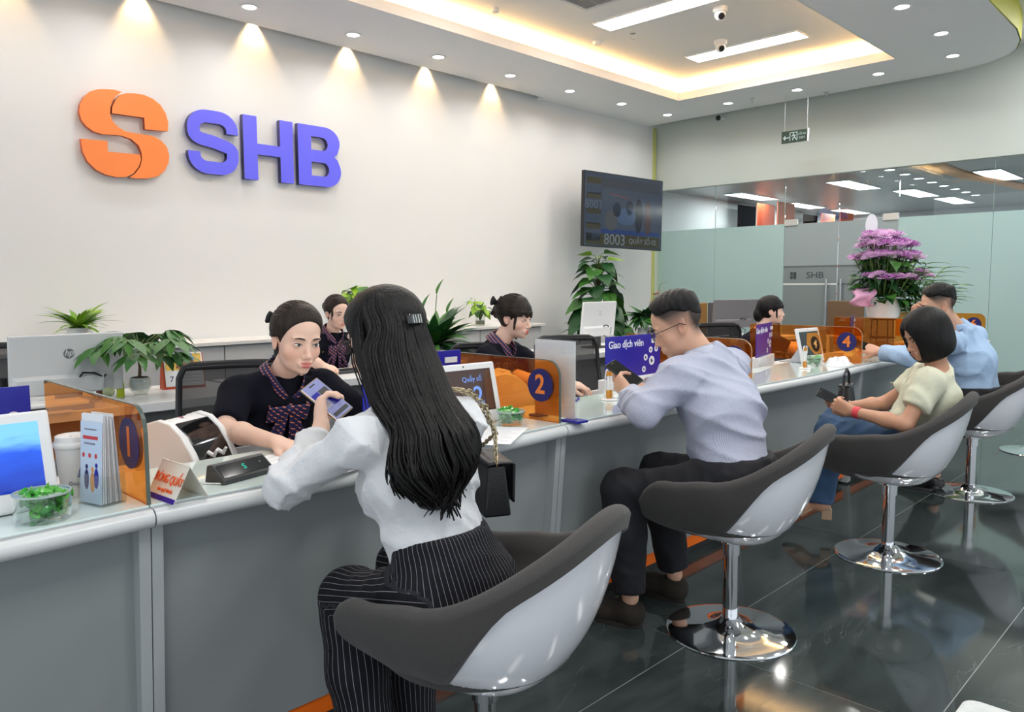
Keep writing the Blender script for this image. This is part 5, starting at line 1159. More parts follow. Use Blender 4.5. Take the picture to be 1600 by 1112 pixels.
# ---------------------------------------------------------------- person builder
def lerp(a,b,t): return A_(a)+(A_(b)-A_(a))*t
PROXY=[]
def person(sp):
    e=empty('person',(sp['base'][0],sp['base'][1],0),0,sp['label'],'person'); O=(sp['base'][0],sp['base'][1],0)
    male=sp.get('male',False); g=1.08 if male else .94; g0=g; h=Head(sp['head'],sp['face'],sp.get('up',(0,0,1)),sp.get('hs',1.0 if male else .96),male)
    N,Ch,P=A_(sp['neck']),A_(sp['chest']),A_(sp['pelvis']); sh=[A_(v) for v in sp['sh']]; el=[A_(v) for v in sp['el']]; wr=[A_(v) for v in sp['wr']]   # 0 = left, 1 = right
    lat=unit(sh[1]-sh[0]); up=unit(N-Ch); fw=unit(np.cross(up,lat)); hipl=sp.get('hiplat'); hl=unit(hipl) if hipl is not None else lat
    hp=[P-hl*.085*g,P+hl*.085*g]; kn=[A_(v) for v in sp['knee']]; an=[A_(v) for v in sp['ankle']]
    def torso(o):
        W=lerp(P,Ch,.5)+fw*.01; sm=(sh[0]+sh[1])/2-up*.035; f=sp.get('fat',1.0); g=g0*sp.get('tw',1.0)
        pr=[econe(P,W,(.150*g*f+o,.110*g*f+o),(.122*g*f+o,.092*g*f+o),hl,.05),econe(W,Ch,(.122*g*f+o,.092*g*f+o),(.143*g+o,.104*g+o),lat,.05),econe(Ch,sm,(.143*g+o,.104*g+o),(.150*g+o,.078*g+o),lat,.05),econe(sm,N,(.120*g+o,.07*g+o),(.054*g+o,.054*g+o),lat,.04)]
        if not male: pr+=[ell(Ch+fw*(.080*g)+s*lat*.062-up*.005,(.052+o,.052+o,.052+o),.035) for s in (-1,1)]
        pr+=[cone(N-up*.03+s_*lat*.03,sh[i],.045*g+o,.048*g+o,.04) for i,s_ in ((0,-1),(1,1))]
        return pr
    def arm(i,o,t0=0,t1=2.0,fo=0):
        pr=[cone(sh[i],lerp(sh[i],el[i],min(t1,1)),.048*g+o,(.048+(.038-.048)*min(t1,1))*g+o,.03)]
        if t1>1: pr.append(cone(el[i],lerp(el[i],wr[i],t1-1),.038*g+o+fo,(.038-(.038-.0245)*(t1-1))*g+o+fo,.025))
        return pr
    def leg(i,o,oc=None):
        oc=o if oc is None else oc
        return [cone(hp[i],kn[i],.080*g+o,.056*g+o,.05),cone(kn[i],lerp(kn[i],an[i],.4),.055*g+oc,.053*g+oc,.03),cone(lerp(kn[i],an[i],.4),an[i],.053*g+oc,.036*g+oc,.03)]
    # skin: one continuous body
    skin=[]
    skin+=torso(-.016)
    for i in (0,1): skin+=[cone(sh[i],el[i],.040*g,.0355*g,.03),cone(el[i],lerp(el[i],wr[i],.35),.0365*g,.036*g,.02),cone(lerp(el[i],wr[i],.35),wr[i],.036*g,.0235*g,.02)]
    for i in (0,1): skin+=[cone(hp[i],kn[i],.048*g,.040*g,.04),cone(kn[i],an[i],.044*g,.030*g,.03)]
    hb=h.W((0,-.012,-.055)); skin.append(cone(N-up*.02,hb,.052*g,.049*g,.02)); skin.append(h.prim(.018))
    fine=[(h.o-.135,h.o+.135,sp.get('res',.0035))]; tips=[None,None]
    for i,hd in enumerate(sp['hands']):
        if hd is None: continue
        pr,tips[i]=hand(wr[i],hd['d'],hd['pn'],(1 if i==0 else -1)*hd.get('flip',1),hd.get('curl',(25,35,20)),hd.get('thumb',(.55,.65,.35)),hd.get('spread',.06),(1.06 if male else .95),hd.get('fc')); skin+=pr
        lo=np.min([p[1] for p in pr],0)-.005; hi=np.max([p[2] for p in pr],0)+.005; fine.append((lo,hi,sp.get('hres',.0042)))
    o,Pv=sdf_mesh('body',skin,.011,fine,sp['skin'],e,O); tone_attr(o,Pv,h,*sp.get('tone',(.9,.3)),stubble=sp.get('stubble'))
    if sp.get('eyes',True): face_parts(h,e,O,sp.get('open',1.0))
    # top
    t=sp['top']; off=t.get('off',.008); pr=torso(off)
    for i in (0,1): pr+=arm(i,off+t.get('sl',.006),t1=t['sleeve'],fo=t.get('fo',.002))
    for i in (0,1):
        s_=t['sleeve']; a,b=(sh[i],el[i]) if s_<=1 else (el[i],wr[i]); q=lerp(a,b,s_ if s_<=1 else s_-1); pr.append(plane_cut(q,A_(b)-A_(a),q,.085))
    nd=unit(lerp(h.W((0,-.01,-.06)),N,0)-N); pr.append(plane_cut(N+nd*t.get('neckh',.012)+fw*.0,nd-fw*t.get('vneck',.25),N+nd*.06,.105,.006))
    hem=t.get('hem'); 
    if hem is not None: pr.append(plane_cut(lerp(P,Ch,hem),-(Ch-P),lerp(P,Ch,hem)-unit(Ch-P)*.12,.24,.004))
    o,Pt=sdf_mesh(t.get('name','shirt'),pr,t.get('res',.008),[],t['mat'],e,O,warp=folds(sp.get('seed',1),t.get('fold',.006),t.get('freq',34),5,t.get('dirs')),smooth_it=t.get('relax',2))
    if t.get('attr'):  # across-the-cloth coordinate for stripes
        v=np.where(np.abs((Pt-Ch)@lat)<.16,(Pt-Ch)@lat,(Pt-Ch)@up); a=o.data.attributes.new('stripe','FLOAT','POINT'); a.data.foreach_set('value',v.astype(np.float32))
    # bottom
    b=sp['bottom']; tw=sp.get('tw',1.0); pr=[econe(P-up*0,lerp(P,Ch,b.get('rise',.38)),(.155*g*tw+.022,.116*g*tw+.022),(.124*g*tw+b.get('wb',.016),.096*g*tw+b.get('wb',.016)),hl,.04)]
    for i in (0,1): pr+=leg(i,.010,b.get('oc',.016))
    for i in (0,1): pr.append(plane_cut(lerp(kn[i],an[i],b.get('len',.96)),an[i]-kn[i],lerp(kn[i],an[i],b.get('len',.96)),.1))
    if b.get('cut'): wc=lerp(P,Ch,b['cut']); pr.append(plane_cut(wc,unit(Ch-P)*.35+A_((0,0,1)),wc+A_((0,0,.17)),.25,.003))
    o,Pb=sdf_mesh('trousers',pr,.009,[],b['mat'],e,O,warp=folds(sp.get('seed',1)+9,b.get('fold',.005),b.get('freq',30),5))
    if b.get('attr'):
        best=np.full(len(Pb),9.); val=np.zeros(len(Pb))
        segs=[(hp[i],kn[i]) for i in (0,1)]+[(kn[i],an[i]) for i in (0,1)]+[(P,lerp(P,Ch,.45))]
        for si,(a,c) in enumerate(segs):
            d=c-a; L=np.linalg.norm(d); d=d/L; r=Pb-a; s_=np.clip(r@d,0,L); q=r-s_[:,None]*d; dist=np.linalg.norm(q,axis=1)-(.06 if si<4 else .11)
            rf=lat-d*(lat@d); rf=unit(rf); bf=np.cross(d,rf); an_=np.arctan2(q@bf,q@rf)*(.062 if si<4 else .13); m=dist<best; best[m]=dist[m]; val[m]=an_[m]
        a=o.data.attributes.new('stripe','FLOAT','POINT'); a.data.foreach_set('value',val.astype(np.float32))
    # shoes
    for i in (0,1):
        td=unit(sp['toe'][i]); sole=A_(an[i])*A_((1,1,0)); hz=max(0,an[i][2]-.085)*0; z0=an[i][2]-.075 if an[i][2]>.12 else .004
        s_=sp['shoe']; hl_=A_((sole[0],sole[1],z0))
        if s_.get('sandal'):
            q=hl_; o1=MB(); tz=s_['heel']
            def strip(u,v):
                x=-.05+.235*v; z=tz*(1-sst(.25,.75,v))+.006; wd=.026+.012*sst(.3,.8,v)-.02*sst(.9,1,v); p=q+td*x+np.cross((0,0,1),td)*(u-.5)*2*wd; return (p[0],p[1],z+q[2])
            uv_patch('sole',strip,7,20,s_['mat'],e,O,.010)
            hb_=MB(); hb_.M=Matrix.Translation(Vector((q-A_(O)))); a_=math.atan2(td[1],td[0]); hb_.M=hb_.M@Matrix.Rotation(a_,4,'Z'); hb_.box(-.055,-.005,-.02,.02,0,tz); hb_.build('heel',s_['mat'],e,bevel=.004)
            uv_patch('strap',lambda u,v:tuple(q+td*(.085+.03*v)+np.cross((0,0,1),td)*.043*math.cos(PI*u)+A_((0,0,.012+.045*math.sin(PI*u)))),12,4,s_['mat'],e,O,.004)
            fp=[ell(q+td*.0+A_((0,0,tz+.030)),(.034,.034,.034),.03),cone(q+td*.0+A_((0,0,tz+.034)),q+td*.11+A_((0,0,.034)),.030,.028,.03),cone(q+td*.10+A_((0,0,.03)),q+td*.165+A_((0,0,.022)),.030,.016,.03),cone(q+A_((0,0,tz+.03)),an[i],.03,.032,.03)]
            sdf_mesh('foot',fp,.006,[],sp['skin'],e,O)
        else:
            sc=s_.get('sc',1.0); fp=[ell(hl_-td*.01+A_((0,0,.042)),(.040*sc,.040*sc,.048),.03),cone(hl_+A_((0,0,.045)),hl_+td*.10*sc+A_((0,0,.036)),.040*sc,.038*sc,.03),cone(hl_+td*.10*sc+A_((0,0,.034)),hl_+td*.185*sc+A_((0,0,.028)),.042*sc,.026*sc,.03),cone(hl_+A_((0,0,.06)),an[i]+A_((0,0,-.0)),.038*sc,.033,.03)]
            fp.append(plane_cut(hl_+A_((0,0,.006)),(0,0,-1),hl_+td*.06+A_((0,0,-.19)),.2,.004)); fp.append(plane_cut(A_((hl_[0],hl_[1],hl_[2]+.088))+td*.0,unit(A_((0,0,1))-td*.25),hl_+A_((0,0,.2)),.13,.006))
            so,_=sdf_mesh('shoe',fp,.006,[],s_['mat'],e,O)
            def outl(k):
                a=2*PI*k/28; x=math.cos(a); y=math.sin(a); L_=.125*sc; return hl_+td*(.07*sc+L_*x*(1 if x>0 else .92))+np.cross((0,0,1),td)*(.043*sc*y*(1-.18*x*0))+A_((0,0,0))
            q=MB(); q.prism([(outl(k)[0]-O[0],outl(k)[1]-O[1]) for k in range(28)],hl_[2]-.003 if hl_[2]>.003 else .001,hl_[2]+.012); q.build('sole',s_.get('sole',DARKP),so)
    return dict(e=e,O=O,h=h,N=N,Ch=Ch,P=P,lat=lat,up=up,fw=fw,g=g,wr=wr,el=el,sh=sh,tips=tips,hp=hp)
# ---------------------------------------------------------------- hair styles (local head coordinates)
def strand(ang,n,amp): return amp*np.abs(np.sin(ang*n+2.2*np.sin(ang*3.1)))
def hair_pulled(x,y,z,h,line=.02,off=.013):
    cut=(y-(.020+.66*(z+.008))-1.6*x*x*0)*.85
    edge=np.clip(-cut/.045,0,1); an=np.arctan2(x,z-.01); d=h.skull(x,y,z)-(.0015+off*edge**.7); d=d+strand(an+y*3,26,.0012)*edge
    ear=ell_f((.078,-.004,-.018),(.02,.022,.032))(np.abs(x),y,z)
    d=-smin(-d,-cut,.004); return -smin(-d,ear,.006)
def add_hair(p,fn,m,rad=.17,extra=(),res=.0045,c=(0,0,0),name='hair'):
    h=p['h']; pr=[h.custom(lambda x,y,z:fn(x,y,z,h),rad,.01,c)]+list(extra); o,_=sdf_mesh(name,pr,res,[],m,p['e'],p['O'],smooth_it=0); return o
def combed_locks(p,m,bun,n=110,off=.0135,rad=.0030,fan=1.75,seed=4,line=lambda y,z:y-(.020+.66*(z+.008))):
    """fine combed locks from the hairline over the skull to the bun"""
    h=p['h']; r=random.Random(seed); c0=A_((0,-.005,.03)); q=MB(); O=A_(p['O'])
    def surf(d,o):
        lo,hi=.02,.16
        for _ in range(18):
            m_=(lo+hi)/2; v=c0+d*m_
            if float(h.skull(v[0],v[1],v[2]))<o: lo=m_
            else: hi=m_
        return c0+d*lo
    db=unit(A_(bun)-c0)
    for k in range(n):
        ph=r.uniform(-fan,fan); d0=None
        for th in np.linspace(1.5,-.9,60):
            d=A_((math.sin(ph)*math.cos(th),math.sin(th),math.cos(ph)*math.cos(th))); v=surf(d,0)
            if line(v[1],v[2])<0: d0=d; break
        if d0 is None: continue
        pts=[];rs=[];nn=11
        for j in range(nn):
            t=j/(nn-1); w=math.acos(max(-1,min(1,float(d0@db)))); d=(math.sin((1-t)*w)*d0+math.sin(t*w)*db)/max(1e-4,math.sin(w)); d=unit(d); o=off*min(1,.10+t*3)
            pts.append(tuple(h.W(surf(d,o))-O)); rs.append(rad*(.25+.75*math.sin(PI*min(.92,.08+t))))
        q.tube(pts,rs,5,flat=.7)
    o=q.build('hair_locks',m,p['e'],smooth=2); o['kind']='stuff'; return o
def bow(p,c,s=1.0,m=BLACKCLOTH,lr=(1,0,0)):
    h=p['h']; O=p['O']; c=A_(c)
    pr=[]
    for k in (-1,1):
        pr+=[econe(h.W(c),h.W(c+A_((k*.045*s,-.004,.012*s))),(.007*s,.006*s),(.024*s,.008*s),h.D((0,0,1)),.006),econe(h.W(c+A_((0,-.004,-.004))),h.W(c+A_((k*.024*s,-.010,-.055*s))),(.005*s,.004*s),(.014*s,.004*s),h.D((1,0,0)),.005)]
    pr.append(ell(h.W(c),(.012*s,)*3,.01)); sdf_mesh('hair_bow',pr,.005,[],m,p['e'],p['O'])
def teller_scarf(p,knot=.085,drop=.062,big=1.0):
    N,fw,up,lat,O,e=p['N'],p['fw'],p['up'],p['lat'],p['O'],p['e']; h=p['h']
    nk=unit(h.W((0,-.01,-.06))-N); C0=N+nk*.030
    K=N+fw*knot-up*drop
    def ring(u,v):
        a=(u-.5)*2*PI*.95; r=.066*p['g']/.94; c=C0+nk*(.022-.045*v)
        s=sst(.35,1.0,abs(a)/PI); q=c-fw*math.cos(a)*r*(1+.20*v)+lat*math.sin(a)*r*(1+.25*v)
        return q*(1-s*.85)+(K+lat*math.sin(a)*.012+up*(.02-.03*v))*s*.85+fw*.022*math.sin(PI*s)
    uv_patch('scarf',ring,48,8,SCARF,e,O,.004)
    for k in (-1,1):
        def loop(u,v):
            a=u*2*PI; L=.060*big; w=.026*big*(.35+.65*math.sin(PI*(.5-.5*math.cos(a))*.5+.2)); x=L*(.5-.5*math.cos(a)); z=.014*math.sin(a)
            return K+lat*k*x+fw*(.012+z)+up*((v-.5)*2*w-.25*x)
        uv_patch('scarf_loop',loop,26,7,SCARF,e,O,.003)
        def tail(u,v):
            w=.013+.028*v; return K+lat*(k*(.012+.045*v)+(u-.5)*2*w)+fw*(.012+.022*math.sin(PI*v*.6)+.006*math.sin(u*9))-up*(.13*big*v)
        uv_patch('scarf_tail',tail,8,14,SCARF,e,O,.003)
    kn,_=sdf_mesh('scarf_knot',[ell(K+fw*.012,(.018,.018,.020),.01)],.005,[],SCARF,e,O)
def badge(p,x,z,m,y=.125):
    c=p['Ch']+p['lat']*x+p['up']*z+p['fw']*y; M=frame(c-A_(p['O']),p['lat'],p['up']); q=MB(); q.M=M; q.box(-.022,.022,-.007,.007,0,.003); q.build('name_badge',m,p['e'])
NAVYD=mat('navy uniform cloth',(.0055,.006,.012),.9,spec=.15,bump=.15,bscale=500)
NAVYT=mat('navy skirt cloth',(.010,.011,.016),.85)
SHOEB=mat('black leather',(.010,.010,.011),.35)
# ================================================================== teller 1
T1=person(dict(base=(1.42,2.72),label='woman teller in navy uniform and dotted scarf, facing the long haired customer',head=(1.42,2.44,1.115),face=(-.10,-.98,-.20),up=(.06,.0,1),hs=1.02,
  neck=(1.42,2.55,.985),chest=(1.42,2.63,.82),pelvis=(1.42,2.78,.55),sh=((1.575,2.52,.925),(1.255,2.565,.925)),el=((1.67,2.37,.80),(1.145,2.435,.832)),wr=((1.45,2.14,.822),(1.185,2.175,.820)),
  hands=[dict(d=(-.85,-.35,-.1),pn=(0,0,-1),curl=(15,25,15)),dict(d=(.25,-.85,-.16),pn=(0,.0,-1),curl=(18,30,20),thumb=(.5,.7,.25))],
  knee=((1.56,2.40,.52),(1.30,2.40,.52)),ankle=((1.54,2.45,.09),(1.30,2.45,.09)),toe=((0,-1,0),(0,-1,0)),skin=SKINF,tone=(.85,.42),res=.0027,hres=.0038,
  top=dict(name='uniform_top',mat=NAVYD,sleeve=.86,neckh=-.012,vneck=.9,fold=.004,sl=.010),bottom=dict(mat=NAVYT),shoe=dict(mat=SHOEB,sc=.92),seed=3))
add_hair(T1,lambda x,y,z,h:smin(hair_pulled(x,y,z,h),ell_f((0,-.108,.012),(.040,.032,.042))(x,y,z)+strand(np.arctan2(x,z),9,.002),.012),HAIRBR,.17)
combed_locks(T1,HAIRBR,(0,-.11,.012),130,seed=4); bow(T1,(.0,-.138,.030),1.05); teller_scarf(T1,.105,.075,1.25)
badge(T1,.09,-.01,mat('gold badge',srgb(200,160,80),.3,.6))
pen(1.245,2.085,ZC+.014,120,'blue pen held over the form by teller 1',BLUES)
# ================================================================== rear teller
T2=person(dict(base=(2.99,4.72),label='woman teller in navy uniform working at the rear desk with a mouse',head=(2.99,4.60,1.115),face=(-.06,-.98,-.16),up=(-.03,0,1),
  neck=(2.99,4.67,.975),chest=(2.99,4.72,.82),pelvis=(2.99,4.84,.55),sh=((3.14,4.65,.905),(2.84,4.68,.905)),el=((3.24,4.50,.80),(2.76,4.55,.80)),wr=((3.04,4.36,.775),(2.705,4.31,.785)),
  hands=[dict(d=(-.9,-.3,0),pn=(0,0,-1)),dict(d=(0,-1,-.1),pn=(0,0,-1),curl=(15,25,20))],knee=((3.1,4.42,.52),(2.88,4.42,.52)),ankle=((3.1,4.5,.09),(2.88,4.5,.09)),toe=((0,-1,0),(0,-1,0)),skin=SKINF,tone=(.7,.3),res=.0045,hres=.006,
  top=dict(name='uniform_top',mat=NAVYD,sleeve=.85,neckh=-.012,vneck=.85,fold=.004,sl=.010),bottom=dict(mat=NAVYT),shoe=dict(mat=SHOEB,sc=.92),seed=5))
def bangs(x,y,z,h):
    d=hair_pulled(x,y,z,h); ax=np.abs(x)
    loc=ell_f((.060,.046,-.004),(.010,.010,.050))(ax,y,z)+strand(ax*400,1,.001); return smin(d,loc,.008)
add_hair(T2,lambda x,y,z,h:smin(bangs(x,y,z,h),ell_f((.02,-.10,.03),(.04,.032,.04))(x,y,z),.012),HAIRBR,.17,res=.006)
combed_locks(T2,HAIRBR,(.02,-.10,.03),70,seed=8); teller_scarf(T2,.10,.07,1.1); badge(T2,.08,.06,mat('gold badge',srgb(200,160,80),.3,.6),.10)
q=MB(); c=lerp(T2['wr'][0],T2['el'][0],.12)-A_(T2['O']); d=unit(T2['el'][0]-T2['wr'][0]); q.tube([c-d*.012,c+d*.012],.030,14); q.build('wristwatch',WPLAST,T2['e'],smooth=True)
# ================================================================== teller 3
T3=person(dict(base=(3.0,3.02),label='woman teller with bangs and hair bow behind divider 2, looking right',head=(3.02,2.93,1.125),face=(.30,-.94,-.16),
  neck=(2.97,3.00,.985),chest=(2.95,3.07,.83),pelvis=(2.92,3.18,.55),sh=((3.12,3.045,.92),(2.815,2.94,.92)),el=((3.20,2.83,.82),(2.83,2.70,.83)),wr=((3.08,2.60,.79),(2.98,2.52,.79)),
  hands=[dict(d=(-.3,-.9,0),pn=(0,0,-1)),dict(d=(.4,-.9,0),pn=(0,0,-1))],knee=((3.1,2.75,.52),(2.9,2.70,.52)),ankle=((3.1,2.8,.09),(2.9,2.75,.09)),toe=((.2,-1,0),(.2,-1,0)),skin=SKINF,tone=(1.0,.35),res=.0035,hres=.006,open=.75,
  top=dict(name='uniform_top',mat=NAVYD,sleeve=.85,neckh=-.012,vneck=.85,fold=.004,sl=.010),bottom=dict(mat=NAVYT),shoe=dict(mat=SHOEB,sc=.92),seed=6))
def fringe(x,y,z,h):
    d=hair_pulled(x,y,z,h,off=.015); ax=np.abs(x)
    br=np.maximum(h.skull(x,y,z)-.011-.004*(z<.05),-(z-(.020+.007*np.sin(x*150+1)+.004*np.sin(x*410))))+strand(x,160,.0030); br=np.maximum(br,-(y-.02)); br=np.maximum(br,z-.09)
    side=ell_f((.062,.040,-.012),(.009,.009,.056))(ax,y,z)+strand(ax*300+y*200,1,.001); return smin(smin(d,br,.006),side,.008)
add_hair(T3,lambda x,y,z,h:smin(fringe(x,y,z,h),ell_f((0,-.108,.020),(.036,.030,.046))(x,y,z),.012),HAIRBR,.17)
combed_locks(T3,HAIRBR,(0,-.11,.02),90,seed=6,off=.0165); bow(T3,(.0,-.120,.062),1.2); teller_scarf(T3,.10,.07,1.1)
# ================================================================== teller 4
T4=person(dict(base=(5.9,2.98),label='woman teller with tied black hair behind divider 4, in profile',head=(5.89,2.86,1.085),face=(.56,-.83,.02),
  neck=(5.85,2.92,.945),chest=(5.83,2.98,.80),pelvis=(5.80,3.08,.54),sh=((5.99,3.01,.88),(5.73,2.84,.88)),el=((6.1,2.80,.80),(5.80,2.62,.80)),wr=((6.1,2.56,.79),(5.98,2.50,.79)),
  hands=[None,None],knee=((6.0,2.7,.52),(5.85,2.6,.52)),ankle=((6.0,2.75,.09),(5.85,2.7,.09)),toe=((.4,-1,0),(.4,-1,0)),skin=SKINF,tone=(.7,.25),res=.005,
  top=dict(name='uniform_top',mat=NAVYD,sleeve=.85,neckh=-.012,vneck=.85,fold=.004,res=.011),bottom=dict(mat=NAVYT),shoe=dict(mat=SHOEB,sc=.92),seed=8))
add_hair(T4,lambda x,y,z,h:smin(fringe(x,y,z,h),ell_f((0,-.10,-.03),(.05,.04,.06))(x,y,z),.02),HAIRB,.17,res=.006)
# ================================================================== phones
SCRP=mat('phone screen',srgb(120,125,165),.1,emit=.25,ecol=srgb(150,155,200))
def phone(c,up,nrm,lab,m_=BLACKP,lit=True,w_=.072,h_=.15):
    e=empty('mobile_phone',tuple(c),0,lab,'phone'); n=unit(nrm); u=unit(A_(up)-n*(A_(up)@n)); M=frame((0,0,0),np.cross(u,n),u)
    q=MB(); q.M=M; q.box(-w_/2,w_/2,-h_/2,h_/2,-.004,.004); q.build('casing',m_,e,bevel=.003)
    q=MB(); q.M=M; q.box(-w_/2+.003,w_/2-.003,-h_/2+.004,h_/2-.004,.004,.0048); s=q.build('screen',SCRP if lit else mat('glossy black',(.006,.006,.007),.06,coat=.6),e)
    q=MB(); q.M=M; q.box(-.01,.01,h_/2-.014,h_/2-.010,.0049,.0052); q.build('camera_notch',BLACKP,s)
    if lit:
        for k,(x,y,w2,h2) in enumerate(((-.016,.02,.012,.012),(.012,.018,.014,.014),(-.016,-.012,.012,.012),(.014,-.014,.013,.013),(0,-.05,.026,.006))):
            q=MB(); q.M=M; q.box(x-w2,x+w2,y-h2,y+h2,.0049,.0053); q.build('app_tile',[BLUES,DARKP,mat('tile pale',(.6,.62,.7),.4)][k%3],s)
    return e
def attr_stripes(name,base,line,period,width,rough=.75,bump=.1):
    m=bpy.data.materials.new(name); m.use_nodes=True; nt=m.node_tree; b=nt.nodes['Principled BSDF']; L=nt.links.new; N=nt.nodes.new
    a=N('ShaderNodeAttribute'); a.attribute_name='stripe'
    mu=N('ShaderNodeMath'); mu.operation='DIVIDE'; L(a.outputs['Fac'],mu.inputs[0]); mu.inputs[1].default_value=period
    fr=N('ShaderNodeMath'); fr.operation='FRACT'; L(mu.outputs[0],fr.inputs[0]); lt=N('ShaderNodeMath'); lt.operation='LESS_THAN'; L(fr.outputs[0],lt.inputs[0]); lt.inputs[1].default_value=width
    mx=N('ShaderNodeMix'); mx.data_type='RGBA'; L(lt.outputs[0],mx.inputs['Factor']); mx.inputs['A'].default_value=(*base,1); mx.inputs['B'].default_value=(*line,1); L(mx.outputs['Result'],b.inputs['Base Color']); b.inputs['Roughness'].default_value=rough; tc=N('ShaderNodeTexCoord'); ns=N('ShaderNodeTexNoise'); ns.inputs['Scale'].default_value=18; ns.inputs['Detail'].default_value=4; L(tc.outputs['Object'],ns.inputs['Vector']); bp=N('ShaderNodeBump'); bp.inputs['Strength'].default_value=.5; bp.inputs['Distance'].default_value=.012; L(ns.outputs[0],bp.inputs['Height']); L(bp.outputs[0],b.inputs['Normal']); b.inputs['Specular IOR Level'].default_value=.25
    return m
# ================================================================== customer 1: long haired woman
WSHIRT=mat('white shirt cotton',(.72,.73,.75),.8,bump=.6,bscale=22); PIN=attr_stripes('black pinstripe',(.006,.006,.009),(.22,.22,.25),.0125,.09)
C1=person(dict(base=(1.12,1.27),label='woman customer with long black hair, white shirt and pinstripe trousers, seen from behind',head=(1.135,1.535,1.175),face=(-.33,.90,-.22),up=(.02,0,1),
  neck=(1.115,1.44,1.02),chest=(1.105,1.375,.865),pelvis=(1.155,1.315,.59),sh=((.965,1.415,.960),(1.255,1.395,.965)),el=((.895,1.60,.842),(1.35,1.58,.85)),wr=((1.085,1.755,.93),(1.27,1.78,.84)),
  hands=[dict(d=(.32,.55,.70),pn=(.85,-.45,-.1),fc=[(35,45,30),(40,50,30),(42,50,30),(45,50,30)],thumb=(.4,.8,.5)),dict(d=(-.5,.8,0),pn=(0,0,-1))],
  tw=.86,knee=((1.075,1.63,.515),(1.29,1.68,.53)),ankle=((1.06,1.53,.10),(1.27,1.62,.10)),toe=((-.1,1,0),(.1,1,0)),skin=SKINF,tone=(.8,.3),eyes=True,res=.0035,hres=.0036,
  top=dict(mat=WSHIRT,sleeve=1.86,neckh=.02,vneck=.1,fold=.010,freq=28,off=.009,sl=-.002,fo=.005,res=.0055,hem=.20,dirs=((1,0,1),(0,1,1),(1,1,0),(0,0,1))),
  bottom=dict(mat=PIN,oc=.026,len=1.0,attr=True,rise=.60,cut=.56,wb=.020,fold=.004),shoe=dict(mat=SHOEB,sc=.95),seed=11))
# collar
def collar(p,m,r=.060,hh=.034,out=.012):
    N,fw,up,lat=p['N'],p['fw'],p['up'],p['lat']; nk=unit(p['h'].W((0,-.01,-.06))-N); C0=N+nk*.018
    def f(u,v):
        a=(u-.5)*2*PI*.90; w=abs(2*v-1); up_=hh*(1-w); o=r*p['g']+ (out*(w if v>.5 else .0)); return C0-fw*math.cos(a)*o+lat*math.sin(a)*o+nk*(up_-.008-.022*(v>.5)*w*abs(math.sin(a/2)))+fw*.02*sst(.5,1,abs(a)/PI)
    uv_patch('collar',f,44,9,m,p['e'],p['O'],.0025)
collar(C1,WSHIRT)
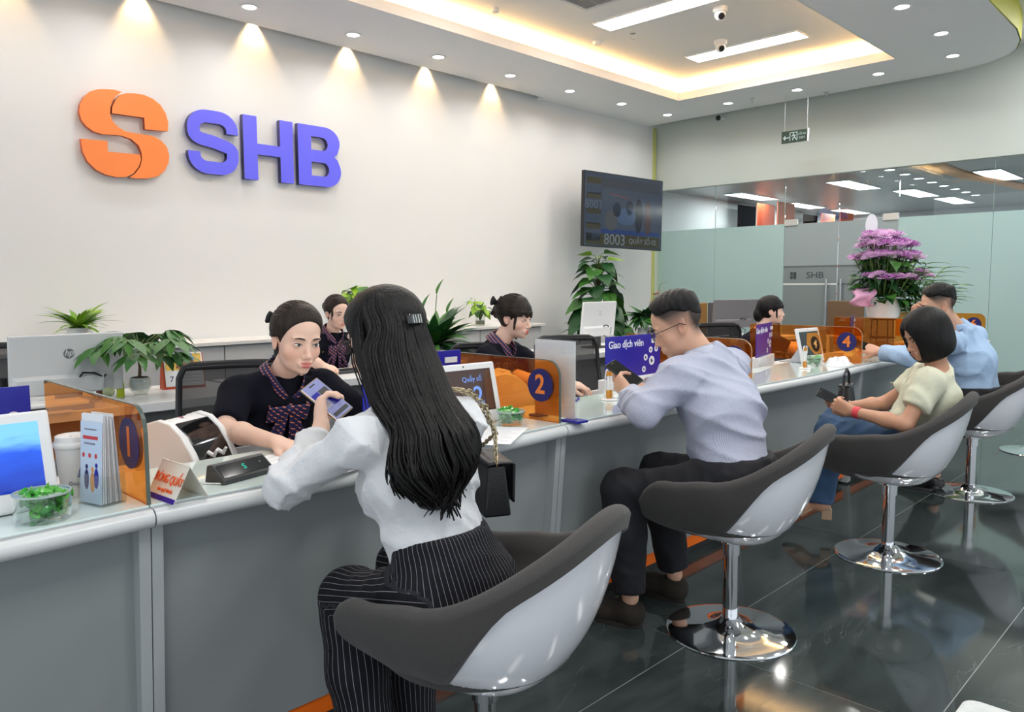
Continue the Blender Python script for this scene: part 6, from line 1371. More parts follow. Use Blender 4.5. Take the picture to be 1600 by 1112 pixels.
# long hair: mass + locks
def long_hair(p):
    h=p['h']; O=p['O']; e=p['e']; r=random.Random(21)
    lat=unit((1,.05,0)); out=unit((-.12,-1,0))
    cent=[A_(v) for v in ((1.138,1.542,1.296),(1.137,1.540,1.278),(1.135,1.530,1.225),(1.130,1.500,1.15),(1.115,1.425,1.06),(1.100,1.335,.985),(1.085,1.300,.91),(1.080,1.29,.84),(1.085,1.285,.775))]
    W=[.012,.052,.083,.094,.102,.106,.098,.076,.038]; Dp=[.012,.055,.088,.092,.082,.084,.070,.055,.030]
    pr=[h.custom(lambda x,y,z:np.maximum(h.skull(x,y,z)-.016+strand(np.arctan2(x,z)+y*2,30,.0014),(y-(.045+.55*(z-.0)))*.85),.17,.02)]
    for i in range(3,7): pr.append(econe(cent[i],cent[i+1],(W[i]*.78,Dp[i]*.62),(W[i+1]*.78,Dp[i+1]*.62),lat,.03))
    def wv(X,Y,Z):
        a=np.arctan2((X-1.1)*1.0,-(Y-1.42)); return .004*np.abs(np.sin(a*22+3*np.sin(Z*14)))*(Z<1.12)-.001
    base,_=sdf_mesh('hair',pr,.006,[],HAIRB,e,O,warp=wv)
    def cs(arr,s):
        t=s*(len(arr)-1); i=min(int(t),len(arr)-2); q=t-i; return A_(arr[i])*(1-q)+A_(arr[i+1])*q
    CL=[]
    for _ in range(64):
        th_=r.uniform(-1.9,1.9); CL.append((th_,min(1,r.uniform(.78,1.0)-.07*abs(th_)),r.uniform(0,6),r.uniform(.35,1.0),r.uniform(-.04,.08),r.uniform(-1,1)))
    q=MB()
    for k in range(520):
        cl=r.choice(CL); th=cl[0]+r.gauss(0,.07); s0=r.uniform(.0,.06) if k%4 else r.uniform(.3,.5); s1=min(1.0,cl[1]+r.uniform(-.05,.03)); ph=1.8*th+cl[2]*.22+r.gauss(0,.2); am=cl[3]; dep=r.uniform(.94,1.06)+cl[4]; n=22; pts=[]; rs=[]
        for j in range(n):
            s=s0+(s1-s0)*j/(n-1); c=cs(cent,s); w_=float(cs(W,s)); d_=float(cs(Dp,s)); t2=th*(1-.10*s)
            pin=.25*math.exp(-((s-.28)/.07)**2)*(abs(th)<1.5); t2*=1-pin
            wave=am*.050*sst(.42,1.0,s); p3=c+lat*w_*dep*math.sin(t2)+out*d_*dep*math.cos(t2)+lat*wave*math.sin(s*17+ph)+out*wave*.5*math.cos(s*17+ph)
            p3=p3+(cl[5]*lat)*.03*sst(.75,1,s)
            pts.append(tuple(p3-A_(O))); rs.append(.0052*(.30+.70*math.sin(PI*min(1,.12+.86*j/(n-1)))))
        q.tube(pts,rs,5,flat=.6)
    o=q.build('hair_locks',HAIRB,e,smooth=2); o['kind']='stuff'
    # loose strands by the face
    q=MB()
    for k in range(14):
        a=h.W((-.070+.004*k,.055-.004*k,.03)); b=h.W((-.078,.060-.006*k,-.05)); c=h.W((-.085,.04-.01*k,-.14)); q.tube([tuple(v-A_(O)) for v in (a,b,c,c+A_((0,-.02,-.06)))],[.0012,.002,.0016,.0004],4)
    o=q.build('face_strands',HAIRB,e,smooth=2); o['kind']='stuff'
    cl=empty('hair_clip',tuple(h.W((-.040,-.117,.022))),0,'black hair clip with silver bars in the long hair','hair clip'); M=frame((0,0,0),h.D((1,0,0)),h.D((0,0,1)))
    g=MB(); g.M=M; g.box(-.026,.026,-.012,.012,-.006,.006); g.build('clip_body',mat('glossy black',(.006,.006,.007),.06,coat=.6),cl,bevel=.003)
    for x in (-.016,-.006,.006,.016):
        g=MB(); g.M=M; g.box(x-.0018,x+.0018,-.010,.010,.006,.0085); g.build('silver_bar',CHROME,cl)
long_hair(C1)
def glasses(p,m,thick=.0012):
    h=p['h']; O=A_(p['O']); W=lambda v:h.W(v)-O; g=[]
    fr=None
    for s in (-1,1):
        q=MB(); pts=[W((s*.032+.024*math.cos(a)*(1 if True else 1),.106,-.004+.018*math.sin(a))) for a in np.linspace(0,2*PI,21)]; q.tube(pts,thick,6,cap=False); fr=q.build('glasses_rim',m,p['e'],smooth=True)
        q=MB(); q.tube([W((s*.056,.105,.004)),W((s*.074,.06,.006)),W((s*.082,-.01,.006)),W((s*.082,-.03,-.008))],thick*1.2,6); q.build('glasses_arm',m,p['e'],smooth=True)
        q=MB(); q.add([tuple(W((s*.032+.0235*math.cos(a),.106,-.004+.0175*math.sin(a)))) for a in np.linspace(0,2*PI,21)[:-1]],[tuple(range(20))]); q.build('lens',clear('spectacle lens',(.93,.94,.96),.8),p['e'])
    q=MB(); q.tube([W((-.009,.107,0)),W((0,.110,.003)),W((.009,.107,0))],thick,6); q.build('glasses_bridge',m,p['e'],smooth=True)
GLM=mat('glasses frame',(.02,.02,.022),.3,.4)
glasses(C1,GLM,.0009)
hw=C1['tips'][0]; wl=C1['wr'][0]
phone((1.135,1.805,.995),(-.40,.50,.62),(-.20,-.72,.66),'smartphone with lit home screen held up by the long haired woman',mat('phone bronze',(.30,.24,.19),.3,.6),True,.066,.132)
# shoulder bag
bg_=empty('shoulder_bag',(1.345,1.40,.735),math.radians(62),'black leather shoulder bag on a gold chain at the white shirted woman\'s side','bag')
LEATH=mat('black bag leather',(.010,.010,.011),.38,bump=.1,bscale=200)
q=MB(); q.add([(-.09,-.035,0),(.09,-.035,0),(.09,.035,0),(-.09,.035,0),(-.082,-.022,.125),(.082,-.022,.125),(.082,.022,.125),(-.082,.022,.125)],[(3,2,1,0),(4,5,6,7),(0,1,5,4),(1,2,6,5),(2,3,7,6),(3,0,4,7)]); q.build('bag_body',LEATH,bg_,bevel=.006)
q=MB(); q.grid(lambda u,v:((u-.5)*.172,(.024-.07*sst(0,.3,v)-.004*math.sin(PI*v)) if v<.3 else -.046+.004*v,(.128+.004*math.sin(PI*v/.3)) if v<.3 else .128-.095*(v-.3)/.7),8,14); q.build('flap',LEATH,bg_,solid=.004,smooth=2)
MB().cyl((-.0,-.052,.045),(0,-.044,.045),.010,.010,14).build('clasp',mat('gold metal',(.55,.42,.20),.25,1),bg_,smooth=True)
for s in (-1,1): 
    q=MB(); q.tube([(s*.075+.010*math.cos(a),0,.132+.010*math.sin(a)) for a in np.linspace(0,2*PI,13)],.0022,6,cap=False); q.build('ring',mat('gold metal',(.55,.42,.20),.25,1),bg_,smooth=True)
CH=mat('chain gold',(.50,.42,.28),.28,.9); q=MB()
Mi=(Matrix.Translation(bg_.location)@Matrix.Rotation(bg_.rotation_euler.z,4,'Z')).inverted()
for s in (-1,1):
    base_=(Matrix.Translation(bg_.location)@Matrix.Rotation(bg_.rotation_euler.z,4,'Z'))@Vector((s*.075,0,.14))
    path=[A_(base_),A_((1.345+.012*s,1.37+.01*s,.93)),A_((1.315,1.385+.012*s,1.00)),A_((1.262,1.39+.014*s,1.045)),A_((1.225,1.42+.016*s,1.05)),A_((1.22,1.47+.01*s,1.01))]
    # resample
    seg=[np.linalg.norm(path[i+1]-path[i]) for i in range(len(path)-1)]; tot=sum(seg); n=int(tot/.0105)
    def along(d):
        for i,L in enumerate(seg):
            if d<=L: return path[i]+(path[i+1]-path[i])*(d/L),unit(path[i+1]-path[i])
            d-=L
        return path[-1],unit(path[-1]-path[-2])
    for k in range(n):
        c,t=along(k*tot/n); a1=unit(np.cross(t,(0.3,1,.2))); a2=np.cross(t,a1); nn=a1 if k%2 else a2
        pts=[tuple(Mi@Vector(c+t*.0092*math.cos(a)+nn*.0052*math.sin(a))) for a in np.linspace(0,2*PI,9)]; q.tube(pts,.0019,5,cap=False)
o=q.build('chain_strap',CH,bg_,smooth=2); o['kind']='stuff'
# ================================================================== customer 2: man in striped shirt
def stub(zlo,ylim):
    def f(x,y,z):
        a=np.clip((z-zlo)/.08,0,1)**1.3*np.clip((ylim+.6*np.maximum(z,0)-y)/.02,0,1); b=np.clip((-.03-y)/.03,0,1)*np.clip((z+.075)/.04,0,1); ear=np.clip((np.abs(x)-.079)/.004,0,1); return .95*np.maximum(a,b)*(1-ear)
    return f
SHIRTM=attr_stripes('striped shirt',(.42,.44,.57),(.56,.58,.68),.0050,.42); BLKT=mat('black trousers',(.007,.007,.011),.8); SUEDE=mat('dark brown suede',(.022,.016,.011),.95,bump=.2,bscale=500)
M2=person(dict(base=(2.6,1.42),male=True,label='man customer in glasses and a grey striped shirt bent over his phone',head=(2.565,1.615,1.145),face=(-.46,.76,-.42),
  neck=(2.625,1.53,1.015),chest=(2.615,1.455,.83),pelvis=(2.60,1.37,.575),sh=((2.435,1.53,.955),(2.795,1.52,.975)),el=((2.325,1.60,.842),(2.82,1.74,.85)),wr=((2.475,1.775,.875),(2.64,1.835,.87)),
  hands=[dict(d=(.25,.75,.35),pn=(.9,-.2,.2),fc=[(40,45,30),(42,50,30),(45,50,30),(48,50,30)],thumb=(.45,.7,.4)),dict(d=(-.7,.5,.2),pn=(-.2,-.3,.9),fc=[(30,45,30)]*4)],
  knee=((2.355,1.72,.525),(2.64,1.74,.54)),ankle=((2.375,1.69,.105),(2.70,1.70,.105)),toe=((-.22,.97,0),(0,1,0)),skin=SKINM,tone=(.35,.3),res=.0032,hres=.0040,stubble=stub(-.030,.030),hiplat=(1,.05,0),
  top=dict(mat=SHIRTM,sleeve=1.84,neckh=.03,vneck=.1,fold=.0115,freq=21,off=.015,sl=.002,fo=.008,res=.0062,hem=.10,attr=True,dirs=((1,0,1),(.6,0,1),(1,1,0),(0,.4,1))),bottom=dict(mat=BLKT,oc=.022,len=.93,rise=.40,cut=.36,wb=.036),shoe=dict(mat=SUEDE,sc=1.1,sole=mat('dark sole',(.02,.015,.012),.7)),seed=15))
collar(M2,SHIRTM,.060,.040,.012)
def short_hair(x,y,z,h):
    top=np.clip((z-.036)/.055,0,1); off=.0008+.021*top; d=h.skull(x,y,z)-off+strand(x*60+y*55,1,.0016)*top+.0012*np.sin(y*260+x*140)
    cut=np.maximum((y-(.060+.32*(z-.06)))*.9,-(z-(.066-.060*np.clip(-y/.09,0,1)))*.9); return -smin(-d,-cut,.006)
add_hair(M2,short_hair,HAIRB,.17,res=.0042); glasses(M2,GLM,.0011)
phone((2.528,1.84,.945),(-.15,.75,.45),(-.25,-.55,.80),'black phone held by the man in the striped shirt',BLACKP,False)
# ================================================================== customer 3: woman with bobbed hair
CREAM=mat('cream jersey',(.68,.68,.52),.85,bump=.4,bscale=22); JEANS=mat('blue denim',(.045,.10,.20),.85,noise=.25,nscale=14,bump=.15,bscale=500); TANS=mat('tan sandal',(.50,.34,.22),.6)
C3=person(dict(base=(3.88,1.26),label='woman customer with a black bob, cream shirt and jeans reading her phone',head=(3.875,1.125,1.065),face=(-.66,.62,-.38),hs=.95,
  neck=(3.945,1.09,.915),chest=(3.955,1.105,.765),pelvis=(3.90,1.215,.565),sh=((3.775,1.075,.855),(4.085,1.165,.865)),el=((3.675,1.135,.672),(4.05,1.36,.70)),wr=((3.715,1.385,.700),(3.865,1.455,.70)),
  hands=[dict(d=(.05,.85,.25),pn=(.9,0,.1),fc=[(35,45,30),(40,50,30),(45,50,30),(48,50,30)],thumb=(.5,.7,.3)),dict(d=(-.5,.7,.1),pn=(-.5,-.3,.7),fc=[(30,40,30)]*4)],
  knee=((3.95,1.58,.55),(4.02,1.57,.60)),ankle=((3.96,1.62,.155),(4.14,1.70,.28)),toe=((-.35,.93,0),(.2,1,0)),skin=SKINB,tone=(.6,.2),res=.0042,hres=.0042,hiplat=(1,-.1,0),
  top=dict(name='tshirt',mat=CREAM,sleeve=.62,neckh=-.002,vneck=.25,fold=.010,freq=24,off=.014,sl=.012,hem=.04,res=.008),bottom=dict(mat=JEANS,oc=.026,len=.97,fold=.007,rise=.40),shoe=dict(sandal=True,heel=.055,mat=TANS),seed=18))
def bob(x,y,z,h):
    d=h.skull(x,y,z)-.020; sk=ell_f((0,-.018,-.03),(.098,.104,.125))(x,y,z); d=smin(d,sk,.03)+strand(np.arctan2(x,y+.02),34,.0011)
    face=ell_f((0,.125,-.03),(.052,.085,.105))(x,y,z); d=-smin(-d,face,.012); low=-(z+.125-.14*np.clip(-y,0,.1)); return -smin(-d,-low,.012)
add_hair(C3,bob,HAIRB,.19,res=.0045)
q=MB(); w_=lerp(C3['wr'][0],C3['el'][0],.10)-A_(C3['O']); d=unit(C3['el'][0]-C3['wr'][0]); q.tube([w_-d*.014,w_+d*.014],.0285,16); q.build('wristwatch',mat('coral strap',srgb(225,70,80),.5),C3['e'],smooth=True)
phone((3.765,1.50,.745),(-.35,.75,.45),(-.3,-.55,.8),'dark phone in the hands of the woman with the bob',BLACKP,False)
bb=empty('handbag',(4.05,1.545,.672),math.radians(10),'small black handbag on the lap of the woman with the bob','bag'); q=MB(); q.grid(lambda u,v:(.10*math.cos(2*PI*u)*(1-.25*v),.045*math.sin(2*PI*u)*(1-.4*v),.11*v),24,8,closeu=True); q.build('bag_body',LEATH,bb,smooth=2,solid=.004)
q=MB(); q.tube([(.07,0,.10),(.06,0,.16),(0,0,.19),(-.06,0,.16),(-.07,0,.10)],.007,8); q.build('handle',LEATH,bb,smooth=True); B(-.075,.075,-.028,.028,.104,.112).build('zip_top',LEATH,bb,bevel=.003)
# ================================================================== customer 4: man in light blue
LBLUE=mat('light blue shirt',(.40,.56,.78),.8,bump=.5,bscale=22)
C4=person(dict(base=(5.4,1.29),male=True,label='man customer in a light blue shirt with a hand to his face',head=(5.235,1.455,1.165),face=(-.44,.86,-.25),
  neck=(5.355,1.375,1.005),chest=(5.42,1.315,.82),pelvis=(5.43,1.265,.575),sh=((5.215,1.375,.945),(5.575,1.345,.955)),el=((5.17,1.595,.845),(5.52,1.66,.85)),wr=((5.25,1.80,.86),(5.335,1.62,1.075)),
  hands=[dict(d=(.1,.9,.15),pn=(.7,0,-.6),fc=[(25,35,20)]*4),dict(d=(-.35,-.15,.85),pn=(-.2,-.9,-.3),fc=[(40,50,30)]*4,thumb=(.5,.7,.3))],
  knee=((5.27,1.66,.55),(5.52,1.66,.55)),ankle=((5.29,1.45,.105),(5.56,1.55,.105)),toe=((-.1,1,0),(.1,1,0)),skin=SKINM,tone=(.35,.3),res=.005,hres=.005,stubble=stub(-.030,.030),
  top=dict(mat=LBLUE,sleeve=1.84,neckh=.03,vneck=.1,fold=.011,freq=22,hem=.08,off=.016,sl=.003,fo=.006,res=.008),bottom=dict(mat=BLKT,oc=.022,len=.95,cut=.36,wb=.036,rise=.40),shoe=dict(mat=SHOEB,sc=1.1),seed=22))
collar(C4,LBLUE,.060,.040,.012); add_hair(C4,short_hair,HAIRB,.17,res=.006)
phone((5.265,1.90,.89),(0,1,.2),(-.5,-.3,.8),'dark phone in the hand of the man in light blue',BLACKP,False)
# ================================================================== plants
def leaf_mat(name,c,n=.25): return mat(name,c,.38,spec=.45,noise=n,nscale=18,bump=.05,bscale=60)
LG=leaf_mat('leaf mid green',srgb(62,112,44)); LD=leaf_mat('leaf deep green',srgb(34,78,40)); LL=leaf_mat('leaf fresh green',srgb(140,180,50)); LPA=leaf_mat('leaf money plant',srgb(70,118,66)); STEMM=mat('stem green',srgb(85,110,50),.6); SOIL=mat('soil',(.03,.02,.015),.9); WOODST=mat('woody stem',srgb(95,75,50),.8)
def leaf_mesh(name,m,shape='lance',droop=.3,fold=.12,wr=.3):
    nu,nv=5,9; mb=MB()
    def wd(t):
        if shape=='heart': return wr*(math.sin(PI*min(1,t**.55))**.9)*(1-.25*t)
        if shape=='strap': return wr*min(1,(1-t)*3.5)*(.75+.25*min(1,t*5))
        return wr*math.sin(PI*t**.8)**.9
    def f(u,v):
        w=wd(max(.001,min(.999,v))); x=(u-.5)*2*w; return (x,v*(1-.15*droop),-droop*v*v+fold*abs(x)+.02*math.sin(v*9)*abs(x)*3)
    mb.grid(f,nu,nv); me=mb.mesh(name,m)
    for p in me.polygons: p.use_smooth=True
    return me
LM={}
def lm(kind):
    if kind not in LM:
        LM[kind]={'heart':[leaf_mesh('leaf',LG,'heart',.25,.15,.42),leaf_mesh('leaf',LD,'heart',.45,.2,.40)],'heartl':[leaf_mesh('leaf',LL,'heart',.25,.15,.42),leaf_mesh('leaf',LG,'heart',.4,.2,.4)],
          'lance':[leaf_mesh('leaf',LD,'lance',.35,.15,.15),leaf_mesh('leaf',LG,'lance',.5,.2,.13)],'fern':[leaf_mesh('leaf',LL,'strap',.45,.2,.11),leaf_mesh('leaf',leaf_mat('leaf fern green',srgb(104,150,40)),'lance',.6,.2,.09)],
          'money':[leaf_mesh('leaf',LPA,'lance',.30,.12,.18),leaf_mesh('leaf',LG,'lance',.42,.15,.17)],'palm':[leaf_mesh('leaf',leaf_mat('leaf palm',srgb(110,155,70)),'lance',.25,.2,.13)],
          'big':[leaf_mesh('leaf',LG,'heart',.22,.12,.50),leaf_mesh('leaf',LD,'heart',.38,.16,.48)],'red':[leaf_mesh('petal',mat('anthurium red',srgb(215,70,55),.3),'heart',.1,.1,.4)]}[kind]
    return LM[kind]
def put_leaf(par,me,base,d,L,roll=0,nm='leaf',upv=(0,0,1)):
    d=Vector(d).normalized(); u=Vector(upv); x=d.cross(u)
    if x.length<1e-3: x=Vector((1,0,0))
    x.normalize(); z=x.cross(d); M=Matrix((x,d,z)).transposed().to_4x4(); M=Matrix.Translation(base)@M@Matrix.Rotation(roll,4,'Y')@Matrix.Scale(L,4)
    o=bpy.data.objects.new(nm,me); COL.objects.link(o); o.parent=par; o.matrix_local=M; return o
def stems(par,paths,r,m=STEMM):
    for p in paths: pass
    q=MB()
    for p in paths: q.tube(p,r,5)
    return q.build('stems',m,par,smooth=2)
PR=random.Random(11)
def pot(par,prof,m): return MB().lathe(prof,30).build('pot',m,par,smooth=True)
def rosette(x,y,z,lab,kind,n,L,elev,potp,potm,soilz,group=None,spread=1.0,zoff=0):
    e=empty('potted_plant',(x,y,z),0,lab,'plant'); pot(e,potp,potm); MB().lathe([(0,soilz),(potp[-1][0]*.9 if potp[-1][0]>0 else .05,soilz),(0,soilz+.004)],20).build('soil',SOIL,e)
    ms=lm(kind)
    for k in range(n):
        a=PR.random()*2*PI; el=math.radians(PR.uniform(*elev)); d=(math.cos(a)*math.cos(el),math.sin(a)*math.cos(el),math.sin(el)); put_leaf(e,ms[k%len(ms)],Vector((d[0]*.012*spread,d[1]*.012*spread,soilz+zoff)),d,L*PR.uniform(.65,1.1),PR.uniform(-.3,.3))
    return e
CER=mat('white ceramic',(.74,.75,.76),.18,coat=.4)
# fern on the cabinets at the left
rosette(1.86,6.24,.851,'bright green fern on the cabinet top above the grey computer','fern',54,.27,(12,75),[(0,0),(.06,0),(.085,.15),(.08,.15),(.0,.14)],CER,.14)
# pothos in a glass jar
def jar_plant(x,y,z,lab,n=26,L=.10,h=.13):
    e=empty('potted_plant',(x,y,z),0,lab,'plant'); MB().lathe([(0,0),(.055,0),(.058,.01),(.058,h),(.055,h),(.053,.012),(0,.01)],28).build('glass_jar',clear('jar glass',(.92,.94,.93),1.2),e,smooth=True); MB().lathe([(0,.012),(.052,.012),(.052,.055),(0,.055)],24).build('roots_water',mat('root water',srgb(110,105,80),.4),e,smooth=True)
    ps=[]; ms=lm('heartl')
    for k in range(n):
        a=PR.random()*2*PI; r_=PR.uniform(.03,.13); hz=PR.uniform(.0,.16); b=Vector((r_*math.cos(a),r_*math.sin(a),h+hz)); ps.append([(0,0,.05),(b.x*.3,b.y*.3,h),tuple(b)]); put_leaf(e,ms[k%2],b,(math.cos(a),math.sin(a),PR.uniform(-.9,.3)),L*PR.uniform(.7,1.15),PR.uniform(-.4,.4))
    stems(e,ps,.003); return e
jar_plant(5.97,6.32,.85,'light green pothos in a clear glass jar on the cabinet end')
jar_plant(4.36,6.32,.85,'tall light green pothos on the cabinet behind the rear teller',30,.15,.28)
# peace lily
e=rosette(4.16,4.98,0,'dark leafy peace lily with upright buds behind divider 2','lance',90,.40,(2,78),[(0,0),(.12,0),(.16,.80),(.15,.80),(0,.78)],LGREY,.78,zoff=.02,spread=4)
for k,(dx,dz) in enumerate(((.05,.42),(-.10,.30),(.16,.26))):
    q=MB(); q.tube([(0,0,.80),(dx*.6,0,.80+dz*.6),(dx,0,.80+dz)],.004,6); q.build('flower_stalk',STEMM,e,smooth=True); put_leaf(e,lm('lance')[1],Vector((dx,0,.80+dz)),(.05,0,1),.15,nm='bud')
# money plant on the left desk
e=empty('potted_plant',(1.49,4.10,.741),0,'palmate leaved money plant in a round glass pot on the left desk','plant')
MB().lathe([(0,0),(.035,0),(.036,.008),(.03,.014),(.052,.04),(.058,.065),(.052,.092),(.046,.098),(.044,.092),(.05,.065),(.046,.045),(0,.02)],30).build('glass_pot',clear('pot glass',(.86,.88,.86),1.4),e,smooth=True)
MB().lathe([(0,.03),(.04,.035),(.046,.065),(.044,.098),(0,.10)],28).build('inner_pot',CER,e,smooth=True); MB().lathe([(0,.1),(.042,.1),(0,.106)],18).build('soil',SOIL,e)
MB().tube([(0,0,.1),(.004,.003,.15),(-.003,0,.20)],[.009,.007,.006],8).build('trunk',WOODST,e,smooth=True); ms=lm('money'); ps=[]
for k in range(19):
    a=2*PI*k/19*2.618; el=PR.uniform(-.1,1.0); r_=PR.uniform(.08,.21); hub=Vector((r_*math.cos(a)*math.cos(el*.6),r_*math.sin(a)*math.cos(el*.6),.22+.14*math.sin(el)+PR.uniform(-.03,.03))); ps.append([(0,0,.19),(hub.x*.5,hub.y*.5,hub.z*.55+.11),tuple(hub)])
    out_=Vector((math.cos(a),math.sin(a),0))
    for j in range(6):
        t=(j-2.5)*.62; d=Matrix.Rotation(t,3,'Z')@out_; d.z=-.16-.10*abs(j-2.5)*.3; put_leaf(e,ms[j%2],hub,d,.165*PR.uniform(.8,1.1)*(1-.05*abs(j-2.5)),PR.uniform(-.2,.2))
stems(e,ps,.0025)
# tall climbing pothos beneath the television
e=empty('potted_plant',(7.50,5.85,0),0,'tall dark green climbing pothos beneath the television','plant'); pot(e,[(0,0),(.13,0),(.17,.30),(.16,.30),(0,.28)],CER); MB().lathe([(0,.285),(.15,.285),(0,.29)],20).build('soil',SOIL,e); MB().cyl((0,0,.28),(0,0,1.50),.03,.025,10).build('moss_pole',mat('moss pole',srgb(70,55,38),.95,bump=.5,bscale=50),e,smooth=True)
ms=lm('big'); ps=[]
for k in range(58):
    t=k/57; z_=.75+.92*t; a=k*2.4+PR.uniform(-.3,.3); r_=(.16*(1-t)+.05)*PR.uniform(.7,1.2)+.03; b=Vector((r_*math.cos(a),r_*math.sin(a),z_)); ps.append([(0,0,z_-.10),(b.x*.6,b.y*.6,z_),tuple(b)]); put_leaf(e,(lm('heartl') if t>.9 else ms)[k%2],b,(math.cos(a),math.sin(a),PR.uniform(-.7,.15) if t<.9 else .2),(.36-.15*t)*PR.uniform(.8,1.1),PR.uniform(-.4,.4))
stems(e,ps,.005)
# anthurium
e=rosette(7.55,5.15,0,'bushy anthurium with orange red blooms right of the white computer','heart',80,.22,(-35,65),[(0,0),(.10,0),(.13,.80),(.12,.80),(0,.78)],CER,.78,zoff=.14,spread=8)
for k,(dx,dy,dz) in enumerate(((-.05,-.1,.34),(.02,-.08,.37),(.0,-.1,.28),(.22,.0,.46),(-.1,-.08,.26),(.06,-.1,.33))):
    q=MB(); q.tube([(0,0,.84),(dx*.7,dy*.7,.84+dz*.6),(dx,dy,.84+dz)],.003,5); q.build('flower_stalk',STEMM,e,smooth=True); put_leaf(e,lm('red')[0],Vector((dx,dy,.84+dz)),(PR.uniform(-1,1),-.7,.25),.12,nm='bloom')
# ================================================================== pink chrysanthemum arrangement on a wire stand
fx,fy=6.93,2.36
st=empty('flower_stand',(fx,fy,ZC-.05),0,'thin black wire stand under the white flower pot','stand')
for k in range(4):
    a=PI/4+k*PI/2; MB().cyl((.10*math.cos(a),.10*math.sin(a),0),(.09*math.cos(a),.09*math.sin(a),.255),.005,.005,8).build('leg',BLACKP,st,smooth=True)
for z_ in (.10,.255):
    q=MB(); q.tube([(.10*math.cos(a),.10*math.sin(a),z_) for a in np.linspace(0,2*PI,25)],.005,6,cap=False); q.build('ring',BLACKP,st,smooth=True)
MB().lathe([(0,.002),(.10,.004),(.11,.04),(0,.075)],20).build('moss_mound',mat('dry moss',srgb(95,85,60),.95,bump=.6,bscale=60),st,smooth=True)
e=empty('flower_arrangement',(fx,fy,ZC+.215),0,'big pink chrysanthemum arrangement in a white pot behind divider 5','flowers')
pot(e,[(0,0),(.115,0),(.13,.02),(.15,.18),(.14,.18),(0,.16)],CER)
PINK=[mat('petal pink',srgb(214,150,214),.6),mat('petal pale pink',srgb(236,196,232),.6)]
q=[MB(),MB()]; fm=[]
for k in range(2):
    m=MB()
    for r_,n,el in ((.0,1,90),(.014,8,55),(.028,13,25),(.042,18,5)):
        for j in range(n):
            a=2*PI*j/n+r_*20; d=Vector((math.cos(a)*math.cos(math.radians(el)),math.sin(a)*math.cos(math.radians(el)),math.sin(math.radians(el)))); s_=Vector((-math.sin(a),math.cos(a),0)); L=.03 if n>1 else .012
            b=d*.012; t=d*(.014+r_*.9+.006); m.add([tuple(b-s_*.003),tuple(b+s_*.003),tuple(t+s_*.0045),tuple(t+Vector((0,0,.004))),tuple(t-s_*.0045)],[(0,1,2,3,4)])
    fm.append(m.mesh('bloom',PINK[k]))
def bloom(p,s): 
    o=bpy.data.objects.new('bloom',fm[PR.randrange(2)]); COL.objects.link(o); o.parent=e; o.location=p; o.scale=(s,s,s); o.rotation_euler=(PR.uniform(-.4,.4),PR.uniform(-.4,.4),PR.random()*6); return o
ps=[]
def tier(cx,cy,cz,rx,ry,n,s,dome=.04):
    for k in range(n):
        a=k*2.4; r_=math.sqrt((k+.5)/n); p=Vector((cx+rx*r_*math.cos(a),cy+ry*r_*math.sin(a),cz+dome*(1-r_*r_)+PR.uniform(-.01,.01))); bloom(p,s*PR.uniform(.85,1.15)); ps.append([(0,0,.15),(p.x*.6,p.y*.6,p.z*.6),tuple(p)])
tier(.03,.0,.50,.30,.26,54,1.15,.05); tier(.03,0,.60,.23,.21,38,1.15,.06); tier(-.02,.03,.675,.14,.14,16,1.1,.04); tier(-.12,-.18,.33,.11,.09,11,1.1,.02); tier(.22,-.16,.35,.17,.12,20,1.15,.03); tier(-.2,-.02,.34,.09,.09,9,1.1,.02)
stems(e,ps,.003); ms=lm('heart')
for k in range(230):
    a=PR.random()*2*PI; r_=PR.uniform(.05,.28); z_=PR.uniform(.13,.50); put_leaf(e,ms[k%2],Vector((r_*math.cos(a)*.8,r_*math.sin(a)*.8,z_)),(math.cos(a),math.sin(a),PR.uniform(-.8,.5)),.11*PR.uniform(.7,1.2),PR.uniform(-.5,.5))
for k in range(60):
    t=k/60; put_leaf(e,lm('lance')[0],Vector((-.22+.02*math.sin(k),.12,.26+.42*t)),(math.cos(k*2.4),math.sin(k*2.4),.35),.075)
q=MB(); q.grid(lambda u,v:(-.15-.09*math.sin(PI*v)*(.4+.6*u)+.02*math.sin(7*u),.10+.16*(u-.5)+.03*math.sin(v*8),.10+.20*v*(1-.3*u)),14,14); q.build('pink_wrap',mat('pink gauze',srgb(238,178,214),.6),e,solid=.002,smooth=2)
cd=empty('card_stick',(fx-.03,fy+.11,ZC+.22),math.radians(-50),'oval greeting card on a stick above the pink flowers','card')
MB().cyl((0,0,.05),(0,0,.70),.003,.003,6).build('stick',BLACKP,cd); q=MB(); q.M=frame((0,-.002,.78),(1,0,0),(0,0,1)); q.prism([(.05*math.cos(a),.095*math.sin(a)) for a in np.linspace(0,2*PI,25)[:-1]],0,.003); c_=q.build('oval_card',PAPER,cd)
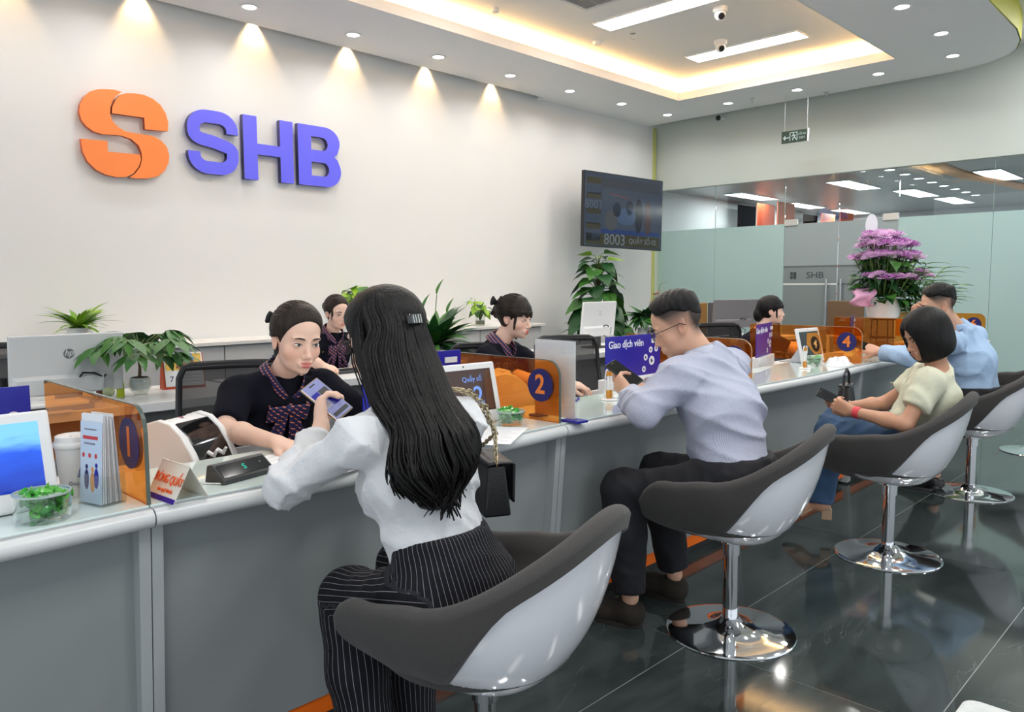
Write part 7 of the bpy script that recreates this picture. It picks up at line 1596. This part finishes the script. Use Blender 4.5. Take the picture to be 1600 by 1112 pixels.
for k,(w_,z_) in enumerate(((.02,.05),(.016,.02),(.022,-.02),(.018,-.045))):
    q=MB(); q.M=frame((0,-.0035,.78),(1,0,0),(0,0,1)); q.box(-w_,w_,z_-.006,z_+.006,-.0,.001); q.build('red_line',mat('card red print',srgb(200,70,90),.6),c_)
# areca palm beside the flowers
e=empty('potted_plant',(7.12,2.16,ZC),0,'feathery green bamboo palm between the flowers and the blue shirted man','plant'); pot(e,[(0,0),(.06,0),(.075,.11),(.07,.11),(0,.1)],CER); MB().lathe([(0,.1),(.068,.1),(0,.105)],16).build('soil',SOIL,e); ps=[]
for k in range(14):
    a=k*2.4; tip=Vector((.26*math.cos(a),.26*math.sin(a),.52+.14*math.sin(k*1.7))); path=[Vector((0,0,.1)),Vector((tip.x*.35,tip.y*.35,tip.z*.75)),tip]; ps.append([tuple(p) for p in path])
    for j in range(9):
        t=.3+.7*j/8; b=path[0].lerp(path[1],min(1,t*1.6)) if t<.625 else path[1].lerp(path[2],(t-.625)/.375)
        for s_ in (-1,1):
            d=Matrix.Rotation(s_*.8,3,'Z')@Vector((math.cos(a),math.sin(a),0)); d.z=.25; put_leaf(e,lm('palm')[0],b,d,.21)
stems(e,ps,.003)
# ================================================================== white bench whose corner shows at the lower right
e=empty('white_bench',(.855,.405,0),math.radians(0),'white bench with its corner at the lower right edge','bench')
q=MB(); w_,d_=.9,.42
ol=[(x*w_/2-(1 if x>0 else -1)*(.03-.03*abs(math.cos(t))) ,0) for x,t in ()] 
def rr(w,d,r,n=6):
    o=[]
    for cx,cy,a0 in ((w/2-r,d/2-r,0),(-w/2+r,d/2-r,90),(-w/2+r,-d/2+r,180),(w/2-r,-d/2+r,270)):
        for i in range(n+1): a=math.radians(a0+90*i/n); o.append((cx+r*math.cos(a),cy+r*math.sin(a)))
    return o
MB().prism([(x+.45,y-.21) for x,y in rr(w_,d_,.03)],.40,.45).build('seat',mat('white leatherette',(.62,.64,.64),.5,noise=.06,nscale=60,bump=.15,bscale=120),e,bevel=.008)
for x in (.08,.82):
    for y in (-.06,-.36): B(x-.02,x+.02,y-.02,y+.02,0,.40).build('leg',STEEL,e)
